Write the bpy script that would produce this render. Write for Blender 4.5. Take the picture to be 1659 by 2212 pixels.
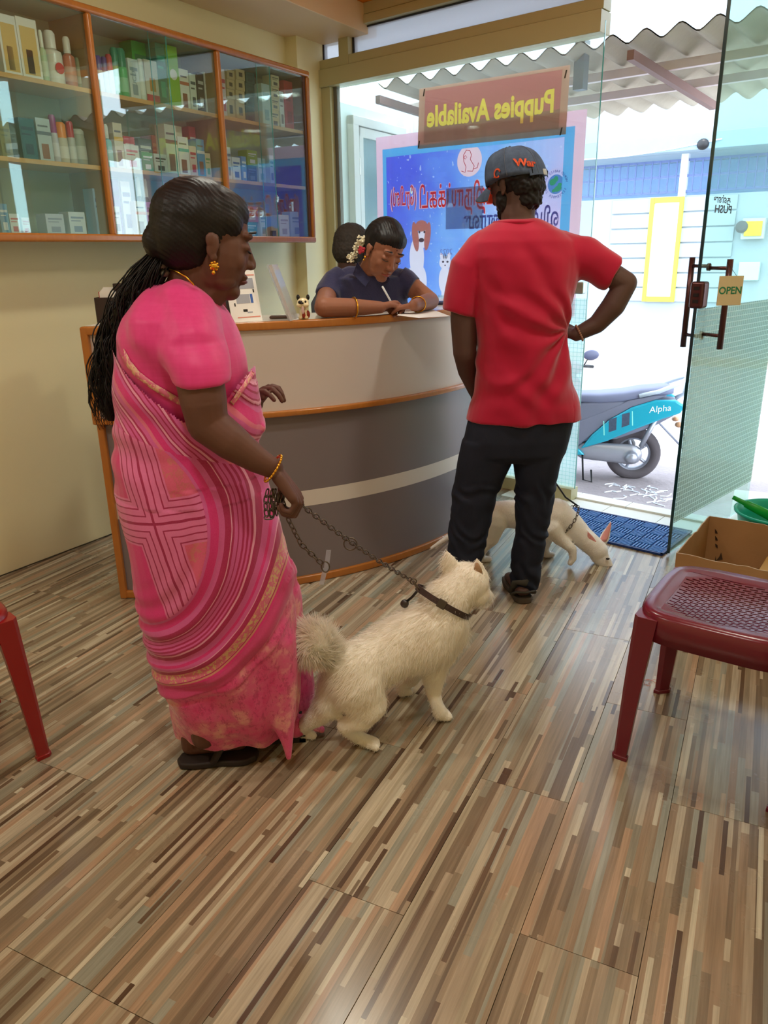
import bpy, bmesh, math, random
from mathutils import Vector as V, Matrix, noise
random.seed(7)
sc = bpy.context.scene
for o in list(bpy.data.objects): bpy.data.objects.remove(o)
COL = sc.collection
R = math.radians
def fromhex(r, g, b):                      # sRGB 0-255 -> linear
    f = lambda c: (c/255/12.92) if c/255 <= .04045 else ((c/255+.055)/1.055)**2.4
    return (f(r), f(g), f(b), 1)
K = fromhex
# ------------------------------------------------------------------ camera
FPX = 1651.64
CAM = V((0.54409, 0, 1.36))
CR = V((0.899, 0.437, -0.016)); CD = V((0.126, -0.295, -0.947))
_p, _r, _y = R(18.70646919), R(.9919727), R(-26.22075912)
_f = V((math.sin(_y)*math.cos(_p), math.cos(_y)*math.cos(_p), -math.sin(_p)))
_rr = V((math.cos(_y), -math.sin(_y), 0)); _d = _f.cross(_rr)
CR = _rr*math.cos(_r)+_d*math.sin(_r); CD = -_rr*math.sin(_r)+_d*math.cos(_r); CF = _f
cd = bpy.data.cameras.new('camera'); cam = bpy.data.objects.new('camera', cd); COL.objects.link(cam)
cd.sensor_fit = 'VERTICAL'; cd.sensor_height = 36; cd.lens = FPX/2212*36; cd.clip_end = 400
cam.matrix_world = Matrix(((CR.x, -CD.x, -CF.x, CAM.x), (CR.y, -CD.y, -CF.y, CAM.y), (CR.z, -CD.z, -CF.z, CAM.z), (0, 0, 0, 1)))
sc.camera = cam
sc.view_settings.view_transform = 'Standard'; sc.view_settings.look = 'None'
sc.view_settings.gamma = 1; sc.view_settings.use_curve_mapping = False
sc.view_settings.exposure = 0.3
# ------------------------------------------------------------------ world, sun
w = bpy.data.worlds.new('hazy_sky'); sc.world = w; w.use_nodes = True
bg = w.node_tree.nodes['Background']; bg.inputs[0].default_value = (0.74, 0.86, 1.0, 1); bg.inputs[1].default_value = 4.6
sl = bpy.data.lights.new('sun', 'SUN'); sl.energy = 2.0; sl.angle = R(1.0); sl.color = (1, .96, .9)
sun = bpy.data.objects.new('sun', sl); COL.objects.link(sun); sun.location = (0, -3, 20)
SUND = V((0.06, 0.24, -1)).normalized()    # direction the light travels
sun.rotation_euler = SUND.to_track_quat('-Z', 'Y').to_euler()
LAMP_POWER = 9
# ------------------------------------------------------------------ helpers
HF = V((CF.x, CF.y, 0)).normalized(); HR = V((HF.y, -HF.x, 0)); UP = V((0, 0, 1))
def ray(px, py): return CR*((px-829.5)/FPX)+CD*((py-1106)/FPX)+CF
def FL(px, py, z=0):
    d = ray(px, py); return CAM+d*((z-CAM.z)/d.z)
def PT(px, py, dep): return CAM+ray(px, py)*dep
def DEP(p): return (V(p)-CAM).dot(CF)
def JP(base, px, py, off=0):               # on the upright plane facing the camera through base, pushed off metres away
    d = ray(px, py); b = V(base)+HF*off
    return CAM+d*((b-CAM).dot(HF)/d.dot(HF))
class Frame:                               # an upright plane: u along it, n its normal
    def __init__(s, o, ang, flip=False):
        s.o = V((o[0], o[1], 0)); s.u = V((math.cos(R(ang)), math.sin(R(ang)), 0))
        s.n = V((-s.u.y, s.u.x, 0))*(-1 if flip else 1)
    def at(s, a, z, o=0): return s.o+s.u*a+s.n*o+UP*z
    def px(s, x, y, o=0):
        d = ray(x, y); b = s.o+s.n*o; p = CAM+d*((b-CAM).dot(s.n)/d.dot(s.n))
        return (p-s.o).dot(s.u), p.z
class B:                                   # mesh collector
    def __init__(s): s.v = []; s.f = []; s.m = []
    def add(s, vs, fs, m=0):
        k = len(s.v); s.v += [V(q) for q in vs]; s.f += [tuple(i+k for i in f) for f in fs]; s.m += [m]*len(fs); return s
    def hexa(s, p, m=0):                   # 8 corners: bottom 4, top 4
        return s.add(p, [(3, 2, 1, 0), (4, 5, 6, 7), (0, 1, 5, 4), (1, 2, 6, 5), (2, 3, 7, 6), (3, 0, 4, 7)], m)
    def box(s, c, u, v, w, m=0):           # centre and half vectors
        c = V(c); u = V(u); v = V(v); w = V(w)
        return s.hexa([c-u-v-w, c+u-v-w, c+u+v-w, c-u+v-w, c-u-v+w, c+u-v+w, c+u+v+w, c-u+v+w], m)
    def abox(s, x0, x1, y0, y1, z0, z1, m=0):
        return s.box(((x0+x1)/2, (y0+y1)/2, (z0+z1)/2), ((x1-x0)/2, 0, 0), (0, (y1-y0)/2, 0), (0, 0, (z1-z0)/2), m)
    def fbox(s, F, a0, a1, z0, z1, o0, o1, m=0):
        return s.box(F.at((a0+a1)/2, (z0+z1)/2, (o0+o1)/2), F.u*((a1-a0)/2), F.n*((o1-o0)/2), UP*((z1-z0)/2), m)
    def prism(s, poly, ext, m=0):          # planar polygon (3D points) extruded by vector
        n = len(poly); e = V(ext); a = [V(q) for q in poly]
        return s.add(a+[q+e for q in a], [tuple(range(n-1, -1, -1)), tuple(range(n, 2*n))]+[(i, (i+1) % n, n+(i+1) % n, n+i) for i in range(n)], m)
    def rings(s, rs, m=0, cap=True, closed=False):
        n = len(rs[0]); k = len(rs); fs = []
        for j in range(k if closed else k-1):
            j2 = (j+1) % k
            fs += [(j*n+i, j*n+(i+1) % n, j2*n+(i+1) % n, j2*n+i) for i in range(n)]
        if cap and not closed: fs += [tuple(range(n-1, -1, -1)), tuple((k-1)*n+i for i in range(n))]
        return s.add([q for r in rs for q in r], fs, m)
    def ell(s, c, ax, ay, az, n=16, k=10, m=0):
        c = V(c); rs = []
        for j in range(k+1):
            t = math.pi*(j/k); t = min(max(t, .02), math.pi-.02)
            rs.append([c+V(ax)*(math.sin(t)*math.cos(2*math.pi*i/n))+V(ay)*(math.sin(t)*math.sin(2*math.pi*i/n))-V(az)*math.cos(t) for i in range(n)])
        return s.rings(rs, m)
    def sph(s, c, r, n=14, k=8, m=0): return s.ell(c, (r, 0, 0), (0, r, 0), (0, 0, r), n, k, m)
    def cap(s, p0, r0, p1, r1, n=14, m=0, flat=None):   # rounded tapered limb; flat=(dir, ratio)
        p0 = V(p0); p1 = V(p1); d = (p1-p0); L = d.length; d = d.normalized() if L > 1e-9 else UP
        a = V((0, 0, 1)) if abs(d.z) < .9 else V((1, 0, 0))
        if flat: a = V(flat[0])
        x = (a-d*a.dot(d)).normalized(); y = d.cross(x); fr = flat[1] if flat else 1
        rs = []
        for t in (-.98, -.8, -.5, 0): rs.append((p0+d*(t*r0), r0*math.sqrt(1-t*t)))
        for t in (0, .5, .8, .98): rs.append((p1+d*(t*r1), r1*math.sqrt(1-t*t)))
        return s.rings([[c+x*(r*fr*math.cos(2*math.pi*i/n))+y*(r*math.sin(2*math.pi*i/n)) for i in range(n)] for c, r in rs], m)
    def limb(s, pts, m=0, n=14):            # [(p, r), ...]
        for (a, ra), (b, rb) in zip(pts, pts[1:]): s.cap(a, ra, b, rb, n, m)
        return s
    def tube(s, pts, r, n=8, m=0, closed=False, cap=True, flat=1, upv=None):
        pts = [V(p) for p in pts]; k = len(pts); rs = []; px = None
        for i, p in enumerate(pts):
            if closed: t = pts[(i+1) % k]-pts[i-1]
            else: t = pts[min(i+1, k-1)]-pts[max(i-1, 0)]
            t = t.normalized()
            a = V(upv) if upv else (px if px else (UP if abs(t.z) < .9 else V((1, 0, 0))))
            x = (a-t*a.dot(t)).normalized(); y = t.cross(x); px = x
            rr = r[i] if isinstance(r, (list, tuple)) else r
            rs.append([p+x*(rr*math.cos(2*math.pi*j/n))+y*(rr*flat*math.sin(2*math.pi*j/n)) for j in range(n)])
        return s.rings(rs, m, cap, closed)
    def lathe(s, c, prof, n=20, m=0, axis=UP, cap=True):
        c = V(c); ax = V(axis).normalized(); a = V((1, 0, 0)) if abs(ax.z) > .9 else UP
        x = (a-ax*a.dot(ax)).normalized(); y = ax.cross(x)
        return s.rings([[c+ax*z+x*(r*math.cos(2*math.pi*i/n))+y*(r*math.sin(2*math.pi*i/n)) for i in range(n)] for r, z in prof], m, cap)
    def mesh(s, name, org=V((0, 0, 0))):
        me = bpy.data.meshes.new(name); me.from_pydata([q-org for q in s.v], [], s.f)
        bm = bmesh.new(); bm.from_mesh(me)
        for i, f in enumerate(bm.faces): f.material_index = s.m[i]
        bmesh.ops.recalc_face_normals(bm, faces=bm.faces); bm.to_mesh(me); bm.free()
        return me
BASE = {}
def base_of(p): return BASE.get(p.name, V((0, 0, 0))) if p else None
def finish(o, parent, org, mats, smooth):
    COL.objects.link(o)
    if parent: o.parent = parent; BASE[o.name] = org
    else: o.location = org; BASE[o.name] = org
    for m in (mats if isinstance(mats, (list, tuple)) else [mats]): o.data.materials.append(m)
    if smooth: o.data.polygons.foreach_set('use_smooth', [True]*len(o.data.polygons))
def build(b, name, mats, parent=None, smooth=False, bevel=0, seg=2, org=None, auto=False):
    org = base_of(parent) if parent else (V(org) if org is not None else lowc(b.v))
    me = b.mesh(name, org); o = bpy.data.objects.new(name, me); finish(o, parent, org, mats, smooth)
    if bevel:
        md = o.modifiers.new('bevel', 'BEVEL'); md.width = bevel; md.segments = seg; md.limit_method = 'ANGLE'; md.angle_limit = R(40)
        if not smooth: o.data.polygons.foreach_set('use_smooth', [True]*len(o.data.polygons)); wn = o.modifiers.new('wn', 'WEIGHTED_NORMAL'); wn.keep_sharp = True
    if auto: 
        o.data.polygons.foreach_set('use_smooth', [True]*len(o.data.polygons)); o.data.set_sharp_from_angle(angle=R(40))
    return o
def lowc(vs):
    x = [q.x for q in vs]; y = [q.y for q in vs]; z = [q.z for q in vs]
    return V(((min(x)+max(x))/2, (min(y)+max(y))/2, min(z)))
def fuse(b, name, mats, parent=None, voxel=.004, smooth=4, disp=None, org=None, cut=None, fac=.5, keepmat=False):
    """union of overlapping closed shapes -> one continuous skin"""
    org = base_of(parent) if parent else (V(org) if org is not None else lowc(b.v))
    me = b.mesh(name+'_src', org); t = bpy.data.objects.new('tmp', me); COL.objects.link(t)
    r = t.modifiers.new('r', 'REMESH'); r.mode = 'VOXEL'; r.voxel_size = voxel
    if smooth: s = t.modifiers.new('s', 'SMOOTH'); s.iterations = smooth; s.factor = fac
    dg = bpy.context.evaluated_depsgraph_get(); dg.update()
    m2 = bpy.data.meshes.new_from_object(t.evaluated_get(dg)); m2.name = name
    bpy.data.objects.remove(t); bpy.data.meshes.remove(me)
    bm = bmesh.new(); bm.from_mesh(m2); seen = set(); kill = []      # drop stray voxel crumbs
    for v in bm.verts:
        if v in seen: continue
        st = [v]; seen.add(v); isl = [v]
        while st:
            for e in st.pop().link_edges:
                for q in e.verts:
                    if q not in seen: seen.add(q); st.append(q); isl.append(q)
        if len(isl) < 40: kill += isl
    if kill: bmesh.ops.delete(bm, geom=kill, context='VERTS'); bm.to_mesh(m2)
    bm.free()
    if disp:
        ns = [v.normal.copy() for v in m2.vertices]
        for v, n_ in zip(m2.vertices, ns): v.co = v.co + n_*disp(v.co+org)
    if cut:
        bm = bmesh.new(); bm.from_mesh(m2)
        bmesh.ops.delete(bm, geom=[f for f in bm.faces if cut(f.calc_center_median()+org)], context='FACES'); bm.to_mesh(m2); bm.free()
    m2.materials.clear()
    o = bpy.data.objects.new(name, m2); finish(o, parent, org, mats, True); return o
def empty(name, loc, label=None, cat=None, group=None):
    o = bpy.data.objects.new(name, None); COL.objects.link(o); o.location = V(loc); BASE[o.name] = V(loc); o.empty_display_size = .1
    if label: tag(o, label, cat, group)
    return o
def tag(o, label=None, cat=None, group=None, kind=None):
    if label: o['label'] = label
    if cat: o['category'] = cat
    if group: o['group'] = group
    if kind: o['kind'] = kind
    return o
def text(body, size, org, xd, yd, name, mat, parent, ext=.0006, align='CENTER', sx=1, res=3, bold=0, fit=None):
    cu = bpy.data.curves.new('t', 'FONT'); cu.body = body; cu.size = size; cu.extrude = ext; cu.align_x = align; cu.align_y = 'CENTER'; cu.resolution_u = res; cu.offset = bold
    t = bpy.data.objects.new('t', cu); COL.objects.link(t)
    dg = bpy.context.evaluated_depsgraph_get(); dg.update()
    me = bpy.data.meshes.new_from_object(t.evaluated_get(dg)); bpy.data.objects.remove(t)
    if fit and len(me.vertices):
        xs = [v.co.x for v in me.vertices]; sx = fit/(max(xs)-min(xs)); mx_ = (max(xs)+min(xs))/2
        for v in me.vertices: v.co.x -= mx_
    xd = V(xd).normalized(); yd = V(yd).normalized(); zd = xd.cross(yd); b0 = base_of(parent)
    for v in me.vertices: v.co = V(org)+xd*(v.co.x*sx)+yd*v.co.y+zd*v.co.z-b0
    me.name = name; me.materials.clear(); o = bpy.data.objects.new(name, me); finish(o, parent, b0, mat, False); return o
# ------------------------------------------------------------------ node helpers
class NT:
    def __init__(s, name):
        s.mat = bpy.data.materials.new(name); s.mat.use_nodes = True; s.t = s.mat.node_tree; s.t.nodes.clear()
        s.out = s.t.nodes.new('ShaderNodeOutputMaterial')
    def new(s, ty, **kw):
        n = s.t.nodes.new(ty)
        for k, v in kw.items(): setattr(n, k, v)
        return n
    def put(s, sock, val):
        if isinstance(val, bpy.types.NodeSocket): s.t.links.new(val, sock)
        else: sock.default_value = val
    def m(s, op, a, b=0.0, c=None):
        n = s.new('ShaderNodeMath', operation=op); s.put(n.inputs[0], a); s.put(n.inputs[1], b)
        if c is not None: s.put(n.inputs[2], c)
        return n.outputs[0]
    def pos(s, kind='obj'):
        if kind == 'world': return s.new('ShaderNodeNewGeometry').outputs['Position']
        return s.new('ShaderNodeTexCoord').outputs['Object']
    def sep(s, v):
        n = s.new('ShaderNodeSeparateXYZ'); s.put(n.inputs[0], v); return n.outputs
    def comb(s, x, y, z=0.0):
        n = s.new('ShaderNodeCombineXYZ'); s.put(n.inputs[0], x); s.put(n.inputs[1], y); s.put(n.inputs[2], z); return n.outputs[0]
    def vm(s, op, a, b=None, sc_=None):
        n = s.new('ShaderNodeVectorMath', operation=op); s.put(n.inputs[0], a)
        if b is not None: s.put(n.inputs[1], b)
        if sc_ is not None: s.put(n.inputs[3], sc_)
        return n.outputs['Value'] if op in ('DOT_PRODUCT', 'LENGTH', 'DISTANCE') else n.outputs[0]
    def noise(s, v, scale, detail=3, rough=.5):
        n = s.new('ShaderNodeTexNoise'); s.put(n.inputs['Vector'], v); n.inputs['Scale'].default_value = scale; n.inputs['Detail'].default_value = detail; n.inputs['Roughness'].default_value = rough
        return n.outputs['Fac']
    def white(s, v):
        n = s.new('ShaderNodeTexWhiteNoise', noise_dimensions='3D'); s.put(n.inputs['Vector'], v); return n.outputs['Value']
    def ramp(s, f, stops, interp='LINEAR'):
        n = s.new('ShaderNodeValToRGB'); s.put(n.inputs[0], f); r = n.color_ramp; r.interpolation = interp
        while len(r.elements) < len(stops): r.elements.new(.5)
        for e, (p, c) in zip(r.elements, stops): e.position = p
        for e, (p, c) in zip(r.elements, stops): e.color = c if len(c) == 4 else (*c, 1)
        return n.outputs[0]
    def mix(s, f, a, b, mode='MIX'):
        n = s.new('ShaderNodeMix', data_type='RGBA', blend_type=mode); s.put(n.inputs[0], f); s.put(n.inputs[6], a); s.put(n.inputs[7], b); return n.outputs[2]
    def bump(s, h, strength=.3, dist=.01):
        n = s.new('ShaderNodeBump'); s.put(n.inputs['Height'], h); n.inputs['Strength'].default_value = strength; n.inputs['Distance'].default_value = dist; return n.outputs[0]
    def pbr(s, col, rough=.5, metal=0, spec=.5, normal=None, **kw):
        n = s.new('ShaderNodeBsdfPrincipled'); s.put(n.inputs['Base Color'], col); s.put(n.inputs['Roughness'], rough); s.put(n.inputs['Metallic'], metal); s.put(n.inputs['Specular IOR Level'], spec)
        if normal is not None: s.put(n.inputs['Normal'], normal)
        for k, v in kw.items(): s.put(n.inputs[k.replace('_', ' ')], v)
        s.t.links.new(n.outputs[0], s.out.inputs[0]); return n
MC = {}
def mat(name, col, rough=.5, metal=0, spec=.5, var=.06, vs=8, bump=0, bs=60, **kw):
    key = name
    if key in MC: return MC[key]
    if len(col) == 3: col = K(*col)
    t = NT(name); p = t.pos()
    c = t.mix(t.noise(p, vs), tuple(x*(1-var) for x in col[:3])+(1,), tuple(min(1, x*(1+var)) for x in col[:3])+(1,)) if var else col
    nm = t.bump(t.noise(p, bs), bump, .005) if bump else None
    t.pbr(c, rough, metal, spec, nm, **kw); MC[key] = t.mat; return t.mat
def emit(name, col, st):
    t = NT(name); e = t.new('ShaderNodeEmission'); e.inputs[0].default_value = col; e.inputs[1].default_value = st; t.t.links.new(e.outputs[0], t.out.inputs[0]); return t.mat
def glass(name, tint, haze=.0, hazecol=(.8, .95, .95, 1), refl=1.0):
    t = NT(name); a = t.new('ShaderNodeBsdfTransparent'); a.inputs[0].default_value = tint
    g = t.new('ShaderNodeBsdfGlossy'); g.inputs['Roughness'].default_value = 0.0; g.inputs[0].default_value = (.95, 1, .98, 1)
    ge = t.new('ShaderNodeNewGeometry'); cs_ = t.m('ABSOLUTE', t.vm('DOT_PRODUCT', ge.outputs['Incoming'], ge.outputs['Normal']))
    fr = t.m('ADD', .045, t.m('MULTIPLY', t.m('POWER', t.m('SUBTRACT', 1.0, cs_), 5.0), .95))
    mx = t.new('ShaderNodeMixShader'); t.t.links.new(t.m('MULTIPLY', fr, refl), mx.inputs[0]); t.t.links.new(a.outputs[0], mx.inputs[1]); t.t.links.new(g.outputs[0], mx.inputs[2])
    last = mx
    if haze:
        d = t.new('ShaderNodeBsdfTranslucent'); d.inputs[0].default_value = hazecol
        d2 = t.new('ShaderNodeBsdfDiffuse'); d2.inputs[0].default_value = hazecol
        md = t.new('ShaderNodeMixShader'); md.inputs[0].default_value = .4; t.t.links.new(d.outputs[0], md.inputs[1]); t.t.links.new(d2.outputs[0], md.inputs[2])
        m2 = t.new('ShaderNodeMixShader'); m2.inputs[0].default_value = haze
        t.t.links.new(mx.outputs[0], m2.inputs[1]); t.t.links.new(md.outputs[0], m2.inputs[2]); last = m2
    t.t.links.new(last.outputs[0], t.out.inputs[0]); return t.mat
def sheet(name, col, tr=.5, clear=0.0):      # printed film lit from behind
    t = NT(name); d = t.new('ShaderNodeBsdfDiffuse'); r = t.new('ShaderNodeBsdfTranslucent'); m = t.new('ShaderNodeMixShader'); m.inputs[0].default_value = tr
    t.put(d.inputs[0], col(t) if callable(col) else col); t.put(r.inputs[0], col(t) if callable(col) else col)
    t.t.links.new(d.outputs[0], m.inputs[1]); t.t.links.new(r.outputs[0], m.inputs[2]); o = m
    if clear:
        a = t.new('ShaderNodeBsdfTransparent'); o = t.new('ShaderNodeMixShader'); o.inputs[0].default_value = clear; t.t.links.new(m.outputs[0], o.inputs[1]); t.t.links.new(a.outputs[0], o.inputs[2])
    t.t.links.new(o.outputs[0], t.out.inputs[0]); return t.mat
# ------------------------------------------------------------------ materials of the room
m_wall = mat('cream_wall_paint', (240, 226, 178), .55, vs=3, var=.03, bump=.05, bs=90)
m_wall2 = mat('ochre_wall_paint', (226, 200, 128), .55, vs=3, var=.03)
m_orange = mat('orange_ceiling_paint', (248, 140, 20), .5, vs=2, var=.05)
m_soff = mat('peach_soffit_paint', (236, 204, 160), .5, vs=3, var=.03)
m_alu = mat('cream_aluminium', (192, 184, 142), .38, vs=5, var=.03, spec=.4)
m_alud = mat('dark_gasket', (38, 30, 22), .7)
m_wood = None
def wood_mat(name, c1, c2, rough=.25):
    t = NT(name); p = t.pos(); n = t.noise(t.vm('MULTIPLY', p, (30, 30, 6)), 2, 4)
    t.pbr(t.mix(t.noise(p, 9), t.mix(n, c1, c2), c2), rough, 0, .5, t.bump(n, .05, .002), Coat_Weight=.3, Coat_Roughness=.15); return t.mat
m_trim = wood_mat('orange_varnished_wood', K(204, 132, 56), K(172, 104, 42))
m_shelf = wood_mat('pale_shelf_wood', K(224, 176, 104), K(206, 152, 82), .4)
m_white = mat('white_paint', (232, 232, 228), .5, var=.03)
m_steel = mat('brushed_steel', (190, 188, 182), .3, 1, var=.05)
m_black = mat('black_plastic', (22, 20, 22), .4)
# floor planks: printed strips of mixed wood colours
PW, PL = .23987, .95966
def plank_mat():
    t = NT('strip_laminate'); P = t.pos('world'); x, y, z = t.sep(P)[:3]
    rnd = t.new('ShaderNodeObjectInfo').outputs['Random']; r9 = t.m('MULTIPLY', rnd, 97.3)
    def layer(w, L, seed):
        i = t.m('FLOOR', t.m('DIVIDE', x, w)); h = t.white(t.comb(i, r9, seed)); j = t.m('FLOOR', t.m('ADD', t.m('DIVIDE', y, L), t.m('MULTIPLY', h, 7.3)))
        return t.white(t.comb(i, t.m('ADD', j, r9), seed+3.7))
    a = layer(PW/13, .62, 1.1); b = layer(PW/21, .45, 5.3)
    pal = [(0, K(150, 134, 112)), (.13, K(174, 158, 136)), (.26, K(152, 146, 128)), (.36, K(192, 180, 158)), (.47, K(160, 138, 114)), (.57, K(134, 118, 98)), (.67, K(182, 154, 128)), (.76, K(160, 160, 146)), (.86, K(120, 104, 86)), (.93, K(178, 166, 142))]
    pal2 = [(0, K(190, 178, 156)), (.2, K(130, 112, 92)), (.4, K(206, 198, 176)), (.58, K(110, 90, 72)), (.74, K(164, 146, 122)), (.9, K(92, 72, 56))]
    ca = t.ramp(a, pal, 'CONSTANT'); cb = t.ramp(layer(PW/21, .45, 15.3), pal2, 'CONSTANT')
    col = t.mix(t.m('GREATER_THAN', b, .79), ca, cb)
    g = t.noise(t.vm('MULTIPLY', P, (170, 5, 1)), 1, 4, .6); g2 = t.noise(t.vm('MULTIPLY', P, (40, 3, 1)), 1, 3)
    col = t.mix(1.0, col, t.ramp(g, [(.25, (.72, .7, .66)), (.75, (1.12, 1.1, 1.08))]), 'MULTIPLY')
    col = t.mix(1.0, col, t.ramp(g2, [(.3, (.84, .84, .84)), (.7, (1.1, 1.1, 1.1))]), 'MULTIPLY')
    dirt = t.noise(P, 2.3, 5, .6)
    rough = t.m('ADD', t.m('MULTIPLY', dirt, .22), .15)
    t.pbr(col, rough, 0, .62, t.bump(g, .04, .001)); return t.mat
m_plank = plank_mat(); m_gap = mat('dark_joint', (46, 36, 28), .8)
# ------------------------------------------------------------------ frames of reference
FAC = Frame((-2.156, 4.654), -13.5)              # shop front, s runs to the right, o outwards
CAB = Frame((-2.437, 2.1), 84.5, flip=True)      # left wall, s runs to the front, o into the room
G0 = -.42                                        # street level
FW = Frame(FL(1400, 748, G0)[:2], 172)           # wall across the street; s to the left, normal towards -y
FW = Frame(FL(1400, 748, G0)[:2], -8)
DOORF = Frame((0.2675, 3.555), 71)               # open door leaf, s from its free edge
# ------------------------------------------------------------------ floor
PW, PL = .23987, .95966
floor_o = build(B().prism([(-2.75, -.9, -.03), (1.0, -.9, -.03), (1.0, 3.93, -.03), (-2.0, 4.66, -.03), (-2.75, 4.7, -.03)], (0, 0, .024)), 'floor', m_gap); tag(floor_o, kind='structure')
_ys = {-5: 1.236, -4: 1.236+.31, -3: .746, -2: .745, -1: 1.168, 0: 1.673, 1: 1.23, 2: 1.786, -6: .9, -7: 1.4, -8: .7, -9: 1.1, -10: 1.5, -11: .8, -12: 1.2, 3: 1.1}
_ys[-5] = 1.215; _ys[-4] = 1.62
PB = {}
def fac_y(x): return 4.10-.2334/.9724*(x-.1)     # inner edge of the sill
for n, y0 in _ys.items():
    x0, x1 = n*PW, (n+1)*PW
    x0 = max(x0, -2.62); x1 = min(x1, .99)
    if x1-x0 < .03: continue
    k = -3
    while True:
        a = y0+k*PL; b_ = a+PL; k += 1
        if a > 4.6: break
        if b_ < -.88: continue
        a = max(a, -.88)
        ya, yb = min(b_, fac_y(x0)+.15 if x0 < -.5 else fac_y(x0)-.1), min(b_, fac_y(x1)+.15 if x1 < -.4 else fac_y(x1)-.1)
        if ya-a < .02: continue
        g = .0006
        b = B(); q = [(x0+g, a+g), (x1-g, a+g), (x1-g, yb-g), (x0+g, ya-g)]
        b.hexa([(x, y, -.006) for x, y in q]+[(x, y, 0) for x, y in q])
        build(b, 'plank', m_plank, floor_o, bevel=.0005, seg=1)
# ------------------------------------------------------------------ left wall with pilaster
WA = CAB
b = B(); b.fbox(CAB, -3.1, 2.32, -.02, 2.74, -.14, 0.0); wl = build(b, 'wall_left', m_wall); tag(wl, kind='structure')
b = B(); b.fbox(CAB, 2.30, 2.60, 0, 2.72, -.14, .085); build(b, 'pilaster', m_wall, wl, bevel=.004)
b = B(); b.fbox(CAB, -2.9, 2.30, 0.0, .004, .0, .006); build(b, 'floor_joint', mat('grimy_joint', (70, 60, 40), .9), wl)
# other walls, ceiling, soffit
def wallbox(name, x0, x1, y0, y1, z0, z1, m, **kw):
    o = build(B().abox(x0, x1, y0, y1, z0, z1), name, m); tag(o, kind='structure'); return o
wallbox('wall_right', 1.0, 1.12, -1.0, 4.05, 0, 2.74, m_wall)
wallbox('wall_back', -2.9, 1.12, -1.0, -.9, 0, 2.74, m_wall)
wallbox('ceiling', -2.9, 1.3, -1.0, 4.62, 2.72, 2.80, m_orange)
b = B(); b.fbox(CAB, -3.0, 2.62, 2.57, 2.719, 0.001, .44); o = build(b, 'trim_1', m_soff, bevel=.004); tag(o, kind='structure')
# front above the frame
b = B(); b.fbox(FAC, -.35, 3.4, 2.70, 3.3, 0.0, .10); o = build(b, 'wall_front', m_soff); tag(o, kind='structure')
# roof slab above (keeps the sun out)
o = build(B().abox(-3.0, 1.6, -1.1, 4.7, 3.0, 3.1), 'trim_2', m_white); tag(o, kind='structure')
# ------------------------------------------------------------------ shop front aluminium frame
win = empty('window_1', FAC.at(0, 0)); tag(win, kind='structure')
def fpart(name, boxes, m, par=win, bevel=.002):
    b = B()
    for q in boxes: b.fbox(FAC, *q)
    return build(b, name, m, par, bevel=bevel, seg=1)
fpart('frame_post', [(0, .128, 0, 2.33, -.03, .06)], m_alu)
fpart('weathered_gap', [(.128, .158, 0, 2.33, .0, .03)], mat('grey_mortar', (120, 116, 104), .9, bump=.6, bs=40))
fpart('transom_beam', [(-.01, 1.888, 2.33, 2.425, -.05, .06)], m_alu)
fpart('transom_rail', [(-.01, 1.89, 2.428, 2.478, -.035, .05)], m_alu)
fpart('transom_rail', [(-.01, 3.2, 2.615, 2.66, -.035, .05), (.21, 3.2, 2.662, 2.72, -.03, .05)], m_alu)
fpart('transom_post', [(-.01, .045, 2.478, 2.615, -.03, .045)], m_alu)
fpart('transom_post', [(.215, .292, 2.40, 2.66, -.038, .045)], m_alu)
fpart('transom_post', [(1.80, 1.888, 2.478, 2.615, -.03, .045)], m_alu)
fpart('gasket', [(.045, .056, 2.478, 2.6, .0, .04), (.292, .302, 2.478, 2.612, .0, .04), (.05, .215, 2.478, 2.484, 0, .04), (.3, 1.8, 2.478, 2.485, 0, .04), (.3, 1.8, 2.606, 2.612, 0, .04)], m_alud)
m_frost = sheet('dusty_transom_glass', K(196, 196, 202), .55, .25)
fpart('transom_pane', [(.05, .215, 2.484, 2.612, .01, .016)], m_frost, bevel=0)
fpart('transom_pane', [(.3, 1.8, 2.484, 2.608, .01, .016)], m_frost, bevel=0)
m_glass = glass('clear_glass', (.93, .985, .975, 1), .05, (.85, .97, .97, 1))
m_edge = mat('green_glass_edge', (70, 160, 150), .1, var=.02, spec=.8)
fpart('glass_pane', [(.158, 1.887, .07, 2.385, .0, .01)], m_glass, bevel=0)
fpart('glass_edge', [(1.887, 1.889, .07, 2.385, .0, .01)], m_edge, bevel=0)
fpart('sill_rail', [(1.0, 1.884, 0, .072, -.03, .055)], m_alu)
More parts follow.
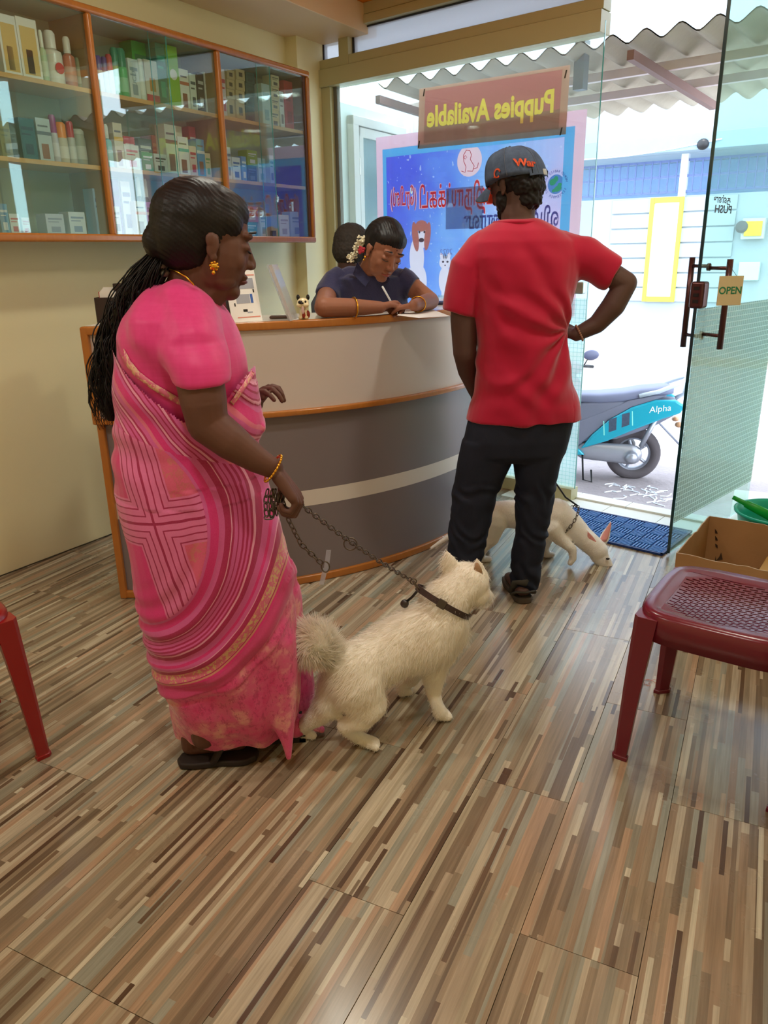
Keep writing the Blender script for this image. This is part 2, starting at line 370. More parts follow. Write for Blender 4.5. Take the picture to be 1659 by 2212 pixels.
# grid film
def grid_mat(name, cell, line, base, linec, clear, bc2=None):
    t = NT(name); u = t.new('ShaderNodeTexCoord').outputs['UV']; x, y, _ = t.sep(u)[:3]
    fx = t.m('FRACT', t.m('DIVIDE', x, cell)); fy = t.m('FRACT', t.m('DIVIDE', y, cell))
    ln = t.m('MAXIMUM', t.m('LESS_THAN', fx, line), t.m('LESS_THAN', fy, line))
    c = t.mix(ln, base, linec)
    d = t.new('ShaderNodeBsdfDiffuse'); r = t.new('ShaderNodeBsdfTranslucent'); t.put(d.inputs[0], c); t.put(r.inputs[0], c)
    m1 = t.new('ShaderNodeMixShader'); m1.inputs[0].default_value = .6; t.t.links.new(d.outputs[0], m1.inputs[1]); t.t.links.new(r.outputs[0], m1.inputs[2])
    a = t.new('ShaderNodeBsdfTransparent'); a.inputs[0].default_value = (.8, .95, .95, 1)
    m2 = t.new('ShaderNodeMixShader'); t.put(m2.inputs[0], t.mix(ln, (clear,)*3+(1,), (.05, .05, .05, 1))); t.t.links.new(m1.outputs[0], m2.inputs[1]); t.t.links.new(a.outputs[0], m2.inputs[2])
    t.t.links.new(m2.outputs[0], t.out.inputs[0]); return t.mat
def uvsheet(F, a0, a1, z0, z1, o, name, m, par, top=None):
    b = B(); b.add([F.at(a0, z0, o), F.at(a1, z0, o), F.at(a1, z1, o), F.at(a0, z1, o)], [(0, 1, 2, 3)])
    ob = build(b, name, m, par); uv = ob.data.uv_layers.new(name='uv')
    for l in ob.data.loops:
        q = ob.data.vertices[l.vertex_index].co+base_of(par); uv.data[l.index].uv = ((q-F.o).dot(F.u), q.z)
    return ob
m_film = grid_mat('gridded_film', .0225, .09, K(236, 250, 248), K(150, 200, 196), .25)
uvsheet(FAC, .9, 1.885, .075, 1.115, .0125, 'grid_film', m_film, win)
# lock patch on the fixed pane
_a, _z = FAC.px(1258, 622)
b = B(); b.fbox(FAC, _a-.04, _a+.012, _z-.03, _z+.03, -.02, .025); build(b, 'lock_keeper', m_steel, win, bevel=.006)
# right hand jamb
jb = empty('window_2', (.62, 4.6, 0)); tag(jb, kind='structure')
DH = DOORF.at(.98, 0); 
b = B(); b.abox(.70, .78, 4.02, 4.75, 0, 2.72); build(b, 'jamb', m_alu, jb, bevel=.003)
# ------------------------------------------------------------------ open glass door
door = empty('door_1', DOORF.at(0, 0)); tag(door, kind='structure')
m_dglass = glass('door_glass', (.84, .975, .95, 1), .06, (.75, .93, .9, 1))
b = B(); b.fbox(DOORF, .004, .93, .012, 2.66, -.006, .006); build(b, 'glass_pane', m_dglass, door)
b = B(); b.fbox(DOORF, -.001, .004, .012, 2.66, -.0065, .0065); build(b, 'glass_edge', mat('dark_green_glass_edge', (16, 54, 60), .15, var=.02, spec=.8), door)
m_dfilm = grid_mat('door_grid_film', .0235, .16, K(176, 180, 158), K(240, 246, 234), .22)
uvsheet(DOORF, .005, .93, .16, 1.115, -.0075, 'grid_film', m_dfilm, door)
m_brz = mat('dark_bronze_handle', (92, 58, 58), .3, .7, var=.05)
def door_handle(side):
    o = -.045*side; a = .10
    b = B(); b.tube([DOORF.at(a, .955, o), DOORF.at(a, 1.33, o)], .0135, 14)
    for z in (1.0, 1.285): b.tube([DOORF.at(a, z, 0), DOORF.at(a, z, o)], .008, 10)
    return b
# handle bars stand either side of the pane
hx0, hz0 = .10, 0
hb = FL(1443, 1200)
def hpt(px, py, o): a, z = DOORF.px(px, py, o); return a, z
for o, (ax, ay), (bx, by) in ((.10, (1496, 556), (1480, 748)), (-.10, (1578, 560), (1556, 754))):
    a, z1 = DOORF.px(ax, ay, o); _, z0 = DOORF.px(bx, by, o)
    b = B(); b.tube([DOORF.at(a, z0, o), DOORF.at(a, z1, o)], .0125, 14); h = build(b, 'handle', m_brz, door, smooth=True)
    b = B()
    for z in (z0+.055, z1-.035): b.tube([DOORF.at(a, z, o), DOORF.at(.09, z, 0)], .0075, 10); b.lathe(DOORF.at(.09, z, 0), [(.012, -.006), (.012, .006)], 12, axis=DOORF.n)
    build(b, 'handle_stay', m_brz, h, smooth=True)
a, z = DOORF.px(1510, 637, .0)
b = B(); b.fbox(DOORF, a-.03, a+.03, z-.055, z+.055, -.03, .03); lk = build(b, 'lock', m_brz, door, bevel=.012, seg=3)
b = B()
for dz in (-.025, .0, .028): b.fbox(DOORF, a-.0315, a-.029, z+dz-.007, z+dz+.007, -.012, .012)
build(b, 'lock_bolt', m_black, lk)
for body, px, py, sz in (('PUSH', 1562, 453, .042), ('தள்ளு', 1560, 432, .036)):
    a, z = DOORF.px(px, py, -.008)
    text(body, sz, DOORF.at(a, z, -.009), -DOORF.u, UP, 'push_lettering', m_black, door, ext=.0002, bold=.0008, fit=abs(DOORF.px(1580, py, -.008)[0]-DOORF.px(1544, py, -.008)[0]))
# OPEN sign hung from the inner handle
a, z = DOORF.px(1577, 628, -.125)
sg = empty('open_sign', DOORF.at(a, z-.06, -.125), 'cream hanging sign reading OPEN in green on the glass door handle', 'sign')
SU = (HR*.97+HF*.1).normalized(); SN = SU.cross(UP)
c = DOORF.at(a, z, -.125)
b = B(); b.box(c, SU*.052, SN*.002, UP*.058); build(b, 'board', mat('cream_sign_card', (206, 186, 146), .6), sg, bevel=.001)
text('OPEN', .040, c+SN*-.0025 if (SN.dot(HF) > 0) else c+SN*.0025, SU, UP, 'lettering', mat('green_print', (20, 120, 80), .5), sg, ext=.0004, sx=.95, bold=.0008)
b = B(); top = c+UP*.058; b.tube([top+SU*.02, DOORF.at(a-.0, z+.11, -.10), top-SU*.01], .001, 5); build(b, 'string', m_black, sg)
# ------------------------------------------------------------------ posters on the outside of the fixed pane
def spoly(F, pts, o, m, name, par, th=.0006):
    b = B(); b.prism([F.at(a, z, o) for a, z in pts], F.n*th); return build(b, name, m, par)
def srect(F, a0, a1, z0, z1, o, m, name, par): return spoly(F, [(a0, z0), (a1, z0), (a1, z1), (a0, z1)], o, m, name, par)
def circ(cx, cz, r, n=40, k=1): return [(cx+r*math.cos(2*math.pi*i/n), cz+r*k*math.sin(2*math.pi*i/n)) for i in range(n)]
po = empty('poster', FAC.at(1.13, 1.02, .02), 'large blue animal health poster with pink border seen mirrored through the window', 'poster')
O = .018; dO = -.0009
m_ppink = sheet('poster_pink', K(252, 222, 234), .75, .15); m_pblue = sheet('poster_light_blue', K(140, 208, 244), .75, .1)
ELL = []                                  # printed shapes of the poster: centre, radii, turn, colour
def pe(a, z, ra, rz, rot, c): ELL.append((a-1.13, z-1.02, ra, rz, rot, K(*c)))
TAN, FUR, DK = (214, 150, 142), (246, 236, 244), (96, 76, 100)
for q in ((.755, 1.33, .055, .12, 0), (.735, 1.2, .05, .08, .2), (.79, 1.19, .04, .09, 0), (.775, 1.12, .03, .03, 0), (.83, 1.12, .03, .02, 0), (.80, 1.44, .045, .055, 0)): pe(*q, FUR)
for q in ((.745, 1.45, .024, .085, .15), (.835, 1.45, .022, .08, -.15), (.79, 1.51, .045, .032, 0)): pe(*q, TAN)
for q in ((.79, 1.43, .02, .012, 0), (.775, 1.475, .007, .007, 0), (.812, 1.475, .007, .007, 0)): pe(*q, DK)
for q in ((.965, 1.20, .045, .08, 0), (.955, 1.12, .015, .06, 0), (.99, 1.12, .015, .06, 0), (.965, 1.30, .042, .038, 0), (.94, 1.335, .012, .022, .3), (.99, 1.335, .012, .022, -.3), (.93, 1.085, .05, .018, 0)): pe(*q, FUR)
for q in ((.95, 1.305, .008, .006, 0), (.982, 1.305, .008, .006, 0), (.965, 1.285, .005, .004, 0), (.965, 1.335, .004, .014, 0), (.953, 1.333, .003, .012, .2), (.977, 1.333, .003, .012, -.2)): pe(*q, DK)
pe(1.124, 1.84, .082, .082, 0, (250, 226, 232))
rc = (1.664, 1.685)
pe(*rc, .078, .078, 0, (226, 220, 246)); pe(*rc, .047, .047, 0, (120, 170, 220))
for x, y, a_, b__ in ((-.018, .012, .02, .016), (.0, .026, .012, .014), (.012, -.022, .022, .014), (.022, -.004, .012, .01), (-.01, -.03, .012, .008)): pe(rc[0]+x, rc[1]+y, a_, b__, .3, (70, 186, 150))
def pgrad(t):
    p = t.pos(); u = t.vm('DOT_PRODUCT', p, tuple(FAC.u)); z = t.sep(p)[2]
    s = t.m('ADD', t.m('MULTIPLY', u, .62), t.m('MULTIPLY', t.noise(p, 4, 3), .5))
    s = t.m('ADD', s, t.m('MULTIPLY', z, -.30))
    c = t.ramp(t.m('ADD', s, .36), [(.08, K(134, 146, 238)), (.3, K(156, 190, 246)), (.48, K(184, 216, 250)), (.66, K(216, 220, 250)), (.85, K(242, 222, 246))])
    st = t.m('GREATER_THAN', t.noise(p, 55, 0), .78)
    c = t.mix(t.m('MULTIPLY', st, .6), c, K(240, 246, 255))
    for a, z0, ra, rz, rot, k in ELL:
        du, dz = t.m('SUBTRACT', u, a), t.m('SUBTRACT', z, z0)
        x = t.m('ADD', t.m('MULTIPLY', du, math.cos(rot)/ra), t.m('MULTIPLY', dz, math.sin(rot)/ra)); y = t.m('ADD', t.m('MULTIPLY', du, -math.sin(rot)/rz), t.m('MULTIPLY', dz, math.cos(rot)/rz))
        c = t.mix(t.m('LESS_THAN', t.m('ADD', t.m('MULTIPLY', x, x), t.m('MULTIPLY', y, y)), 1.0), c, k)
    return c
class _One: pass
def pbgmat():
    t = NT('poster_starry_blue'); c = pgrad(t); d = t.new('ShaderNodeBsdfDiffuse'); r = t.new('ShaderNodeBsdfTranslucent'); t.put(d.inputs[0], c); t.put(r.inputs[0], c)
    m = t.new('ShaderNodeMixShader'); m.inputs[0].default_value = .8; t.t.links.new(d.outputs[0], m.inputs[1]); t.t.links.new(r.outputs[0], m.inputs[2])
    a = t.new('ShaderNodeBsdfTransparent'); o = t.new('ShaderNodeMixShader'); o.inputs[0].default_value = .08; t.t.links.new(m.outputs[0], o.inputs[1]); t.t.links.new(a.outputs[0], o.inputs[2]); t.t.links.new(o.outputs[0], t.out.inputs[0]); return t.mat
m_pbg = pbgmat()
def frame4(F, a0, a1, z0, z1, b0, b1, y0, y1, o, m, name, par):
    b = B()
    for q in ((a0, b0, z0, z1), (b1, a1, z0, z1), (b0, b1, z0, y0), (b0, b1, y1, z1)): b.fbox(F, q[0], q[1], q[2], q[3], o, o+.0004)
    return build(b, name, m, par)
frame4(FAC, .449, 1.815, 1.02, 2.02, .498, 1.755, 1.04, 1.95, O, m_ppink, 'border', po)
frame4(FAC, .498, 1.755, 1.04, 1.95, .526, 1.70, 1.06, 1.905, O, m_pblue, 'inner_border', po)
panel = build(B().fbox(FAC, .526, 1.70, 1.06, 1.905, O, O+.0004), 'printed_panel', m_pbg, po)
def cut_by(o, cutter):
    c2 = cutter.copy(); c2.data = cutter.data.copy(); COL.objects.link(c2); b0 = c2.data
    nv = len(b0.vertices); n_ = FAC.n
    mid = sum((v.co.dot(n_) for v in b0.vertices), 0)/max(1, nv)
    for v in b0.vertices: v.co += n_*((v.co.dot(n_)-mid)*12+.0)
    tgt = sum((v.co.dot(n_) for v in o.data.vertices), 0)/len(o.data.vertices)
    for v in b0.vertices: v.co += n_*(tgt-mid)
    md = o.modifiers.new('cut', 'BOOLEAN'); md.operation = 'DIFFERENCE'; md.solver = 'EXACT'; md.use_self = True; md.object = c2
    dg = bpy.context.evaluated_depsgraph_get(); dg.update()
    m2 = bpy.data.meshes.new_from_object(o.evaluated_get(dg)); o.modifiers.clear(); bpy.data.objects.remove(c2)
    if len(m2.vertices) > 8: o.data = m2
def st(name, rgb, tr=.5): 
    if name in MC: return MC[name]
    MC[name] = sheet(name, K(*rgb), tr); return MC[name]
m_red = st('poster_red', (232, 52, 80), .75); m_wht = st('poster_white', (250, 214, 226), .75); m_pur = st('poster_purple', (104, 96, 196), .7)
def pline(F, pts, r, o, m, name, par):
    b = B(); b.tube([F.at(a, z, o) for a, z in pts], r, 5, flat=1); return build(b, name, m, par)
cx, cz = 1.124, 1.84
pline(FAC, [(cx+.05-k_, cz+d_) for k_, d_ in ((.10, -.05), (.075, -.058), (.07, -.03), (.085, -.002), (.088, .03), (.07, .055), (.045, .05), (.035, .028), (.042, .006), (.03, -.01), (.015, -.03), (.025, -.056), (.06, -.052))], .0018, O+4*dO, m_red, 'lion_drawing', po)
pline(FAC, [(cx-.055+k_, cz+d_) for k_, d_ in ((.018, .02), (.03, .028), (.04, .018), (.03, .01), (.018, .02))], .0015, O+4*dO, m_red, 'lion_drawing', po)
pline(FAC, [(cx+.03, cz-.045), (cx+.055, cz-.04), (cx+.062, cz-.015)], .0018, O+4*dO, m_red, 'lion_tail', po)
def mtext(body, s, a, z, o, m, name, par, fit=None, bold=0, cut=()):
    q = text(body, s, FAC.at(a, z, O+.0002), -FAC.u, UP, name, m, par, ext=.0002, fit=fit, bold=bold)
    for c_ in cut: cut_by(c_, q)
    return q
for body, sz, a, z, ft in (('ெவறிநாய்க்கடி', .15, 1.08, 1.655, .60), ('(ேரபிஸ்)', .125, .655, 1.67, .19)):
    ol = mtext(body, sz, a, z, 0, m_wht, 'title_outline', po, ft+.012, .0055, (panel,)); mtext(body, sz, a, z, 0, m_red, 'title', po, ft, .0012, (ol,))
mtext('விழிப்புணர்வு', .12, 1.39, 1.52, 0, m_pur, 'title', po, .60, .002)
mtext('2022', .045, .972, 1.36, 0, st('poster_pale', (236, 214, 238)), 'small_print', po)
def arctext(s, r, a0, a1, top=True):
    for i, ch in enumerate(s):
        if ch == ' ': continue
        t = R(a0+(a1-a0)*i/(len(s)-1)); x, z = rc[0]-r*math.cos(t), rc[1]+r*math.sin(t)
        up = (UP*math.sin(t)-FAC.u*math.cos(t))*(1 if top else -1)
        text(ch, .018, FAC.at(x, z, O+2*dO), up.cross(FAC.n), up, 'roundel_lettering', m_pur, po, ext=.0002)
arctext('WORLD RABIES DAY', .0625, 165, 15); arctext('SEPTEMBER 28', .0625, 205, 335, False)
# paper notice stuck over it
nt = empty('notice', FAC.at(1.1, 1.48, .012), 'small grey translucent notice taped over the middle of the blue poster', 'notice')
srect(FAC, .972, 1.222, 1.485, 1.705, .0115, sheet('notice_paper', K(120, 110, 160), .5, .55), 'paper', nt)
sb = empty('puppies_sign', FAC.at(1.25, 1.91, .02), 'brown and cream paper sign reading Puppies Available mirrored in the window top', 'sign')
m_sgb = sheet('sign_cream_border', K(226, 200, 184), .65); m_sgr = sheet('sign_brown_panel', K(222, 178, 172), .65); m_sgl = sheet('sign_grey_band', K(206, 182, 168), .6); m_sgy = sheet('sign_yellow', K(246, 232, 156), .7)
P4 = [FAC.px(*q, .012) for q in ((902, 322), (1222, 290), (1232, 140), (906, 192))]
def inset(P, l, r, b_, t_):
    bl, br, tr, tl = [V((x, z, 0)) for x, z in P]
    f = lambda u, v: (lambda q: (q.x, q.y))((bl*(1-u)+br*u)*(1-v)+(tl*(1-u)+tr*u)*v)
    return [f(l, b_), f(1-r, b_), f(1-r, 1-t_), f(l, 1-t_)]
sbd = spoly(FAC, P4, .0125, m_sgb, 'border', sb); spn = spoly(FAC, inset(P4, .045, .045, .38, .05), .0125, m_sgr, 'panel', sb); slb = spoly(FAC, inset(P4, .045, .045, .09, .62), .0125, m_sgl, 'lower_band', sb)
cut_by(sbd, spoly(FAC, inset(P4, .0451, .0451, .0901, .0501), .0125, m_sgl, 'x', sb)); bpy.data.objects.remove(bpy.data.objects['x'])
tx = (V((*P4[1], 0))-V((*P4[0], 0))).normalized()
cxz = [(sum(p[0] for p in P4)/4), (sum(p[1] for p in P4)/4)]
lt = text('Puppies Available', .145, FAC.at(cxz[0]-.01, cxz[1]+.0, .0128), -(FAC.u*tx.x+UP*tx.y), UP, 'lettering', m_sgy, sb, ext=.0003, bold=.005, fit=.80)
cut_by(spn, lt); cut_by(slb, lt)
for i, (x, y) in enumerate(((916, 200), (905, 312), (1222, 160), (1212, 284))):
    a, z = FAC.px(x, y, .01); b = B(); b.box(FAC.at(a, z, .0095), UP*.018+FAC.u*.004, FAC.u*.004, FAC.n*.0005); build(b, 'tape', m_alud, sb)
# ------------------------------------------------------------------ threshold, mat
sill = empty('trim_3', FAC.at(2.3, 0)); tag(sill, kind='structure')
m_tile = mat('white_sill_tile', (236, 236, 228), .35, vs=6, var=.05)
rs = random.Random(3)
a = 1.5
while a < 2.72:
    L = .30
    b = B(); b.fbox(FAC, a+.001, a+L-.001, -.05, .002, -.16, .035); build(b, 'tile', m_tile, sill, bevel=.002, seg=1)
    b = B(); b.fbox(FAC, a+.081, a+L+.079, -.05, .012, .037, .135); build(b, 'tile', mat('white_sill_stone', (246, 246, 240), .4, vs=8, var=.04), sill, bevel=.003, seg=1)
    a += L
b = B(); b.fbox(FAC, -.3, 3.3, G0-.1, -.052, -.2, .135); build(b, 'step_riser', mat('grey_step', (150, 150, 150), .8), sill)
b = B(); b.abox(.50, 1.0, 4.1, 4.8, -.05, -.001); build(b, 'tile', m_tile, sill)
mtx = empty('door_mat', FAC.at(2.2, 0, -.3), 'blue rubber door mat with basket weave ribs inside the threshold', 'mat')
q = [FL(x, y, .008) for x, y in ((1250, 1100), (1448, 1143), (1450, 1192), (1322, 1168))]
A0 = FAC.px; 
MF = Frame(FL(1250, 1100)[:2], -14); 
m_mat = mat('blue_rubber', (34, 112, 190), .5, var=.08, vs=20); m_matd = mat('dark_blue_rubber', (18, 52, 120), .6)
ML, MWd = .62, .40
b = B(); b.fbox(MF, -.02, ML, .001, .006, -MWd, 0); build(b, 'backing', m_matd, mtx, bevel=.002, seg=1)
b = B()
for q_ in ((-.02, ML, -.012, 0), (-.02, ML, -MWd, -MWd+.012), (-.02, -.008, -MWd, 0), (ML-.012, ML, -MWd, 0)): b.fbox(MF, q_[0], q_[1], .006, .012, q_[2], q_[3])
build(b, 'edge_rim', m_matd, mtx)
nx, ny = 8, 5; cw = (ML)/nx; ch = (MWd-.03)/ny
b = B()
for i in range(nx):
    for j in range(ny):
        x0 = -.005+i*cw; y0 = -MWd+.015+j*ch
        for k in range(5):
            if (i+j) % 2: b.fbox(MF, x0+.004, x0+cw-.006, .006, .012, y0+.004+k*ch/5, y0+k*ch/5+ch/5*.72)
            else: b.fbox(MF, x0+.004+k*cw/5, x0+k*cw/5+cw/5*.72, .006, .012, y0+.004, y0+ch-.006)
o = build(b, 'weave_ribs', m_mat, mtx); tag(o, kind='stuff')
# ------------------------------------------------------------------ ceiling lamps
m_lamp = emit('lamp_glow', (1, .96, .86, 1), 10)
def ceiling_lamp(x, y, lab):
    e = empty('ceiling_light', (x, y, 2.70), lab, 'ceiling light', 'ceiling lights')
    b = B(); b.lathe((x, y, 2.70), [(.12, .02), (.12, -.005), (.10, -.012), (.10, .0)], 32, cap=False); build(b, 'rim', m_white, e, smooth=True)
    b = B(); b.lathe((x, y, 2.70), [(.0999, -.004), (.0999, .004)], 32); build(b, 'diffuser', m_lamp, e)
    l = bpy.data.lights.new('lamp', 'AREA'); l.shape = 'DISK'; l.size = .2; l.energy = LAMP_POWER; l.color = (1, 1, .86)
    lo = bpy.data.objects.new('lamp', l); COL.objects.link(lo); lo.parent = e; lo.location = (0, 0, -.02)
for i, (x, y) in enumerate(((-1.0, 2.5), (.0, .6), (-1.6, .2), (.5, 2.4))):
    ceiling_lamp(x, y, 'round glowing ceiling lamp '+('above the counter', 'above the middle of the floor', 'over the left side of the room', 'over the red chair by the door')[i])
# ------------------------------------------------------------------ reception counter
CC = V((-2.359, 3.685, 0)); CRR = 1.64
A0_, A1_ = -68.5, 20
def CP(a, r, z): return V((CC.x+math.cos(R(a))*r, CC.y+math.sin(R(a))*r, z))
def arcbox(r0, r1, z0, z1, a0=A0_, a1=A1_, n=64):
    b = B(); rs = []
    for i in range(n+1):
        a = a0+(a1-a0)*i/n; rs.append([CP(a, r0, z0), CP(a, r1, z0), CP(a, r1, z1), CP(a, r0, z1)])
    return b.rings(rs)
def arctube(r, z, rad, a0=A0_, a1=A1_, flat=1.0, n=64):
    b = B(); return b.tube([CP(a0+(a1-a0)*i/n, r, z) for i in range(n+1)], rad, 10, flat=flat, upv=UP)
ct = empty('reception_counter', CP(-30, CRR-.2, 0), 'curved reception counter in pale and grey laminate with orange wood edging', 'counter')
m_lamg = mat('grey_mauve_laminate', (128, 118, 122), .3, vs=3, var=.03); m_lamw = mat('pale_laminate', (214, 204, 200), .32, vs=3, var=.02)
m_band = mat('off_white_laminate', (222, 214, 206), .3, vs=3, var=.02)
RO = CRR
build(arcbox(RO-.10, RO, .03, .349), 'lower_panel', m_lamg, ct, auto=True)
build(arcbox(RO-.10, RO+.001, .349, .418), 'white_band', m_band, ct, auto=True)
build(arcbox(RO-.10, RO, .418, .75), 'lower_panel', m_lamg, ct, auto=True)
build(arcbox(RO-.10, RO+.028, .765, 1.095), 'upper_panel', m_lamw, ct, auto=True)
build(arcbox(RO-.30, RO+.03, 1.096, 1.119), 'worktop', mat('white_worktop', (236, 228, 216), .22, vs=3, var=.02), ct, auto=True)
def trimbox(r0, r1, z0, z1, nm='wood_trim', a0=A0_, a1=A1_): return build(arcbox(r0, r1, z0, z1, a0, a1), nm, m_trim, ct, bevel=.006)
trimbox(RO+.018, RO+.048, 1.088, 1.12)
trimbox(RO-.01, RO+.046, .748, .772)
trimbox(RO-.01, RO+.014, .0, .034)
def endtrim(r, z0, z1, w=.028):
    b = B(); p0 = CP(A0_-.1, r, 0); t = V((-math.sin(R(A0_)), math.cos(R(A0_)), 0)); n_ = V((math.cos(R(A0_)), math.sin(R(A0_)), 0))
    b.box(p0+t*(w/2)+UP*((z0+z1)/2), t*(w/2), n_*.012, UP*((z1-z0)/2)); return build(b, 'wood_trim', m_trim, ct, bevel=.005)
endtrim(RO+.036, .75, 1.118); endtrim(RO+.006, 0, .75)
b = B(); p0 = CP(A0_-.2, RO-.2, 0); t = V((-math.sin(R(A0_)), math.cos(R(A0_)), 0)); n_ = V((math.cos(R(A0_)), math.sin(R(A0_)), 0))
b.box(p0+UP*.375, n_*.2, t*.004, UP*.37); build(b, 'end_panel', m_lamg, ct)
b = B(); b.box(p0+UP*.935, n_*.22, t*.004, UP*.17); build(b, 'end_panel', m_lamw, ct)
ZT = 1.1195
def on_top(px, py): return FL(px, py, ZT)
# ------------------------------------------------------------------ things on the counter
m_paper = mat('white_paper', (244, 242, 238), .7, var=.01); m_blueink = mat('blue_print', (60, 100, 180), .6); m_redink = mat('salmon_print', (220, 130, 110), .6); m_greyink = mat('grey_print', (168, 172, 184), .6, var=.02)
# desk calendar
p0 = on_top(502, 697); p1 = on_top(567, 692)
u = (p1-p0).normalized(); back = V((-u.y, u.x, 0)); H = .245
Wd = (p1-p0).length
up2 = (UP+back*.22).normalized()
ca = empty('desk_calendar', (p0+p1)/2, 'white spiral desk calendar with blue and salmon print standing on the counter', 'calendar')
b = B(); b.box((p0+p1)/2+up2*(H/2), u*(Wd/2), back*.0012, up2*(H/2)); build(b, 'page', m_paper, ca)
b = B(); b.box((p0+p1)/2+back*.11+(UP-back*.22).normalized()*(H/2), u*(Wd/2), back*.0015, (UP-back*.22).normalized()*(H/2)); build(b, 'back_card', mat('grey_card', (90, 84, 84), .7), ca)
def onpage(a0, a1, h0, h1, m, name='print'):
    b = B(); q = lambda a, h: p0+u*(a*Wd)+up2*(h*H)-back*.0018
    b.prism([q(a0, h0), q(a1, h0), q(a1, h1), q(a0, h1)], back*.0006); return build(b, name, m, ca)
onpage(.03, .97, .70, .715, m_redink); onpage(.68, .76, .78, .94, m_blueink); onpage(.25, .6, .74, .95, m_greyink); onpage(.72, .80, .28, .42, m_blueink); onpage(.25, .7, .28, .42, m_greyink); onpage(.15, .9, .50, .66, m_greyink)
onpage(.84, .88, .44, .49, m_black); onpage(.16, .2, .24, .29, m_black); onpage(.42, .56, .15, .19, m_black, 'leaf_logo'); onpage(.2, .95, .06, .075, m_redink); onpage(.55, .72, .13, .15, m_greyink)
b = B(); c_ = (p0+p1)/2+up2*H+back*.003
for i in range(12): b.lathe(c_+u*((i/11-.5)*Wd*.85), [(.006, -.001), (.0075, -.001), (.0075, .001), (.006, .001)], 10, axis=u, cap=False)
build(b, 'spiral', m_black, ca)
# dark folder edge behind woman
b = B(); f0 = on_top(478, 702); b.box(f0+UP*.055+back*.02, u*.035, back*.006, (UP+u*-.1)*.055); tag(build(b, 'notebook', mat('maroon_cover', (110, 30, 40), .5)), 'maroon notebook standing left of the desk calendar', 'notebook')
# pen box
b0 = on_top(240, 697); e = empty('pen_box', b0, 'dark brown desk organiser box holding white cards and a red pen', 'organiser')
m_dkbox = mat('dark_brown_box', (44, 26, 26), .45)
def walls(b, c, u, v, h, t_):
    b.box(c+UP*.003, u, v, UP*.003)
    for s in (-1, 1): b.box(c+u*s+UP*(h/2), u.normalized()*t_, v, UP*(h/2)); b.box(c+v*s+UP*(h/2), u, v.normalized()*t_, UP*(h/2))
    return b
uu = HR; vv = HF
b = B(); walls(b, b0+vv*.04, uu*.052, vv*.04, .095, .003); build(b, 'box', m_dkbox, e, bevel=.0015, seg=1)
b = B(); walls(b, b0+vv*.07+uu*.055, uu*.04, vv*.035, .145, .003); build(b, 'rear_compartment', m_dkbox, e, bevel=.0015, seg=1)
for i in range(5):
    b = B(); b.box(b0+vv*(.02+.012*i)+uu*(-.008)+UP*(.075), uu*.03, vv*.001, UP*(.04+.004*i)); tag(build(b, 'card', m_paper), ('frontmost white card', 'second white card from the front', 'middle white card', 'second white card from the back', 'rearmost, tallest white card')[i]+' in the dark organiser box', 'card', 'cards in the organiser')
b = B(); b.tube([b0+vv*.04-uu*.04+UP*.01, b0+vv*.04-uu*.045+UP*.115], .004, 8); tag(build(b, 'pen', mat('red_plastic', (200, 40, 40), .4)), 'red pen standing at the left of the organiser box', 'pen')
# leaning acrylic stand
s0 = on_top(634, 690); s1 = JP(s0, 588, 572, .0)
e = empty('acrylic_sign', s0, 'clear acrylic sign panel leaning edge-on beside the pug figurine', 'sign')
dv = (s1-s0); b = B(); b.box((s0+s1)/2, dv*.5, (HF*.9+HR*.15).normalized()*.06, dv.normalized().cross(HF)*.004)
build(b, 'panel', glass('acrylic', (.9, .93, .95, 1), .35, (.8, .82, .86, 1)), e, bevel=.001)
b = B(); b.box((s0+s1)/2-(HF)*.061, dv*.5, HF*.0008, dv.normalized().cross(HF)*.006); build(b, 'edge', mat('acrylic_edge', (206, 208, 214), .2, var=.1, vs=60), e)
b = B()
for i, c_ in enumerate((V((0, 0, 0)),)*0): pass
# flat wallet
c = on_top(603, 688); b = B(); b.box(c+UP*.006, HR*.036, HF*.022, UP*.005); tag(build(b, 'wallet', mat('brown_leather', (82, 58, 44), .5, bump=.3), bevel=.004, seg=3), 'small flat brown leather case lying on the counter', 'wallet')
# pug figurine
c = on_top(656, 690); e = empty('pug_figurine', c, 'small seated dog figurine with black ears and red body on the counter', 'figurine')
m_crm = mat('cream_glaze', (236, 220, 176), .25, var=.05); m_blk = mat('black_glaze', (20, 16, 16), .25); m_mar = mat('maroon_glaze', (150, 50, 34), .3); m_pink = mat('tongue_glaze', (226, 190, 190), .3)
X, Y, Z = HR, HF, UP; sF = .98
def fe(lst, name, m, vox=.0012):
    b = B()
    for dx, dy, dz, rx, ry, rz in lst: b.ell(c+X*dx+Y*dy+Z*dz, X*rx, Y*ry, Z*rz, 14, 10)
    return fuse(b, name, m, e, voxel=vox, smooth=2)
fe([(0, .012, .022, .018, .016, .024), (-.012, -.004, .007, .008, .012, .007), (.012, -.004, .007, .008, .012, .007), (-.008, -.004, .02, .006, .007, .02), (.008, -.004, .02, .006, .007, .02)], 'body', m_crm)
fe([(.003, -.006, .018, .010, .006, .014), (.016, .012, .018, .009, .014, .016)], 'waistcoat', m_mar)
fe([(0, 0, .062, .024, .02, .02), (-.012, -.012, .055, .013, .012, .010), (.012, -.012, .055, .013, .012, .010), (0, -.006, .048, .012, .012, .009)], 'head', m_crm)
fe([(-.018, .004, .083, .007, .006, .011)], 'ear', m_blk); fe([(.020, .004, .083, .007, .006, .011)], 'ear', m_blk); fe([(-.008, -.02, .066, .009, .005, .007)], 'eye_patch', m_blk); fe([(.012, -.018, .068, .004, .003, .005)], 'eye', m_blk); fe([(.0, -.0255, .063, .006, .004, .0035)], 'nose', m_blk)
fe([(0, -.02, .036, .006, .003, .015)], 'tongue', m_pink)
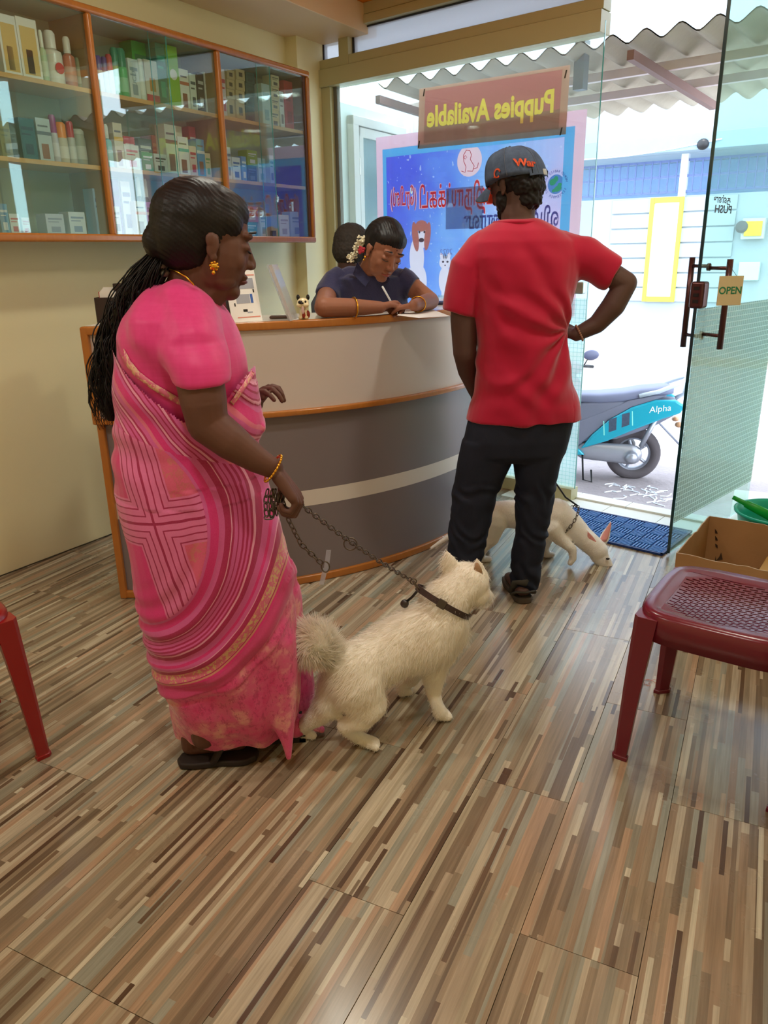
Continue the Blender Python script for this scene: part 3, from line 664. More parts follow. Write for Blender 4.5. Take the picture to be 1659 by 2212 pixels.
# paper sheets under the hands
q = [on_top(x, y)+UP*.0015 for x, y in ((858, 682), (905, 688), (972, 684), (930, 668), (872, 670))]
b = B(); b.prism(q, UP*.0008); tag(build(b, 'paper_sheet', m_paper), 'white paper sheet being written on, overhanging the counter edge', 'paper')
q = [on_top(x, y)+UP*.003 for x, y in ((925, 672), (975, 668), (960, 655), (915, 660))]
b = B(); b.box(on_top(948, 660)+UP*.006+HF*.1, HR*.09, HF*.06, UP*.006); tag(build(b, 'ledger', mat('navy_cover', (24, 28, 60), .5), bevel=.002), 'dark navy ledger lying at the far end of the counter', 'book')
# ------------------------------------------------------------------ wall cabinet
cb = empty('wall_cabinet', CAB.at(1.0, 1.44, .1), 'long wall cabinet with orange wood frame and sliding glass fronts', 'cabinet')
S0, S1, Z0, Z1, OD = -.75, 2.165, 1.435, 2.335, .25
def cbox(name, m, *q, bevel=0, par=cb): 
    b = B()
    for k in q: b.fbox(CAB, *k)
    return build(b, name, m, par, bevel=bevel)
m_lin = mat('grey_green_lining', (176, 184, 168), .6, var=.03)
cbox('back_panel', m_lin, (S0, S1, Z0+.01, Z1-.01, .001, .008)); cbox('side_panel', m_lin, (S0, S0+.015, Z0, Z1, .008, OD-.02)); cbox('side_panel', mat('dark_side', (96, 62, 44), .5), (S1-.03, S1-.012, Z0, Z1, .008, OD-.005))
cbox('top_panel', m_lin, (S0, S1, Z1-.02, Z1-.004, .008, OD-.01)); cbox('bottom_panel', m_lin, (S0, S1, Z0+.004, Z0+.02, .008, OD-.01))
cbox('divider', mat('divider_wood', (150, 128, 84), .5), (.66, .674, Z0, Z1, .008, OD-.01)); cbox('divider', MC['divider_wood'], (1.425, 1.439, Z0, Z1, .008, OD-.01))
BAYS = [(S0+.015, .66), (.674, 1.425), (1.439, S1-.03)]
for z in (2.037, 1.74):
    for a0, a1 in BAYS: cbox('shelf', m_shelf, (a0, a1, z-.018, z, .008, OD-.022), bevel=.0015)
def rail(a0, z0, a1, z1, w=.032):
    b = B()
    if abs(z1-z0) < 1e-4: b.fbox(CAB, a0, a1, z0-w/2, z0+w/2, OD-.02, OD+.012)
    else: b.fbox(CAB, a0-w/2, a0+w/2, z0, z1, OD-.02, OD+.010)
    return build(b, 'frame_rail', m_trim, cb, bevel=.009, seg=3)
rail(S0, Z0+.008, S1+.012, Z0+.008, .034); rail(S0, Z1-.006, S1+.012, Z1-.006, .03)
for a in (S0, .667, 1.432, S1): rail(a, Z0+.02, a, Z1-.02, .026)
m_cg = glass('cabinet_glass', (.92, .985, .965, 1), .015, (.7, .8, .8, 1), 1.9)
for a0, a1 in BAYS:
    mid = (a0+a1)/2
    for k, (x0, x1) in enumerate(((a0, mid+.05), (mid-.05, a1))):
        o = OD-.006-.007*k
        pn = cbox('sliding_pane', m_cg, (x0, x1, Z0+.025, Z1-.02, o-.002, o+.002))
        ex = x1 if k == 0 else x0
        b = B(); b.fbox(CAB, ex-.001, ex+.001, Z0+.025, Z1-.02, o-.0022, o+.0022); build(b, 'pane_edge', m_edge, pn)
        b = B(); hx = (x1-.06) if k == 0 else (x0+.03); b.fbox(CAB, hx, hx+.035, Z0+.027, Z0+.055, o+.002, o+.005); build(b, 'pull', mat('clear_pull', (60, 60, 66), .3), pn, bevel=.001)
# stock: (bay, shelf, x0, x1, ytop, ybottom, kind, body rgb, accent rgb, words)
LV = ('lowest', 'second from below', 'third from below', 'topmost')
ST = [
(0,2,0,40,33,149,'box',(236,236,230),(222,186,110),'white box with a tan picture panel'),
(0,2,41,85,41,160,'box',(238,236,226),(224,190,116),'white box with a yellow picture panel'),
(0,2,77,104,64,165,'bottle',(190,214,176),(232,238,226),'pale green slim bottle with white cap'),
(0,2,106,144,65,172,'bottle',(232,226,214),(214,60,60),'large white bottle with a red dot'),
(0,2,136,168,78,177,'bottle',(206,120,96),(236,232,224),'salmon bottle with white cap'),
(0,2,158,187,85,181,'bottle',(150,164,132),(236,238,228),'grey green bottle with white cap'),
(0,1,0,24,262,335,'box',(120,116,70),(90,90,60),'olive box'),
(0,1,44,78,256,337,'box',(40,92,104),(30,60,80),'dark teal box'),
(0,1,81,112,256,338,'box',(186,196,198),(110,116,130),'silver grey box with a dog picture'),
(0,1,111,129,248,341,'bottle',(200,196,206),(160,50,130),'slim bottle with purple cap'),
(0,1,128,152,264,345,'bottle',(206,196,176),(240,140,50),'bottle with orange cap'),
(0,1,151,166,262,340,'bottle',(190,190,186),(190,50,60),'bottle with red cap behind others'),
(0,1,160,192,278,348,'bottle',(164,166,150),(196,198,186),'grey tub with pale lid'),
(0,0,0,20,440,507,'box',(120,160,190),(220,220,220),'pale blue box'),
(0,0,22,44,462,508,'box',(222,216,216),(200,80,90),'small white box with red mark'),
(0,0,48,66,470,508,'box',(226,206,210),(210,90,110),'small pink and white box'),
(0,0,100,140,462,508,'box',(206,206,216),(160,160,180),'wide pale grey box'),
(0,0,150,186,458,508,'box',(224,226,232),(150,160,190),'white low box'),
(0,0,205,232,408,507,'box',(150,184,216),(60,80,150),'tall light blue box with dark print'),
(1,2,212,226,120,190,'bottle',(226,228,232),(92,70,150),'white bottle with violet cap at the left end'),
(1,2,219,237,122,194,'bottle',(220,228,232),(84,60,140),'white bottle with deep purple cap'),
(1,2,230,249,117,196,'bottle',(236,236,236),(204,70,74),'white bottle with red cap'),
(1,2,240,262,102,199,'bottle',(70,190,110),(20,140,110),'green striped bottle with teal cap, left of two'),
(1,2,258,280,104,203,'bottle',(90,196,130),(20,140,110),'green striped bottle with teal cap, right of two'),
(1,2,279,301,128,206,'box',(216,226,222),(150,170,176),'white box with vertical grey lettering'),
(1,2,292,316,126,209,'bottle',(222,234,222),(236,240,234),'plain white spray can'),
(1,2,314,342,131,213,'box',(240,228,206),(220,80,90),'cream box with a red foot'),
(1,2,288,331,92,200,'boxb',(60,170,60),(20,130,80),'large green box behind the bottles'),
(1,2,331,357,93,154,'boxs',(20,130,104),(60,190,150),'dark green box on top of a stack'),
(1,2,359,384,99,155,'boxs',(140,196,50),(240,240,230),'lime green box with dog roundel, top of the stack'),
(1,2,338,361,156,220,'box',(150,200,60),(240,240,230),'lime green box with dog roundel, lower left'),
(1,2,362,387,161,223,'box',(130,190,40),(240,240,230),'lime green box with dog roundel, lower right'),
(1,2,387,409,150,226,'box',(232,236,222),(190,110,80),'white box with a brown puppy picture'),
(1,2,411,425,160,232,'box',(216,228,216),(70,90,90),'narrow white box with small dog print'),
(1,2,427,442,158,236,'box',(60,62,62),(190,196,196),'black box with silver print'),
(1,2,443,459,158,240,'box',(210,214,210),(90,96,100),'silver white narrow box'),
(1,1,227,245,268,322,'bottle',(120,200,206),(230,240,240),'turquoise spray bottle'),
(1,1,245,265,266,318,'box',(226,214,190),(236,186,60),'cream box with a dog picture, upper left'),
(1,1,268,292,295,330,'boxb',(214,56,70),(240,220,220),'red box at the back'),
(1,1,237,268,326,358,'box',(222,220,210),(120,120,120),'small cream cube box with a cat print'),
(1,1,270,302,313,362,'box',(238,236,232),(220,90,100),'white box with red swoosh'),
(1,1,300,330,300,345,'boxb',(60,72,52),(220,220,200),'dark olive box at the back'),
(1,1,307,331,329,365,'box',(80,160,90),(240,240,240),'white and green small box'),
(1,1,321,342,292,345,'boxb',(170,70,60),(200,120,90),'rust red box at the back'),
(1,1,333,362,333,368,'box',(230,232,232),(40,40,44),'white box with black print'),
(1,1,341,357,291,345,'boxb',(140,160,160),(60,90,110),'tall grey box at the back'),
(1,1,358,384,270,371,'box',(236,238,226),(150,100,80),'tall white box with spaniel picture'),
(1,1,372,394,272,310,'boxb',(228,224,200),(70,120,190),'cream box at the back with blue stripe'),
(1,1,386,409,296,373,'box',(236,236,232),(60,180,180),'white box with turquoise wave and beagle'),
(1,1,409,424,274,330,'boxb',(190,60,70),(230,220,220),'narrow red and white box at the back'),
(1,1,410,426,316,374,'box',(220,200,190),(200,50,60),'red and pink box with rounded print'),
(1,1,426,443,301,376,'box',(90,160,214),(220,220,230),'tall blue box with a dog picture'),
(1,1,443,456,331,378,'box',(226,216,190),(120,170,110),'small cream and green box'),
(1,0,246,262,388,507,'box',(120,76,150),(90,56,120),'tall purple box'),
(1,0,263,284,392,465,'boxs',(236,230,238),(110,80,130),'white box with kitten print on another'),
(1,0,265,285,465,507,'box',(112,72,140),(90,60,110),'purple box under the white one'),
(1,0,286,304,462,508,'box',(238,234,238),(110,90,130),'low white box with lilac edge'),
(1,0,246,262,446,508,'boxf',(210,200,196),(120,100,90),'small pale box at the front corner'),
(1,0,298,314,380,470,'bottle',(56,50,60),(236,236,236),'dark pump bottle with white nozzle, taller'),
(1,0,315,329,386,470,'bottle',(70,66,78),(230,230,230),'dark pump bottle with white nozzle, shorter'),
(1,0,294,317,435,508,'boxf',(240,226,216),(240,130,50),'white box with orange picture'),
(1,0,318,341,437,508,'boxf',(190,120,200),(240,210,220),'violet box with a cat picture'),
(1,0,342,358,438,508,'boxf',(232,76,84),(250,220,210),'red box with vertical white lettering'),
(1,0,360,378,435,508,'boxf',(190,200,60),(240,240,230),'lime and white box'),
(1,0,380,402,420,508,'box',(180,196,214),(120,150,190),'pale blue box'),
(1,0,405,428,430,508,'box',(226,226,230),(150,160,180),'white carton'),
(2,2,478,488,150,232,'box',(226,206,200),(200,70,80),'narrow white and red box at the left end'),
] + [(2,2,490,507,214-21*k,233-21*k,'boxs' if k else 'box',(200,178,128),(70,60,44),'small kraft box with black diamond, left stack, %s' % LV[k]) for k in range(4)] + [
(2,2,510,529,219-23*k,241-23*k,'boxs' if k else 'box',(204,182,132),(70,60,44),'small kraft box with black diamond, middle stack, %s' % LV[k]) for k in range(4)] + [
(2,2,531,550,229-24*k,252-24*k,'boxs' if k else 'box',(30,84,74),(20,60,54),'dark green box, stack %s' % LV[k]) for k in range(4)] + [
(2,2,566,584,182,257,'box',(226,236,232),(150,190,200),'white box with pale blue print'),
] + [(2,2,586,603,238-25*k,262-25*k,'boxs' if k else 'box',(222,204,156),(90,76,60),'tan box, right stack, %s' % LV[k]) for k in range(4)] + [
(2,2,604,614,198,266,'box',(232,234,230),(140,140,140),'slim white box beside the tan stack'),
(2,2,615,634,176,270,'box',(206,60,70),(170,40,50),'tall red box'),
(2,2,637,643,242,276,'bottle',(60,100,70),(220,220,220),'tiny green bottle, left of two'),
(2,2,645,651,244,278,'bottle',(60,100,70),(220,220,220),'tiny green bottle, right of two'),
(2,1,490,500,318,382,'box',(222,224,228),(120,130,150),'slim white carton'),
(2,1,502,520,340,384,'box',(228,230,236),(90,110,170),'white carton with blue stripe'),
(2,1,522,533,338,386,'box',(120,160,220),(240,240,250),'narrow blue carton'),
(2,1,535,555,358,388,'box',(66,80,92),(120,130,140),'dark grey box'),
(2,1,534,556,325,358,'boxs',(160,176,80),(236,226,236),'lime and white box on a dark one'),
(2,1,558,574,342,390,'box',(210,224,226),(150,190,200),'pale mint box'),
(2,1,583,592,336,391,'box',(214,218,224),(110,120,140),'slim grey box'),
(2,0,533,556,480,511,'box',(50,140,150),(220,230,230),'teal box under an orange one'),
(2,0,531,558,446,480,'boxs',(206,110,80),(230,190,160),'orange box on a teal one'),
(2,0,562,577,458,511,'box',(220,228,232),(140,170,190),'white carton with blue edge'),
(2,0,604,625,464,512,'box',(226,206,180),(180,150,120),'beige carton'),
(2,0,628,660,458,512,'box',(180,186,196),(120,130,150),'wide grey carton'),
]
SHZ = {0: Z0+.02, 1: 1.74, 2: 2.037}; BN = ('left', 'middle', 'right'); SN_ = ('bottom', 'middle', 'top')
MCOL = {}
def cm(c, r=.45):
    k = (tuple(c), r)
    if k not in MCOL: MCOL[k] = mat('print_%02x%02x%02x' % tuple(c), tuple(c), r, var=.04, vs=30)
    return MCOL[k]
tops = {}; placed = {}
for bay, sh, x0, x1, yt, yb, kind, c1, c2, words in ST:
    of = {'box': .165, 'boxb': .10, 'boxs': .165, 'boxf': .20, 'bottle': .175}[kind]
    a0, zt = CAB.px(x0, (yt+yb)/2, of); a1, _ = CAB.px(x1, (yt+yb)/2, of); _, zt = CAB.px((x0+x1)/2, yt, of); _, zb = CAB.px((x0+x1)/2, yb, of)
    z0 = SHZ[sh]
    if kind == 'boxs':
        am = (a0+a1)/2; cand = [t for t in tops.get((bay, sh), []) if t[0]-.01 < am < t[1]+.01 and abs(t[2]-zb) < .05]
        z0 = max(t[2] for t in cand) if cand else z0
    a0 += .0012; a1 -= .0012; ztt = max(zt, z0+.03); ly = {'boxb': 1, 'boxf': 2}.get(kind, 0)
    for (b0_, b1_, bt_, bz_, bl_) in placed.get((bay, sh), []):
        if bl_ == ly and min(bt_, ztt)-max(bz_, z0) > .002 and a0 < b1_ and b0_ < a1:
            if (a0+a1) > (b0_+b1_): a0 = b1_+.0008
            else: a1 = b0_-.0008
    if a1-a0 < .014: continue
    placed.setdefault((bay, sh), []).append((a0, a1, ztt, z0, ly))
    lab = '%s, %s bay %s shelf' % (words, BN[bay], SN_[sh])
    zt = max(zt, z0+.03); ceil_ = {0: 1.72, 1: 2.017, 2: 2.31}[sh]; zt = min(zt, ceil_-.004); z0 += .0006
    tops.setdefault((bay, sh), []).append((a0, a1, zt))
    base = CAB.at((a0+a1)/2, z0, of)
    if kind != 'bottle':
        e = empty('carton', base, lab, 'box', 'cartons in the wall cabinet'); ob = {'boxb': .085, 'boxf': .03}.get(kind, min(.07, of-.015))
        ob = min(ob, .065 if kind != 'boxb' else .08)
        if kind == 'boxf': ob = .03
        b = B(); b.fbox(CAB, a0, a1, z0, zt, of-ob, of); build(b, 'body', cm(c1), e, bevel=.001, seg=1)
        w_, h_ = a1-a0, zt-z0
        wd = words
        def pr(u0, u1, v0, v1, c, nm='print', circle=False):
            F_ = lambda u, v: CAB.at(a0+w_*u, z0+h_*v, of+.0009)
            if circle: pts = [F_(.5+.32*math.cos(t), v0+.32*w_/h_*math.sin(t)) for t in [2*math.pi*i/16 for i in range(16)]]
            else: pts = [F_(u0, v0), F_(u1, v0), F_(u1, v1), F_(u0, v1)]
            b = B(); b.prism(pts, -CAB.n*.0006); return build(b, nm, cm(c, .5), e)
        if 'roundel' in wd or 'diamond' in wd: pr(0, 0, .55, 0, c2, circle='roundel' in wd) if 'roundel' in wd else pr(.3, .7, .3, .7, c2); 
        elif 'panel' in wd: pr(.12, .88, .10, .86, c2); pr(.3, .62, .12, .5, (70, 60, 56), 'dog_print')
        elif 'picture' in wd or 'beagle' in wd: pr(.0, 1, .62, .7, c2); pr(.2, .7, .08, .42, (150, 96, 70), 'dog_print'); pr(.1, .8, .8, .84, (110, 110, 120))
        elif 'foot' in wd: pr(0, 1, .0, .22, c2); pr(.3, .75, .3, .6, (214, 150, 60), 'dog_print')
        else: pr(.12, .88, .72, .80, c2); pr(.12, .7, .60, .64, c2); pr(.25, .75, .15, .4, c2)
        if 'vertical white lettering' in wd: text('THROMBO', .017, CAB.at((a0+a1)/2, z0+h_*.5, of+.0015), UP, -CAB.u, 'lettering', cm((250, 240, 235)), e, ext=.0002)
        if 'vertical grey lettering' in wd: text('UCEF', .03, CAB.at((a0+a1)/2, z0+h_*.55, of+.0015), UP, -CAB.u, 'lettering', cm((150, 170, 176)), e, ext=.0002)
    else:
        e = empty('bottle', base, lab, 'bottle', 'bottles in the wall cabinet'); r = (a1-a0)/2; h_ = zt-z0; fl = 1
        c_ = CAB.at((a0+a1)/2, z0, of-r)
        tub = 'tub' in words or 'can' in words; neck = .9 if tub else .45; nh = .86 if tub else .68
        b = B(); b.lathe(c_, [(r*.9, 0), (r, .004), (r, h_*nh*.82), (r*.93, h_*nh*.92), (r*neck, h_*nh), (r*neck, h_*nh+.003)], 18); build(b, 'body', cm(c1, .3), e, auto=True)
        capc = c2 if 'cap' in words or 'lid' in words or 'nozzle' in words else (238, 238, 232)
        big = 'teal cap' in words or 'purple' in words or 'violet' in words or 'orange' in words or 'red cap' in words
        rc_ = r*(.92 if (tub or big) else .55); z1_ = h_*nh*(.80 if big else 1)
        b = B(); b.lathe(c_, [(rc_, z1_), (rc_, h_*.95), (rc_*.7, h_), (rc_*.2, h_)], 16); build(b, 'cap', cm(capc, .35), e, auto=True)
        b = B(); b.lathe(c_, [(r+.0006, h_*nh*.2), (r+.0006, h_*nh*.62)], 18, cap=False)
        lb = build(b, 'wrap_label', cm(tuple(min(255, int(x*.6+100)) for x in c1)), e, smooth=True)
        if 'red dot' in words:
            b = B(); b.lathe(c_+CAB.n*(r+.0008)+UP*h_*.32, [(r*.5, 0), (r*.5, .0008)], 16, axis=CAB.n); build(b, 'red_dot', cm((214, 60, 60)), e)
# ------------------------------------------------------------------ outside
def rough_ground(name, c1, c2, sc_, bumps=.6):
    t = NT(name); p = t.pos('world'); n = t.noise(p, sc_, 6, .65); n2 = t.noise(p, sc_*9, 3)
    t.pbr(t.mix(n, c1, c2), .95, 0, .2, t.bump(n2, bumps, .02)); return t.mat
m_apron = rough_ground('dusty_concrete_apron', K(130, 120, 122), K(172, 162, 162), 2.5)
m_road = rough_ground('pale_road', K(160, 156, 156), K(178, 176, 176), 1.2, .2)
m_gravel = rough_ground('gravel_verge', K(120, 100, 84), K(220, 206, 190), 9, 1)
def ground(name, y0, y1, m, z=G0):
    o = build(B().abox(-14, 12, y0, y1, z-.1, z), name, m); tag(o, kind='structure'); return o
ground('ground', 4.0, 7.15, m_apron); ground('road', 7.15, 13.2, m_road, G0-.002); ground('verge', 13.2, 14.3, m_gravel, G0+.004); ground('pavement', 14.3, 19, m_road, G0+.01)
for n in bpy.data.objects:
    if n.name in ('ground', 'road', 'verge', 'pavement'): n['kind'] = 'structure'
def ring_of_white():
    b = B(); rr = random.Random(5)
    for k in range(26):
        p = FL(1380+rr.uniform(-60, 66), 1073+rr.uniform(-22, 14), G0+.003); t = rr.uniform(0, 6)
        b.tube([p+V((math.cos(t+s)*rr.uniform(.05, .12), math.sin(t+s)*rr.uniform(.05, .12), 0)) for s in (0, .5, 1, 1.5)], .006, 4)
    return b
o = build(ring_of_white(), 'chalk_drawing', mat('chalk', (225, 228, 235), .9)); tag(o, 'faint white chalk drawing on the ground outside the door', 'drawing')
# wall across the street
def fw(x0, y0, x1, y1, o):                       # rectangle given by two picture corners on the far wall
    a0, z1 = FW.px(x0, y0, o); a1, z0 = FW.px(x1, y1, o); return min(a0, a1), max(a0, a1), min(z0, z1), max(z0, z1)
hs = empty('house', FW.at(0, G0, -.2), 'pale house across the street with slatted wall, yellow frame and blue railing', 'building')
m_hw = mat('white_house_paint', (160, 172, 178), .7, var=.02); m_hb = mat('sky_blue_paint', (150, 180, 216), .6); m_hy = mat('yellow_frame_paint', (248, 214, 60), .5); m_hg = mat('grey_blue_slab', (140, 162, 176), .7); m_groove = mat('groove_paint', (150, 160, 165), .8)
zt = FW.px(1400, 424, 0)[1]
b = B(); b.fbox(FW, -7, 9, G0, zt-.02, 0, .25); build(b, 'boundary_wall', m_hw, hs)
a0, a1, z0, z1 = fw(1325, 432, 1567, 655, 0)
nsl = 7
for k in range(nsl):
    zz0 = z0+(z1-z0)*k/nsl; zz1 = z0+(z1-z0)*(k+1)/nsl
    b = B(); b.fbox(FW, a0, a1, zz0+.012, zz1-.012, -.035, -.001); build(b, 'wall_slat', m_hw, hs, bevel=.006)
a0, a1, z0, z1 = fw(1407, 428, 1456, 652, -.05)
for q in ((a0, a0+.07, z0, z1), (a1-.07, a1, z0, z1), (a0+.07, a1-.07, z0, z0+.09), (a0+.07, a1-.07, z1-.09, z1)):
    b = B(); b.fbox(FW, q[0], q[1], q[2], q[3], -.10, -.036); build(b, 'yellow_frame', m_hy, hs, bevel=.004)
b = B(); b.fbox(FW, a0+.07, a1-.07, z0+.09, z1-.09, -.05, -.036); build(b, 'frame_panel', mat('pale_blue_panel', (196, 220, 236), .6), hs)
# railing
zr0, zr1 = FW.px(1400, 418, 0)[1], FW.px(1400, 352, 0)[1]
for z in (zr0, (zr0+zr1)/2, zr1): b = B(); b.fbox(FW, -2.2, 6, z-.02, z+.02, -.02, .02); build(b, 'rail', mat('blue_grey_rail', (84, 104, 150), .5), hs)
for k in range(56):
    b = B(); a = -2.1+k*.145; b.fbox(FW, a-.012, a+.012, zr0, zr1, -.03, -.01); build(b, 'baluster', MC['blue_grey_rail'], hs)
for a in (-2.2, .35, 2.9, 5.4): b = B(); b.fbox(FW, a-.06, a+.06, zr0-.1, zr1+.18, -.06, .06); build(b, 'rail_post', mat('white_post', (214, 218, 222), .6), hs)
b = B(); b.fbox(FW, -7, 9, zt-.1, 4.2, 1.5, 1.7); build(b, 'upper_wall', m_hb, hs)
za, zb_ = FW.px(1450, 335, 0)[1], FW.px(1450, 300, 0)[1]
b = B(); b.fbox(FW, -7, 9, za, zb_, -.5, 1.7); build(b, 'balcony_slab', m_hg, hs, bevel=.01)
b = B(); b.fbox(FW, -7, 9, zb_+.001, 6.5, .3, .5); build(b, 'upper_storey', m_hw, hs)
a_, z_ = FW.px(1519, 312, -.5); b = B(); b.ell(FW.at(a_, z_, -.52), FW.u*.1, FW.n*.07, UP*.09, 12, 8); build(b, 'floodlight', m_black, hs, smooth=True)
mb = empty('meter_box', FW.at(*FW.px(1628, 512, -.05), -.05), 'yellow electricity meter box on the wall across the street', 'meter box')
a0, a1, z0, z1 = fw(1606, 472, 1650, 516, -.1)
b = B(); b.fbox(FW, a0, a1, z0, z1, -.16, -.04); build(b, 'case', mat('grey_case', (190, 196, 190), .6), mb, bevel=.01)
b = B(); b.fbox(FW, a0+.05, a1-.04, z0+.05, z1-.05, -.19, -.16); build(b, 'yellow_cover', mat('bright_yellow', (250, 214, 20), .4), mb, bevel=.01)
a_, z_ = FW.px(1602, 490, -.2); b = B(); b.lathe(FW.at(a_, z_, -.16), [(.1, -.02), (.1, .05), (.06, .06)], 16, axis=-FW.n); build(b, 'dial', mat('dark_dial', (80, 80, 84), .5), mb)
a0, a1, z0, z1 = fw(1597, 566, 1637, 606, -.1); b = B(); b.fbox(FW, a0, a1, z0, z1, -.1, -.001); tag(build(b, 'junction_box', mat('pale_green_box', (196, 222, 220), .6), bevel=.01), 'small pale green junction box below the meter box', 'junction box')
p_ = FL(1475, 712, G0+.01); b = B(); b.lathe(p_, [(.11, 0), (.15, .40), (.17, .42), (.15, .44), (.14, .44), (.10, .02)], 20); tag(build(b, 'bucket', mat('white_bucket', (214, 222, 226), .6), auto=True), 'white plastic bucket standing at the foot of the far wall', 'bucket')
b = B(); p0, p1 = FW.at(*FW.px(1180, 348, -.5), -.51), FW.at(*FW.px(1560, 300, -.5), -.51); b.tube([p0.lerp(p1, i/8)-UP*.08*math.sin(math.pi*i/8) for i in range(9)], .012, 5); build(b, 'overhead_wire', mat('wire_grey', (226, 230, 234), .5), hs)
# ------------------------------------------------------------------ corrugated awning
AW = Frame(FAC.at(0, 0, .22)[:2], -13.5)
aw = empty('awning', AW.at(1.8, 2.4, .5), 'corrugated cement sheet awning on painted steel purlins outside the shop', 'awning')
t_ = NT('aged_cement_sheet'); p = t_.pos(); x_, y_, z_ = t_.sep(p)[:3]
m_cem = mat('aged_cement_sheet2', (196, 186, 166), .8, vs=6, var=.18, bump=.4, bs=30)
PIT = .177
def aw_z(o): return 2.372-(o-.12)*.058
def sheet_piece(a0, a1, name):
    n = max(8, int((a1-a0)/PIT*10)); m = 30; b = B(); vs = []; fs = []
    for s_, th in ((0, 0), (1, .007)):
        for j in range(m+1):
            o = .12+1.54*j/m
            for i in range(n+1):
                a = a0+(a1-a0)*i/n; ph = 2*math.pi*a/PIT
                z = aw_z(o)+.024*math.cos(ph)*(1+.08*math.cos(2*ph))
                if o > .95: z += .0045*abs(((o*42+abs(math.sin(ph/2))*2.2) % 1)-.5)*2
                vs.append(AW.at(a, z+th, o))
    q = (n+1)*(m+1)
    for j in range(m):
        for i in range(n):
            k = j*(n+1)+i; fs += [(k, k+1, k+n+2, k+n+1), (q+k+n+1, q+k+n+2, q+k+1, q+k)]
    b.add(vs, fs); return build(b, name, m_cem, aw, smooth=True)
for k in range(5): sheet_piece(.2+k*.885, .2+(k+1)*.885+.09, 'corrugated_sheet')
m_pur = mat('pinkish_steel', (236, 220, 216), .5)
for o in (.48, .92):
    b = B(); b.fbox(AW, .18, 4.8, aw_z(o)-.085, aw_z(o)-.04, o-.02, o+.02); build(b, 'purlin', m_pur, aw, bevel=.003)
for a in (1.93, 4.1, .3):
    b = B(); q0, q1 = AW.at(a, aw_z(.0)-.11, .0), AW.at(a, aw_z(1.3)-.11, 1.3); b.box((q0+q1)/2, (q1-q0)*.5, AW.u*.018, UP*.022); build(b, 'rafter', mat('brown_rafter', (146, 112, 104), .6), aw)
b = B(); b.fbox(AW, 1.5, 1.56, 2.2, 2.44, .25, .31); build(b, 'bracket', mat('grey_bracket', (120, 130, 138), .6), aw)
# lintel fascia above the door, outside
b = B(); b.fbox(FAC, -.2, 4.4, 2.66, 2.98, .14, .20); o = build(b, 'trim_4', mat('mauve_fascia', (190, 176, 182), .7)); tag(o, kind='structure')
# side wall outside, with its window
SW = Frame((-2.06, 4.72), 86, flip=True)         # s runs outwards, n to the right
sw = empty('side_building', SW.at(.6, G0), 'pale mint side wall outside the window with a white framed casement', 'building')
m_mint = mat('pale_mint_wall', (214, 232, 226), .7, var=.03)
b = B(); b.fbox(SW, 0, .88, G0, 2.27, -.15, 0); build(b, 'wall', m_mint, sw)
wx0, wz1 = SW.px(757, 248, .03); wx1, _ = SW.px(872, 300, .03)
wz0 = .95
m_wf = mat('white_window_frame', (224, 228, 222), .5)
for (q0, q1, r0, r1, d) in ((wx0, wx0+.07, wz0, wz1, .05), (wx1-.05, wx1, wz0, wz1, .05), (wx0, wx1, wz1-.055, wz1, .052), (wx0, wx1, wz0, wz0+.05, .052)):
    b = B(); b.fbox(SW, q0, q1, r0, r1, 0, d); build(b, 'window_frame', m_wf, sw, bevel=.004)
cs = None
b = B(); s0_, s1_ = wx0+.08, wx1-.055
for q in ((s0_, s0_+.05, wz0+.06, wz1-.06), (s1_-.04, s1_, wz0+.06, wz1-.06), (s0_, s1_, wz1-.12, wz1-.06), (s0_, s1_, wz0+.06, wz0+.1)): b.fbox(SW, *q, .01, .045)
cs = build(b, 'casement', m_wf, sw, bevel=.003); b = B(); b.fbox(SW, s0_+.05, s1_-.04, wz0+.1, wz1-.12, .02, .026); build(b, 'pane', mat('grey_green_pane', (120, 150, 152), .1, spec=.8), cs)
for z in (wz1-.3, wz1-.75): b = B(); b.tube([SW.at(s0_-.006, z-.05, .045), SW.at(s0_-.006, z+.05, .045)], .008, 8); build(b, 'hinge', m_steel, sw)
for a in (.85, .905): b = B(); b.tube([SW.at(a, G0, .085), SW.at(a, 2.25, .085)], .022, 12); tag(build(b, 'drain_pipe', mat('grey_pipe', (190, 200, 200), .4), smooth=True), 'grey %s drain pipe at the corner of the mint wall' % ('inner' if a < .88 else 'outer'), 'pipe')
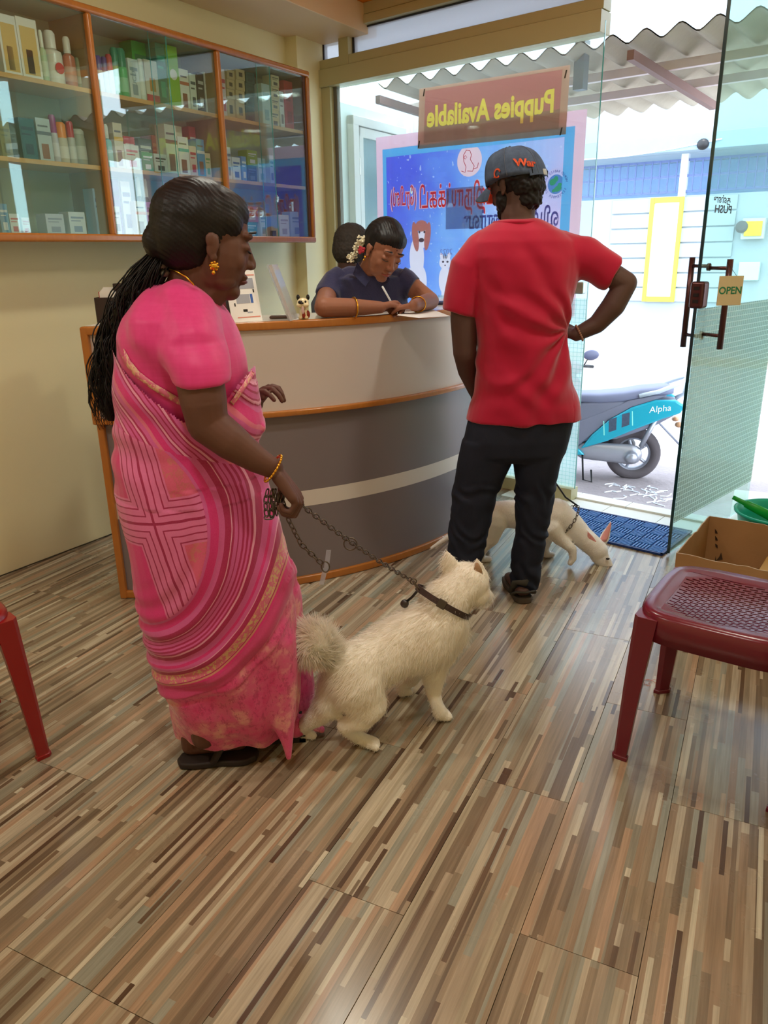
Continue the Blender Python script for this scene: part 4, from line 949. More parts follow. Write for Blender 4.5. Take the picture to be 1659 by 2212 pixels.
# ------------------------------------------------------------------ scooters
def scooter(loc, heading, lab, cbody, cseat, S_=1.0, detail=True):
    h = V((math.cos(R(heading)), math.sin(R(heading)), 0)); l = V((-h.y, h.x, 0)); L0 = V(loc)
    P_ = lambda x, y, z: L0+(h*x+l*y+UP*z)*S_
    e = empty('scooter', loc, lab, 'scooter')
    m_body = mat('scooter_paint_%d' % cbody[0], cbody, .22, .1, spec=.6, var=.03, Coat_Weight=.5); m_seat = mat('scooter_seat_%d' % cseat[0], cseat, .6); m_ty = mat('scooter_tyre', (96, 88, 90), .85, bump=.3); m_gp = mat('scooter_grey_plastic', (124, 126, 142), .5); m_sil = mat('scooter_alloy', (176, 178, 186), .35, .6)
    def wheel(x, nm):
        b = B(); c = P_(x, 0, .215); prof = []
        b.lathe(c, [(.135, -.03), (.17, -.046), (.200, -.042), (.215, -.015), (.215, .015), (.200, .042), (.17, .046), (.135, .03), (.135, -.03)], 36, axis=l, cap=False); w_ = build(b, nm, m_ty, e, smooth=True)
        b = B(); b.lathe(c, [(.135, -.03), (.12, -.02), (.12, .02), (.135, .03)], 28, axis=l, cap=False); b.lathe(c, [(.035, -.05), (.035, .05)], 16, axis=l)
        for k in range(5): t = 2*math.pi*k/5; b.cap(c+h*.03*math.cos(t)+UP*.03*math.sin(t), .014, c+h*.125*math.cos(t)+UP*.125*math.sin(t), .012, 8)
        build(b, 'rim', m_sil, w_, smooth=True)
    wheel(0, 'rear_wheel'); wheel(1.24, 'front_wheel')
    def side(poly, y0, y1, m, nm, bev=.012):
        b = B(); b.prism([P_(x, y0, z) for x, z in poly], l*(y1-y0)); return build(b, nm, m, e, bevel=bev, seg=3)
    def sym(poly, y0, y1, m, nm, bev=.012): side(poly, y0, y1, m, nm, bev); side(poly, -y1, -y0, m, nm, bev)
    # central body
    b = B(); b.rings([[P_(x, s*w_, z) for s, z in ((-1, z0), (1, z0), (1, z1), (-1, z1))] for x, w_, z0, z1 in ((.62, .10, .30, .56), (.45, .13, .32, .66), (.15, .135, .36, .68), (-.12, .11, .46, .70), (-.30, .06, .56, .70))]); build(b, 'under_body', m_gp, e, bevel=.02, seg=3)
    pan = [(.44, .27), (.35, .40), (.22, .53), (.05, .64), (-.13, .705), (-.28, .71), (-.36, .665), (-.33, .60), (-.2, .55), (0, .46), (.22, .35)]
    sym(pan, .125, .165, m_body, 'side_panel', .018)
    band = [(.62, .50), (.45, .51), (.28, .59), (.08, .69), (-.12, .74), (-.22, .74), (-.13, .70), (.05, .635), (.22, .525), (.35, .395), (.46, .29), (.62, .32)]
    sym(band, .105, .14, m_gp, 'trim_band', .012)
    # seat
    rs_ = []
    for x, w_, zz, hh in ((.60, .08, .70, .05), (.52, .12, .715, .07), (.30, .135, .715, .085), (.12, .14, .735, .085), (-.02, .135, .765, .085), (-.20, .115, .79, .075), (-.27, .08, .79, .05)):
        rs_.append([P_(x, w_*math.copysign(abs(math.cos(t))**.6, math.cos(t)), zz-.02+hh*.6*math.copysign(abs(math.sin(t))**.7, math.sin(t))) for t in [2*math.pi*i/20 for i in range(20)]])
    b = B(); b.rings(rs_); build(b, 'seat', m_seat, e, smooth=True)
    # grab rail
    b = B(); b.tube([P_(.0, .13, .73), P_(-.15, .135, .77), P_(-.30, .12, .835), P_(-.37, .06, .87), P_(-.38, 0, .875), P_(-.37, -.06, .87), P_(-.30, -.12, .835), P_(-.15, -.135, .77), P_(0, -.13, .73)], .017, 12, flat=1.3); b.tube([P_(-.37, .05, .865), P_(-.36, .03, .74), P_(-.3, 0, .70)], .018, 10); build(b, 'grab_rail', mat('pale_grab_rail', (206, 216, 224), .4), e, smooth=True)
    # tail lamp, mudguard, plate
    b = B(); b.rings([[P_(x, s*w_, z) for s, z in ((-1, z0), (1, z0), (1, z1), (-1, z1))] for x, w_, z0, z1 in ((-.28, .12, .60, .69), (-.36, .10, .61, .68), (-.41, .05, .63, .66))]); build(b, 'tail_lamp', mat('tail_lamp_lens', (200, 190, 196), .15), e, bevel=.012, seg=3)
    b = B(); b.rings([[P_(-.16+t*-.24, s, .52-t*.24-(.012 if k else 0)) for s, k in ((-.06, 0), (.06, 0), (.06, 1), (-.06, 1))] for t in (0, .5, 1)]); build(b, 'mudguard', m_gp, e, bevel=.004)
    b = B(); b.box(P_(-.385, 0, .40), l*.085, UP*.055+h*.02, (h-UP*.3).normalized()*.003); build(b, 'number_plate', mat('plate_back', (206, 212, 222), .5), e, bevel=.003)
    for s in (-1, 1): b = B(); b.ell(P_(-.33, s*.12, .50), h*.03, l*.04, UP*.022, 12, 8); build(b, 'indicator', mat('amber_lens', (200, 150, 110), .3), e, smooth=True)
    # engine / transmission case
    b = B(); b.cap(P_(.02, .11, .23), .085, P_(.40, .11, .25), .075, flat=(l, .45)); b.cap(P_(.40, .0, .27), .10, P_(.5, 0, .28), .08); b.cap(P_(.02, .08, .215), .06, P_(.02, .16, .215), .05); fuse(b, 'engine_case', m_sil, e, voxel=.01, smooth=3)
    b = B(); b.cap(P_(.03, -.14, .26), .055, P_(.45, -.12, .24), .04); build(b, 'silencer', mat('dark_silencer', (80, 76, 78), .5), e, smooth=True)
    b = B(); b.tube([P_(-.05, .12, .30), P_(-.15, .11, .55)], .02, 10); b.tube([P_(-.05, .12, .30), P_(-.15, .11, .55)], .028, 10) if 0 else None; build(b, 'shock_absorber', m_sil, e, smooth=True)
    # floorboard, leg shield, fork, bars
    b = B(); b.rings([[P_(x, s*w_, z) for s, z in ((-1, z0), (1, z0), (1, z1), (-1, z1))] for x, w_, z0, z1 in ((.50, .14, .22, .33), (.62, .16, .22, .30), (.92, .16, .22, .30), (1.0, .17, .24, .42), (1.06, .18, .38, .60), (1.04, .17, .6, .80), (.98, .12, .8, .90))]); build(b, 'floorboard_and_shield', m_gp, e, bevel=.02, seg=3)
    sym([(.40, .225), (.62, .215), (.95, .215), (1.02, .28), (.95, .26), (.62, .27), (.45, .275)], .14, .185, m_body, 'lower_skirt')
    b = B(); b.rings([[P_(x+.0, s*w_, z) for s, z in ((-1, z0), (1, z0), (1, z1), (-1, z1))] for x, w_, z0, z1 in ((1.03, .15, .45, .86), (1.12, .14, .46, .84), (1.19, .08, .52, .76))]); build(b, 'front_cowl', m_body, e, bevel=.03, seg=4)
    b = B(); b.rings([[P_(1.24+.25*math.cos(t), s*.07, .215+.245*math.sin(t)+k) for s, k in ((-1, 0), (1, 0), (1, .012), (-1, .012))] for t in [R(a) for a in (15, 45, 75, 105, 135, 160)]]); build(b, 'front_mudguard', m_body, e, bevel=.004)
    for s in (-1, 1): b = B(); b.tube([P_(1.24, s*.075, .215), P_(1.12, s*.07, .55)], .018, 10); build(b, 'fork', m_sil, e, smooth=True)
    b = B(); b.tube([P_(.92, .34, .98), P_(.98, .2, 1.0), P_(1.0, 0, .96), P_(.98, -.2, 1.0), P_(.92, -.34, .98)], .014, 10); b.tube([P_(1.0, 0, .96), P_(1.05, 0, .7)], .025, 10); build(b, 'handlebar', m_black, e, smooth=True)
    b = B(); b.ell(P_(1.02, 0, .98), h*.10, l*.14, UP*.07, 16, 10); build(b, 'headlamp_cowl', m_body, e, smooth=True)
    for s in (-1, 1):
        b = B(); b.tube([P_(.98, s*.2, 1.0), P_(.97, s*.26, 1.10)], .006, 8); mm = build(b, 'mirror_stem', m_black, e, smooth=True)
        b = B(); b.ell(P_(.97, s*.29, 1.13), h*.014, l*.075, UP*.048, 18, 10); build(b, 'mirror_head', mat('mirror_shell', (90, 92, 116), .35), mm, smooth=True)
        b = B(); b.ell(P_(.958, s*.29, 1.132), h*.006, l*.062, UP*.034, 18, 8); build(b, 'mirror_glass', mat('mirror_glass', (190, 196, 210), .05, .9), mm, smooth=True)
    b = B(); b.tube([P_(.42, .16, .23), P_(.40, .22, .02), P_(.33, .22, .005), P_(.34, .18, .1)], .008, 8); build(b, 'side_stand', m_black, e, smooth=True)
    if detail:
        yl = .1665
        for x, z in ((.19, .50), (.09, .545)):
            b = B(); b.prism([P_(x-.03, yl, z-.05), P_(x+.03, yl, z-.075), P_(x+.035, yl, z+.035), P_(x-.025, yl, z+.055)], l*.001); build(b, 'dark_decal', mat('decal_grey', (70, 84, 104), .4, var=.4, vs=60), e)
        for x0_, z0_ in ((.25, .40), (.03, .49)):
            b = B(); b.prism([P_(x0_, yl, z0_), P_(x0_+.008, yl, z0_), P_(x0_+.02, yl, z0_+.12), P_(x0_+.012, yl, z0_+.12)], l*.001); build(b, 'mint_stripe', mat('mint_stripe', (150, 240, 220), .4), e)
        text('Alpha', .07, P_(-.17, yl+.0018, .635), (-h+UP*.16).normalized(), UP, 'lettering', mat('white_decal', (236, 250, 250), .4), e, ext=.0006)
    return e
pw = FL(1362, 1031, G0)
HD = math.degrees(math.atan2(-HR.y, -HR.x))-14
scooter(pw, HD, 'turquoise motor scooter parked outside the open door', (10, 172, 196), (128, 132, 156), .95)
HD2 = math.degrees(math.atan2(-HF.y, -HF.x))+4
tgt = PT(1277, 767, 7.1); hh = V((math.cos(R(HD2)), math.sin(R(HD2)), 0)); ll = V((-hh.y, hh.x, 0)); s2 = (tgt.z-G0)/1.13
l2 = tgt-(hh*.97+ll*.29)*s2; l2.z = G0
scooter(l2, HD2, 'dark red motor scooter facing away behind the turquoise scooter', (130, 30, 60), (140, 142, 160), s2, False)
# ------------------------------------------------------------------ people and dogs
def nz(p, s, seed=0): return noise.noise(V((p.x*s+seed, p.y*s, p.z*s)))
def skin(name, c, r=.58): 
    t = NT(name); p = t.pos(); n = t.noise(p, 14, 4); c = K(*c)
    t.pbr(t.mix(n, tuple(x*.82 for x in c[:3])+(1,), tuple(x*1.15 for x in c[:3])+(1,)), r, 0, .45, t.bump(t.noise(p, 260, 3), .12, .001), Subsurface_Weight=.08, Subsurface_Radius=(.02, .008, .004)); return t.mat
def ringpx(base, y, L, R_, ry, off=0, n=32, pw=1.0):
    """horizontal ring whose left and right ends sit at picture columns L and R_"""
    a, b_ = JP(base, L, y, off), JP(base, R_, y, off); c = (a+b_)/2; rx = (b_-a).length/2
    cc = JP(base, (L+R_)/2, y, off)
    return [cc+HR*(rx*math.copysign(abs(math.cos(t))**pw, math.cos(t)))+HF*(ry*math.copysign(abs(math.sin(t))**pw, math.sin(t))) for t in [2*math.pi*i/n for i in range(n)]]
class Head:
    def __init__(s, c, f, u, k=1.0):
        s.c = V(c); s.f = V(f).normalized(); u = V(u); s.u = (u-s.f*u.dot(s.f)).normalized(); s.s = s.f.cross(s.u).normalized(); s.k = k   # s = the head's right... sign symmetric
    def p(s, f, u, w=0): return s.c+(s.f*f+s.u*u+s.s*w)*s.k
    def e(s, b, f, u, w, rf, ru, rw, tilt=0, n=18, kk=12):
        F_, U_ = s.f, s.u
        if tilt: F_, U_ = s.f*math.cos(tilt)+s.u*math.sin(tilt), s.u*math.cos(tilt)-s.f*math.sin(tilt)
        b.ell(s.p(f, u, w), F_*(rf*s.k), s.s*(rw*s.k), U_*(ru*s.k), n, kk)
    def shape(s, b, female=True, lids=True):
        E_ = s.e
        E_(b, -.012, .032, 0, .094, .082, .076); E_(b, .028, -.022, 0, .062, .088, .064); E_(b, .02, -.06, 0, .056, .05, .05); E_(b, .058, -.094, 0, .024, .020, .026)
        for w in (-1, 1):
            E_(b, .052, -.03, w*.034, .028, .028, .022); E_(b, .035, -.072, w*.032, .03, .022, .02); E_(b, .074, .022, w*.026, .016, .009, .022)
            E_(b, .004, -.012, w*.0735, .013, .023, .006, -.15); E_(b, -.003, .0, w*.0775, .010, .014, .005); E_(b, .008, -.033, w*.073, .008, .009, .006)
            E_(b, .0925, -.036, w*.011, .010, .008, .009)
            if lids: E_(b, .0745, -.002, w*.031, .0125, .0105, .0155)
        b.cap(s.p(.078, .012), .007*s.k, s.p(.100, -.030), .0088*s.k); E_(b, .096, -.034, 0, .013, .010, .011)
        E_(b, .082, -.060, 0, .012, .006, .022); E_(b, .080, -.071, 0, .012, .007, .018)
        E_(b, .084, .05, 0, .0, .0, .0) if 0 else None
    def eye(s, w, par, m_lash, down=True):
        b = B(); pts = [s.p(.0755+.0135*math.cos(t)*1.02, -.009 if down else -.002+.006*math.sin(t*0), w*.031+.0155*math.sin(t)) for t in [R(a) for a in (-75, -45, -15, 15, 45, 75)]]
        pts = [p_-s.u*(.002*s.k)*math.cos(i-2.5) for i, p_ in enumerate(pts)]
        b.tube(pts, .0013*s.k, 6); return build(b, 'eyelash', m_lash, par, smooth=True)
    def brow(s, w, par, m):
        b = B(); pts = [s.p(.0935-.017*abs(x)**2, .027+.006*math.cos(x*1.6), w*(.030+.019*x)) for x in (-1, -.5, 0, .5, 1)]
        b.tube(pts, [.0012, .0026, .003, .0024, .001], 6); return build(b, 'eyebrow', m, par, smooth=True)
    def lips(s, par, m):
        b = B()
        for u_, r_ in ((-.0605, .0036), (-.0692, .0044)):
            b.tube([s.p(.0905-.012*abs(x)**2, u_-.0015*abs(x), x*.0205) for x in (-1, -.6, -.2, .2, .6, 1)], [.001, r_*.8, r_, r_, r_*.8, .001], 8)
        return build(b, 'lips', m, par, smooth=True)
def hand(b, wrist, d, n, side, curl=(.5, .55, .6, .65), k=1.0, thumb=(.7, .6, .3), spread=.06):
    d = V(d).normalized(); n = V(n); n = (n-d*n.dot(d)).normalized(); l = d.cross(n).normalized()*side; w = V(wrist)
    kn = [(.030, .088), (.010, .092), (-.010, .088), (-.028, .080)]; ln = (.070, .080, .074, .058); rad = (.0088, .0090, .0086, .0076)
    for (lo, fo) in kn: b.cap(w+l*(lo*.55*k)+d*(.008*k), .0150*k, w+l*(lo*.95*k)+d*((fo-.012)*k), .0118*k)
    b.cap(w, .023*k, w+d*.03*k, .022*k, flat=(n, .7))
    for i in range(4):
        lo, fo = kn[i]; p = w+l*(lo*k)+d*(fo*k); a = 0; dd = d; 
        for seg, fr, cf in ((.45, 1.0, 1.0), (.30, .92, 1.15), (.25, .84, .8)):
            a += curl[i]*cf; dirn = (d*math.cos(a)+n*math.sin(a)+l*(spread*(1.5-i)*math.cos(a))).normalized(); q = p+dirn*(ln[i]*seg*k); b.cap(p, rad[i]*fr*k, q, rad[i]*(fr-.08)*k, 10); p = q
    t0 = w+l*.022*k+d*.022*k; td = (l*thumb[0]+d*thumb[1]+n*thumb[2]).normalized(); t1 = t0+td*.036*k; td2 = (td+n*.35+d*.35).normalized(); t2 = t1+td2*.030*k; t3 = t2+(td2+n*.2).normalized()*.022*k
    b.cap(w+l*.010*k, .017*k, t0+td*.01*k, .0145*k); b.cap(t0, .0135*k, t1, .0110*k, 10); b.cap(t1, .0106*k, t2, .0095*k, 10); b.cap(t2, .0095*k, t3, .008*k, 10)
m_hair = None
def hair_mat(name, c, r=.48):
    t = NT(name); p = t.pos(); n = t.noise(t.vm('MULTIPLY', p, (1, 1, .25)), 120, 3)
    t.pbr(t.mix(n, tuple(x*.5 for x in K(*c)[:3])+(1,), K(*c)), r, 0, .3, t.bump(n, .35, .002)); return t.mat
m_hair = hair_mat('black_hair', (26, 22, 24)); m_gold = mat('gold', (226, 168, 60), .25, 1, var=.1)
# ================================================================== woman in the pink saree
WB = V((-.655, 1.50, 0))
wm = empty('person', WB, 'woman in a bright pink saree with long black hair, holding a dog chain', 'person')
SK = skin('skin_dark_brown', (98, 62, 50))
wf = (HR*.93+HF*.32-UP*.20); hd = Head(JP(WB, 447, 519), wf, UP, 1.10)
b = B(); hd.shape(b)
b.limb([(JP(WB, 430, 560), .058), (JP(WB, 412, 620), .056), (JP(WB, 398, 662), .07)]); b.cap(hd.p(.03, -.085), .04, JP(WB, 440, 640), .045)
# trunk core, hidden under the cloth
b.rings([ringpx(WB, y, L+14, R_-14, ry*.85) for y, L, R_, ry in ((655, 300, 470, .13), (700, 272, 500, .16), (800, 270, 520, .15), (900, 270, 540, .15), (1000, 275, 550, .16), (1100, 290, 565, .16), (1200, 310, 560, .13))])
for off, x in ((-.07, 0), (.08, 60)): b.limb([(JP(WB, 420+x, 1180, off), .08), (JP(WB, 440+x*1.2, 1400, off), .055), (JP(WB, 440+x*1.5, 1590, off), .035)])
# right arm
SH, EL, WR = JP(WB, 412, 740, -.15), JP(WB, 448, 915, -.20), JP(WB, 590, 1012, -.20)
b.limb([(SH, .045), (JP(WB, 428, 800, -.185), .054), (JP(WB, 440, 868, -.20), .051), (EL, .046)], n=20); b.limb([(EL, .046), (JP(WB, 500, 955, -.205), .042), (JP(WB, 553, 992, -.205), .031), (WR, .024)], n=20)
hd_d = (JP(WB, 618, 1048, -.20)-WR); hand(b, WR+hd_d.normalized()*.012, hd_d, (-HR*.55-UP*.8), 1, (1.0, 1.05, 1.1, 1.15), .98, (.35, .75, .75))
# left arm, beyond the body
b.limb([(JP(WB, 430, 720, .17), .052), (JP(WB, 470, 880, .22), .045), (JP(WB, 548, 872, .16), .026)]); hand(b, JP(WB, 549, 872, .15), (JP(WB, 575, 838, .10)-JP(WB, 549, 872, .15)), (HR*.5-UP*.7-HF*.2), -1, (.5, .6, .7, .8), .92, (.2, .8, .1))
# feet
for off, x0, x1, y in ((-.06, 418, 520, 1634), (.12, 520, 640, 1592)):
    a_, c_ = FL(x0, y), FL(x1, y-8)
    b.cap(a_+UP*.045, .030, a_+UP*.12, .030); b.cap(a_+UP*.10, .030, JP(WB, 440, 1450, off), .05); b.cap(a_+UP*.036, .03, c_+UP*.03, .02, flat=(UP, .75))
WBODY = fuse(b, 'body', SK, wm, voxel=.0034, smooth=2, org=WB)
m_lash = mat('lash_black', (14, 10, 10), .6)
for w in (-1, 1): hd.eye(w, wm, m_lash); hd.brow(w, wm, m_lash)
hd.lips(wm, mat('lip_dark', (112, 58, 54), .4))
# earring, chain, bangle
near = 1 if hd.s.dot(HF) < 0 else -1
ep = hd.p(.010, -.050, near*.082); b = B(); b.sph(ep, .0085, 12, 8)
for i in range(8): t = 2*math.pi*i/8; b.sph(ep+hd.f*.0085*math.cos(t)+hd.u*.0085*math.sin(t), .0032, 8, 6)
b.sph(ep-hd.u*.014, .0045); build(b, 'earring', m_gold, wm, smooth=True)
b = B(); pts = [JP(WB, x, y, o) for x, y, o in ((366, 581, -.045), (385, 588, -.06), (402, 598, -.068), (416, 612, -.07), (424, 626, -.068))]; b.tube(pts, .0022, 8); build(b, 'neck_chain', m_gold, wm, smooth=True)
ax = (WR-EL).normalized(); b = B(); bc = WR-ax*.0; xx = ax.cross(HF).normalized(); yy = ax.cross(xx)
b.tube([bc+xx*.032*math.cos(t)+yy*.032*math.sin(t)+ax*.006*math.sin(t) for t in [2*math.pi*i/28 for i in range(28)]], .0028, 8, closed=True)
for i in range(28): t = 2*math.pi*i/28; b.sph(bc+xx*.034*math.cos(t)+yy*.034*math.sin(t)+ax*.006*math.sin(t), .0034, 6, 5)
build(b, 'bangle', m_gold, wm, smooth=True)
# blouse
m_bl = None
t = NT('hot_pink_blouse'); p = t.pos(); x_, y_, z_ = t.sep(p)[:3]
th = t.noise(t.vm('MULTIPLY', p, (12, 12, 160)), 1, 3); th2 = t.noise(t.vm('MULTIPLY', p, (90, 90, 8)), 1, 3)
t.pbr(t.mix(t.m('MULTIPLY', t.m('ADD', th, th2), .5), K(208, 30, 114), K(236, 70, 148)), .5, 0, .35, t.bump(th, .15, .001), Sheen_Weight=.25); m_bl = t.mat
b = B(); b.rings([ringpx(WB, y, L, R_, ry, 0) for y, L, R_, ry in ((612, 345, 404, .06), (628, 318, 432, .105), (648, 296, 466, .15), (680, 276, 492, .185), (720, 262, 512, .19), (770, 258, 530, .18), (830, 259, 538, .165), (900, 262, 540, .155), (950, 266, 540, .15))])
b.rings([[c+xv*(r*math.cos(t))+yv*(r*1.0*math.sin(t)) for t in [2*math.pi*i/24 for i in range(24)]] for c, r, xv, yv in
  [(JP(WB, 398, 690, -.06), .070, HR, (HF*.8+UP*.5)), (JP(WB, 404, 706, -.10), .078, HR, (HF*.9+UP*.3)), (JP(WB, 416, 745, -.15), .077, HR, HF), (JP(WB, 428, 780, -.175), .071, HR, HF), (JP(WB, 436, 812, -.19), .0655, HR, (HF+UP*.12)), (JP(WB, 437, 826, -.19), .065, HR, (HF+UP*.12))]])
b.cap(JP(WB, 392, 690, -.07), .088, JP(WB, 410, 745, -.145), .078); b.cap(JP(WB, 400, 668, .12), .075, JP(WB, 440, 800, .2), .065)
def dbl(p):
    q = p-WB; a = q.dot(HR)
    return .0035*nz(p, 9, 3)+.0028*math.sin(60*(a*.8+q.z*.6)+6*nz(p, 5))*max(0, min(1, (q.z-.85)*3))*max(0, min(1, (-a+.12)*5))
BLO = fuse(b, 'blouse', m_bl, wm, voxel=.0045, smooth=24, disp=dbl)
# ---- saree cloth pattern in the cloth's own plane (a = along, z = up, metres)
def saree_mat():
    t = NT('printed_pink_saree'); p = t.pos(); z = t.sep(p)[2]; a = t.vm('DOT_PRODUCT', p, tuple(HR))
    wob = t.m('MULTIPLY', t.m('SUBTRACT', t.noise(p, 5, 3), .5), .035)
    loc = lambda px, py: ((JP(WB, px, py)-WB).dot(HR), (JP(WB, px, py)-WB).z)
    ca, cz_ = loc(250, 1100); ra = (JP(WB, 350, 1435)-JP(WB, 250, 1100)).length
    da = t.m('SUBTRACT', a, ca); dz = t.m('SUBTRACT', z, cz_)
    r = t.m('DIVIDE', t.m('SQRT', t.m('ADD', t.m('MULTIPLY', da, da), t.m('MULTIPLY', dz, dz))), ra); r = t.m('ADD', r, wob)
    HP, MP, LP, DP, PE, GO = K(220, 40, 126), K(216, 84, 150), K(234, 158, 190), K(172, 20, 84), K(226, 112, 142), K(214, 146, 120)
    MV = K(214, 92, 160)
    st = [(.0, HP), (.60, MV), (.615, HP), (.65, MV), (.68, DP), (.71, LP), (.715, DP), (.725, MV), (.74, DP), (.747, MV), (.76, DP), (.767, MV), (.78, DP), (.787, MV), (.80, DP), (.81, LP), (.818, DP), (.84, MV), (.87, HP), (.885, MV), (.905, LP), (.912, DP), (.935, GO), (.94, PE), (.985, DP), (.99, GO)]
    st = [(q*.8, c) for q, c in st]+[(.80, HP), (.812, K(206, 60, 120))]
    bands = t.ramp(t.m('MULTIPLY', r, .8), st[:30], 'CONSTANT')
    # golden vine inside the border
    vine = t.m('GREATER_THAN', t.noise(p, 95, 2, .7), .54); inb = t.m('MULTIPLY', t.m('GREATER_THAN', r, .94), t.m('LESS_THAN', r, .985))
    bands = t.mix(t.m('MULTIPLY', vine, inb), bands, K(222, 186, 130))
    # grid of parallel lines in the hip area
    def lines(c_, n0, per, w_): return None
    xa, xz = loc(377, 1080)
    u_ = t.m('ADD', t.m('SUBTRACT', a, xa), t.m('MULTIPLY', t.m('SUBTRACT', z, xz), .22)); u_ = t.m('ADD', u_, t.m('MULTIPLY', wob, .7))
    v_ = t.m('ADD', t.m('SUBTRACT', z, xz), t.m('MULTIPLY', t.m('SUBTRACT', a, xa), -.12)); v_ = t.m('ADD', v_, t.m('MULTIPLY', wob, .5))
    au, av = t.m('ABSOLUTE', u_), t.m('ABSOLUTE', v_)
    mn = t.m('MINIMUM', au, av)
    inner = t.m('LESS_THAN', mn, .058); fr = t.m('FRACT', t.m('DIVIDE', mn, .0165)); ln = t.m('LESS_THAN', fr, .2)
    gcol = t.mix(ln, K(226, 116, 170), K(160, 18, 76)); 
    vein = t.noise(p, 34, 5, .75); blot = t.noise(p, 8, 3)
    motif = t.mix(t.m('GREATER_THAN', vein, .55), K(222, 92, 130), t.mix(blot, K(224, 150, 130), K(200, 40, 104)))
    qd = t.m('LESS_THAN', t.m('MULTIPLY', u_, v_), 0.0)
    field = t.mix(qd, HP, motif)
    hip = t.mix(inner, t.mix(t.m('GREATER_THAN', z, loc(377, 1075)[1]), field, t.mix(qd, motif, K(214, 40, 118))), gcol)
    c = t.mix(t.m('GREATER_THAN', r, .60), hip, bands)
    # mottled lower skirt
    mo = t.noise(p, 11, 4, .6); sc_v = t.noise(t.vm('MULTIPLY', p, (1, 1, .6)), 60, 6, .8); 
    sk = t.ramp(mo, [(.34, K(222, 48, 124)), (.44, K(228, 84, 142)), (.52, K(222, 100, 140)), (.58, K(234, 146, 158)), (.64, K(236, 168, 158)), (.70, K(224, 68, 134))])
    sk = t.mix(t.m('MULTIPLY', t.m('GREATER_THAN', sc_v, .55), .5), sk, K(170, 20, 80))
    c = t.mix(t.m('GREATER_THAN', r, 1.09), c, sk)
    # upper stripes across the back
    ba, bz = loc(340, 870); ux, uz = -.66, -.75
    s_ = t.m('ADD', t.m('MULTIPLY', t.m('SUBTRACT', a, ba), .80), t.m('MULTIPLY', t.m('SUBTRACT', z, bz), .60)); s_ = t.m('ADD', s_, t.m('MULTIPLY', wob, .8))
    frs = t.m('FRACT', t.m('DIVIDE', s_, .085)); up_ = t.ramp(frs, [(0, HP), (.18, MV), (.26, DP), (.30, LP), (.36, DP), (.40, MV), (.5, DP), (.54, MV), (.62, DP), (.66, LP), (.72, DP), (.78, MV), (.9, PE)], 'CONSTANT')
    edge = t.m('ADD', loc(377, 930)[1], t.m('MULTIPLY', t.m('SUBTRACT', a, loc(377, 930)[0]), -.35))
    c = t.mix(t.m('MULTIPLY', t.m('GREATER_THAN', z, edge), t.m('LESS_THAN', r, 1.3)), c, up_)
    fine = t.noise(t.vm('MULTIPLY', p, (300, 300, 300)), 1, 2)
    c = t.mix(.12, c, t.mix(fine, K(150, 30, 80), K(250, 150, 190)))
    t.pbr(c, .55, 0, .3, t.bump(t.m('ADD', r, t.m('MULTIPLY', fine, .01)), .15, .02), Sheen_Weight=.3, Sheen_Roughness=.4); return t.mat
m_sar = saree_mat()
SR = [(720, 252, 560, .155), (760, 250, 568, .165), (800, 251, 566, .17), (850, 254, 563, .17), (900, 254, 566, .172), (930, 255, 568, .172), (960, 254, 562, .17), (1000, 255, 568, .18), (1050, 258, 578, .185), (1100, 267, 592, .19), (1150, 279, 606, .19), (1200, 290, 622, .19), (1250, 298, 632, .185), (1300, 306, 640, .18), (1350, 314, 646, .175), (1400, 326, 652, .165), (1450, 343, 652, .15), (1500, 363, 648, .135), (1535, 372, 640, .115), (1562, 377, 632, .085), (1588, 382, 626, .060)]
def chestR(y): return 0
sr2 = []
for y, L, R_, ry in SR:
    if y < 900: R_ = {720: 512, 760: 535, 800: 550, 850: 560}.get(y, R_)
    sr2.append(ringpx(WB, y, L-2, R_, ry+.006, 0, 40))
b = B(); b.rings(sr2)
b.rings([ringpx(WB, y, L, R_, ry, off, 24) for y, L, R_, ry, off in ((1120, 480, 598, .06, .07), (1200, 500, 628, .07, .09), (1300, 520, 658, .08, .11), (1400, 540, 672, .085, .13), (1480, 560, 682, .09, .15), (1530, 570, 686, .09, .17), (1560, 575, 690, .085, .19))])
b.limb([(JP(WB, 585, 1380, -.04), .075), (JP(WB, 596, 1490, -.06), .055), (JP(WB, 608, 1560, -.08), .034), (JP(WB, 622, 1636, -.10), .007)], n=18)
b.cap(JP(WB, 560, 925, -.02), .012, JP(WB, 563, 905, .06), .012)
b.cap(JP(WB, 640, 1560, .08), .055, JP(WB, 688, 1574, .08), .02, flat=(UP, .6))
CA, RA = JP(WB, 250, 1100), (JP(WB, 350, 1435)-JP(WB, 250, 1100)).length
def dsar(p):
    q = p-WB; a = q.dot(HR); z = q.z; aa = a-(CA-WB).dot(HR); zz = z-CA.z; r = math.hypot(aa, zz)/RA; d = 0
    if .35 < r < 1.15 and zz < .1: d += .0032*math.sin(r*58+5*nz(p, 3))*min(1, (r-.35)*4)
    if r >= 1.0 and z < .55: d += .0065*math.sin(a*46+z*9+5*nz(p, 3, 2))*min(1, (r-1)*8)
    if abs(r-1.06) < .03: d += .003
    d += .006*nz(p, 7, 5)
    if z > .80: d += .0035*math.sin(70*(z*.8+a*.5)+6*nz(p, 5))
    z1 = z-(JP(WB, 400, 1045)-WB).z+.25*a*0; 
    if abs(z-(.645-.18*a+.9*max(0, a)**2*0)) < .012: d += 0
    return d
LL0, LL1 = (JP(WB, 255, 738)-WB), (JP(WB, 440, 884)-WB); LR0, LR1 = (JP(WB, 560, 775)-WB), (JP(WB, 470, 900)-WB)
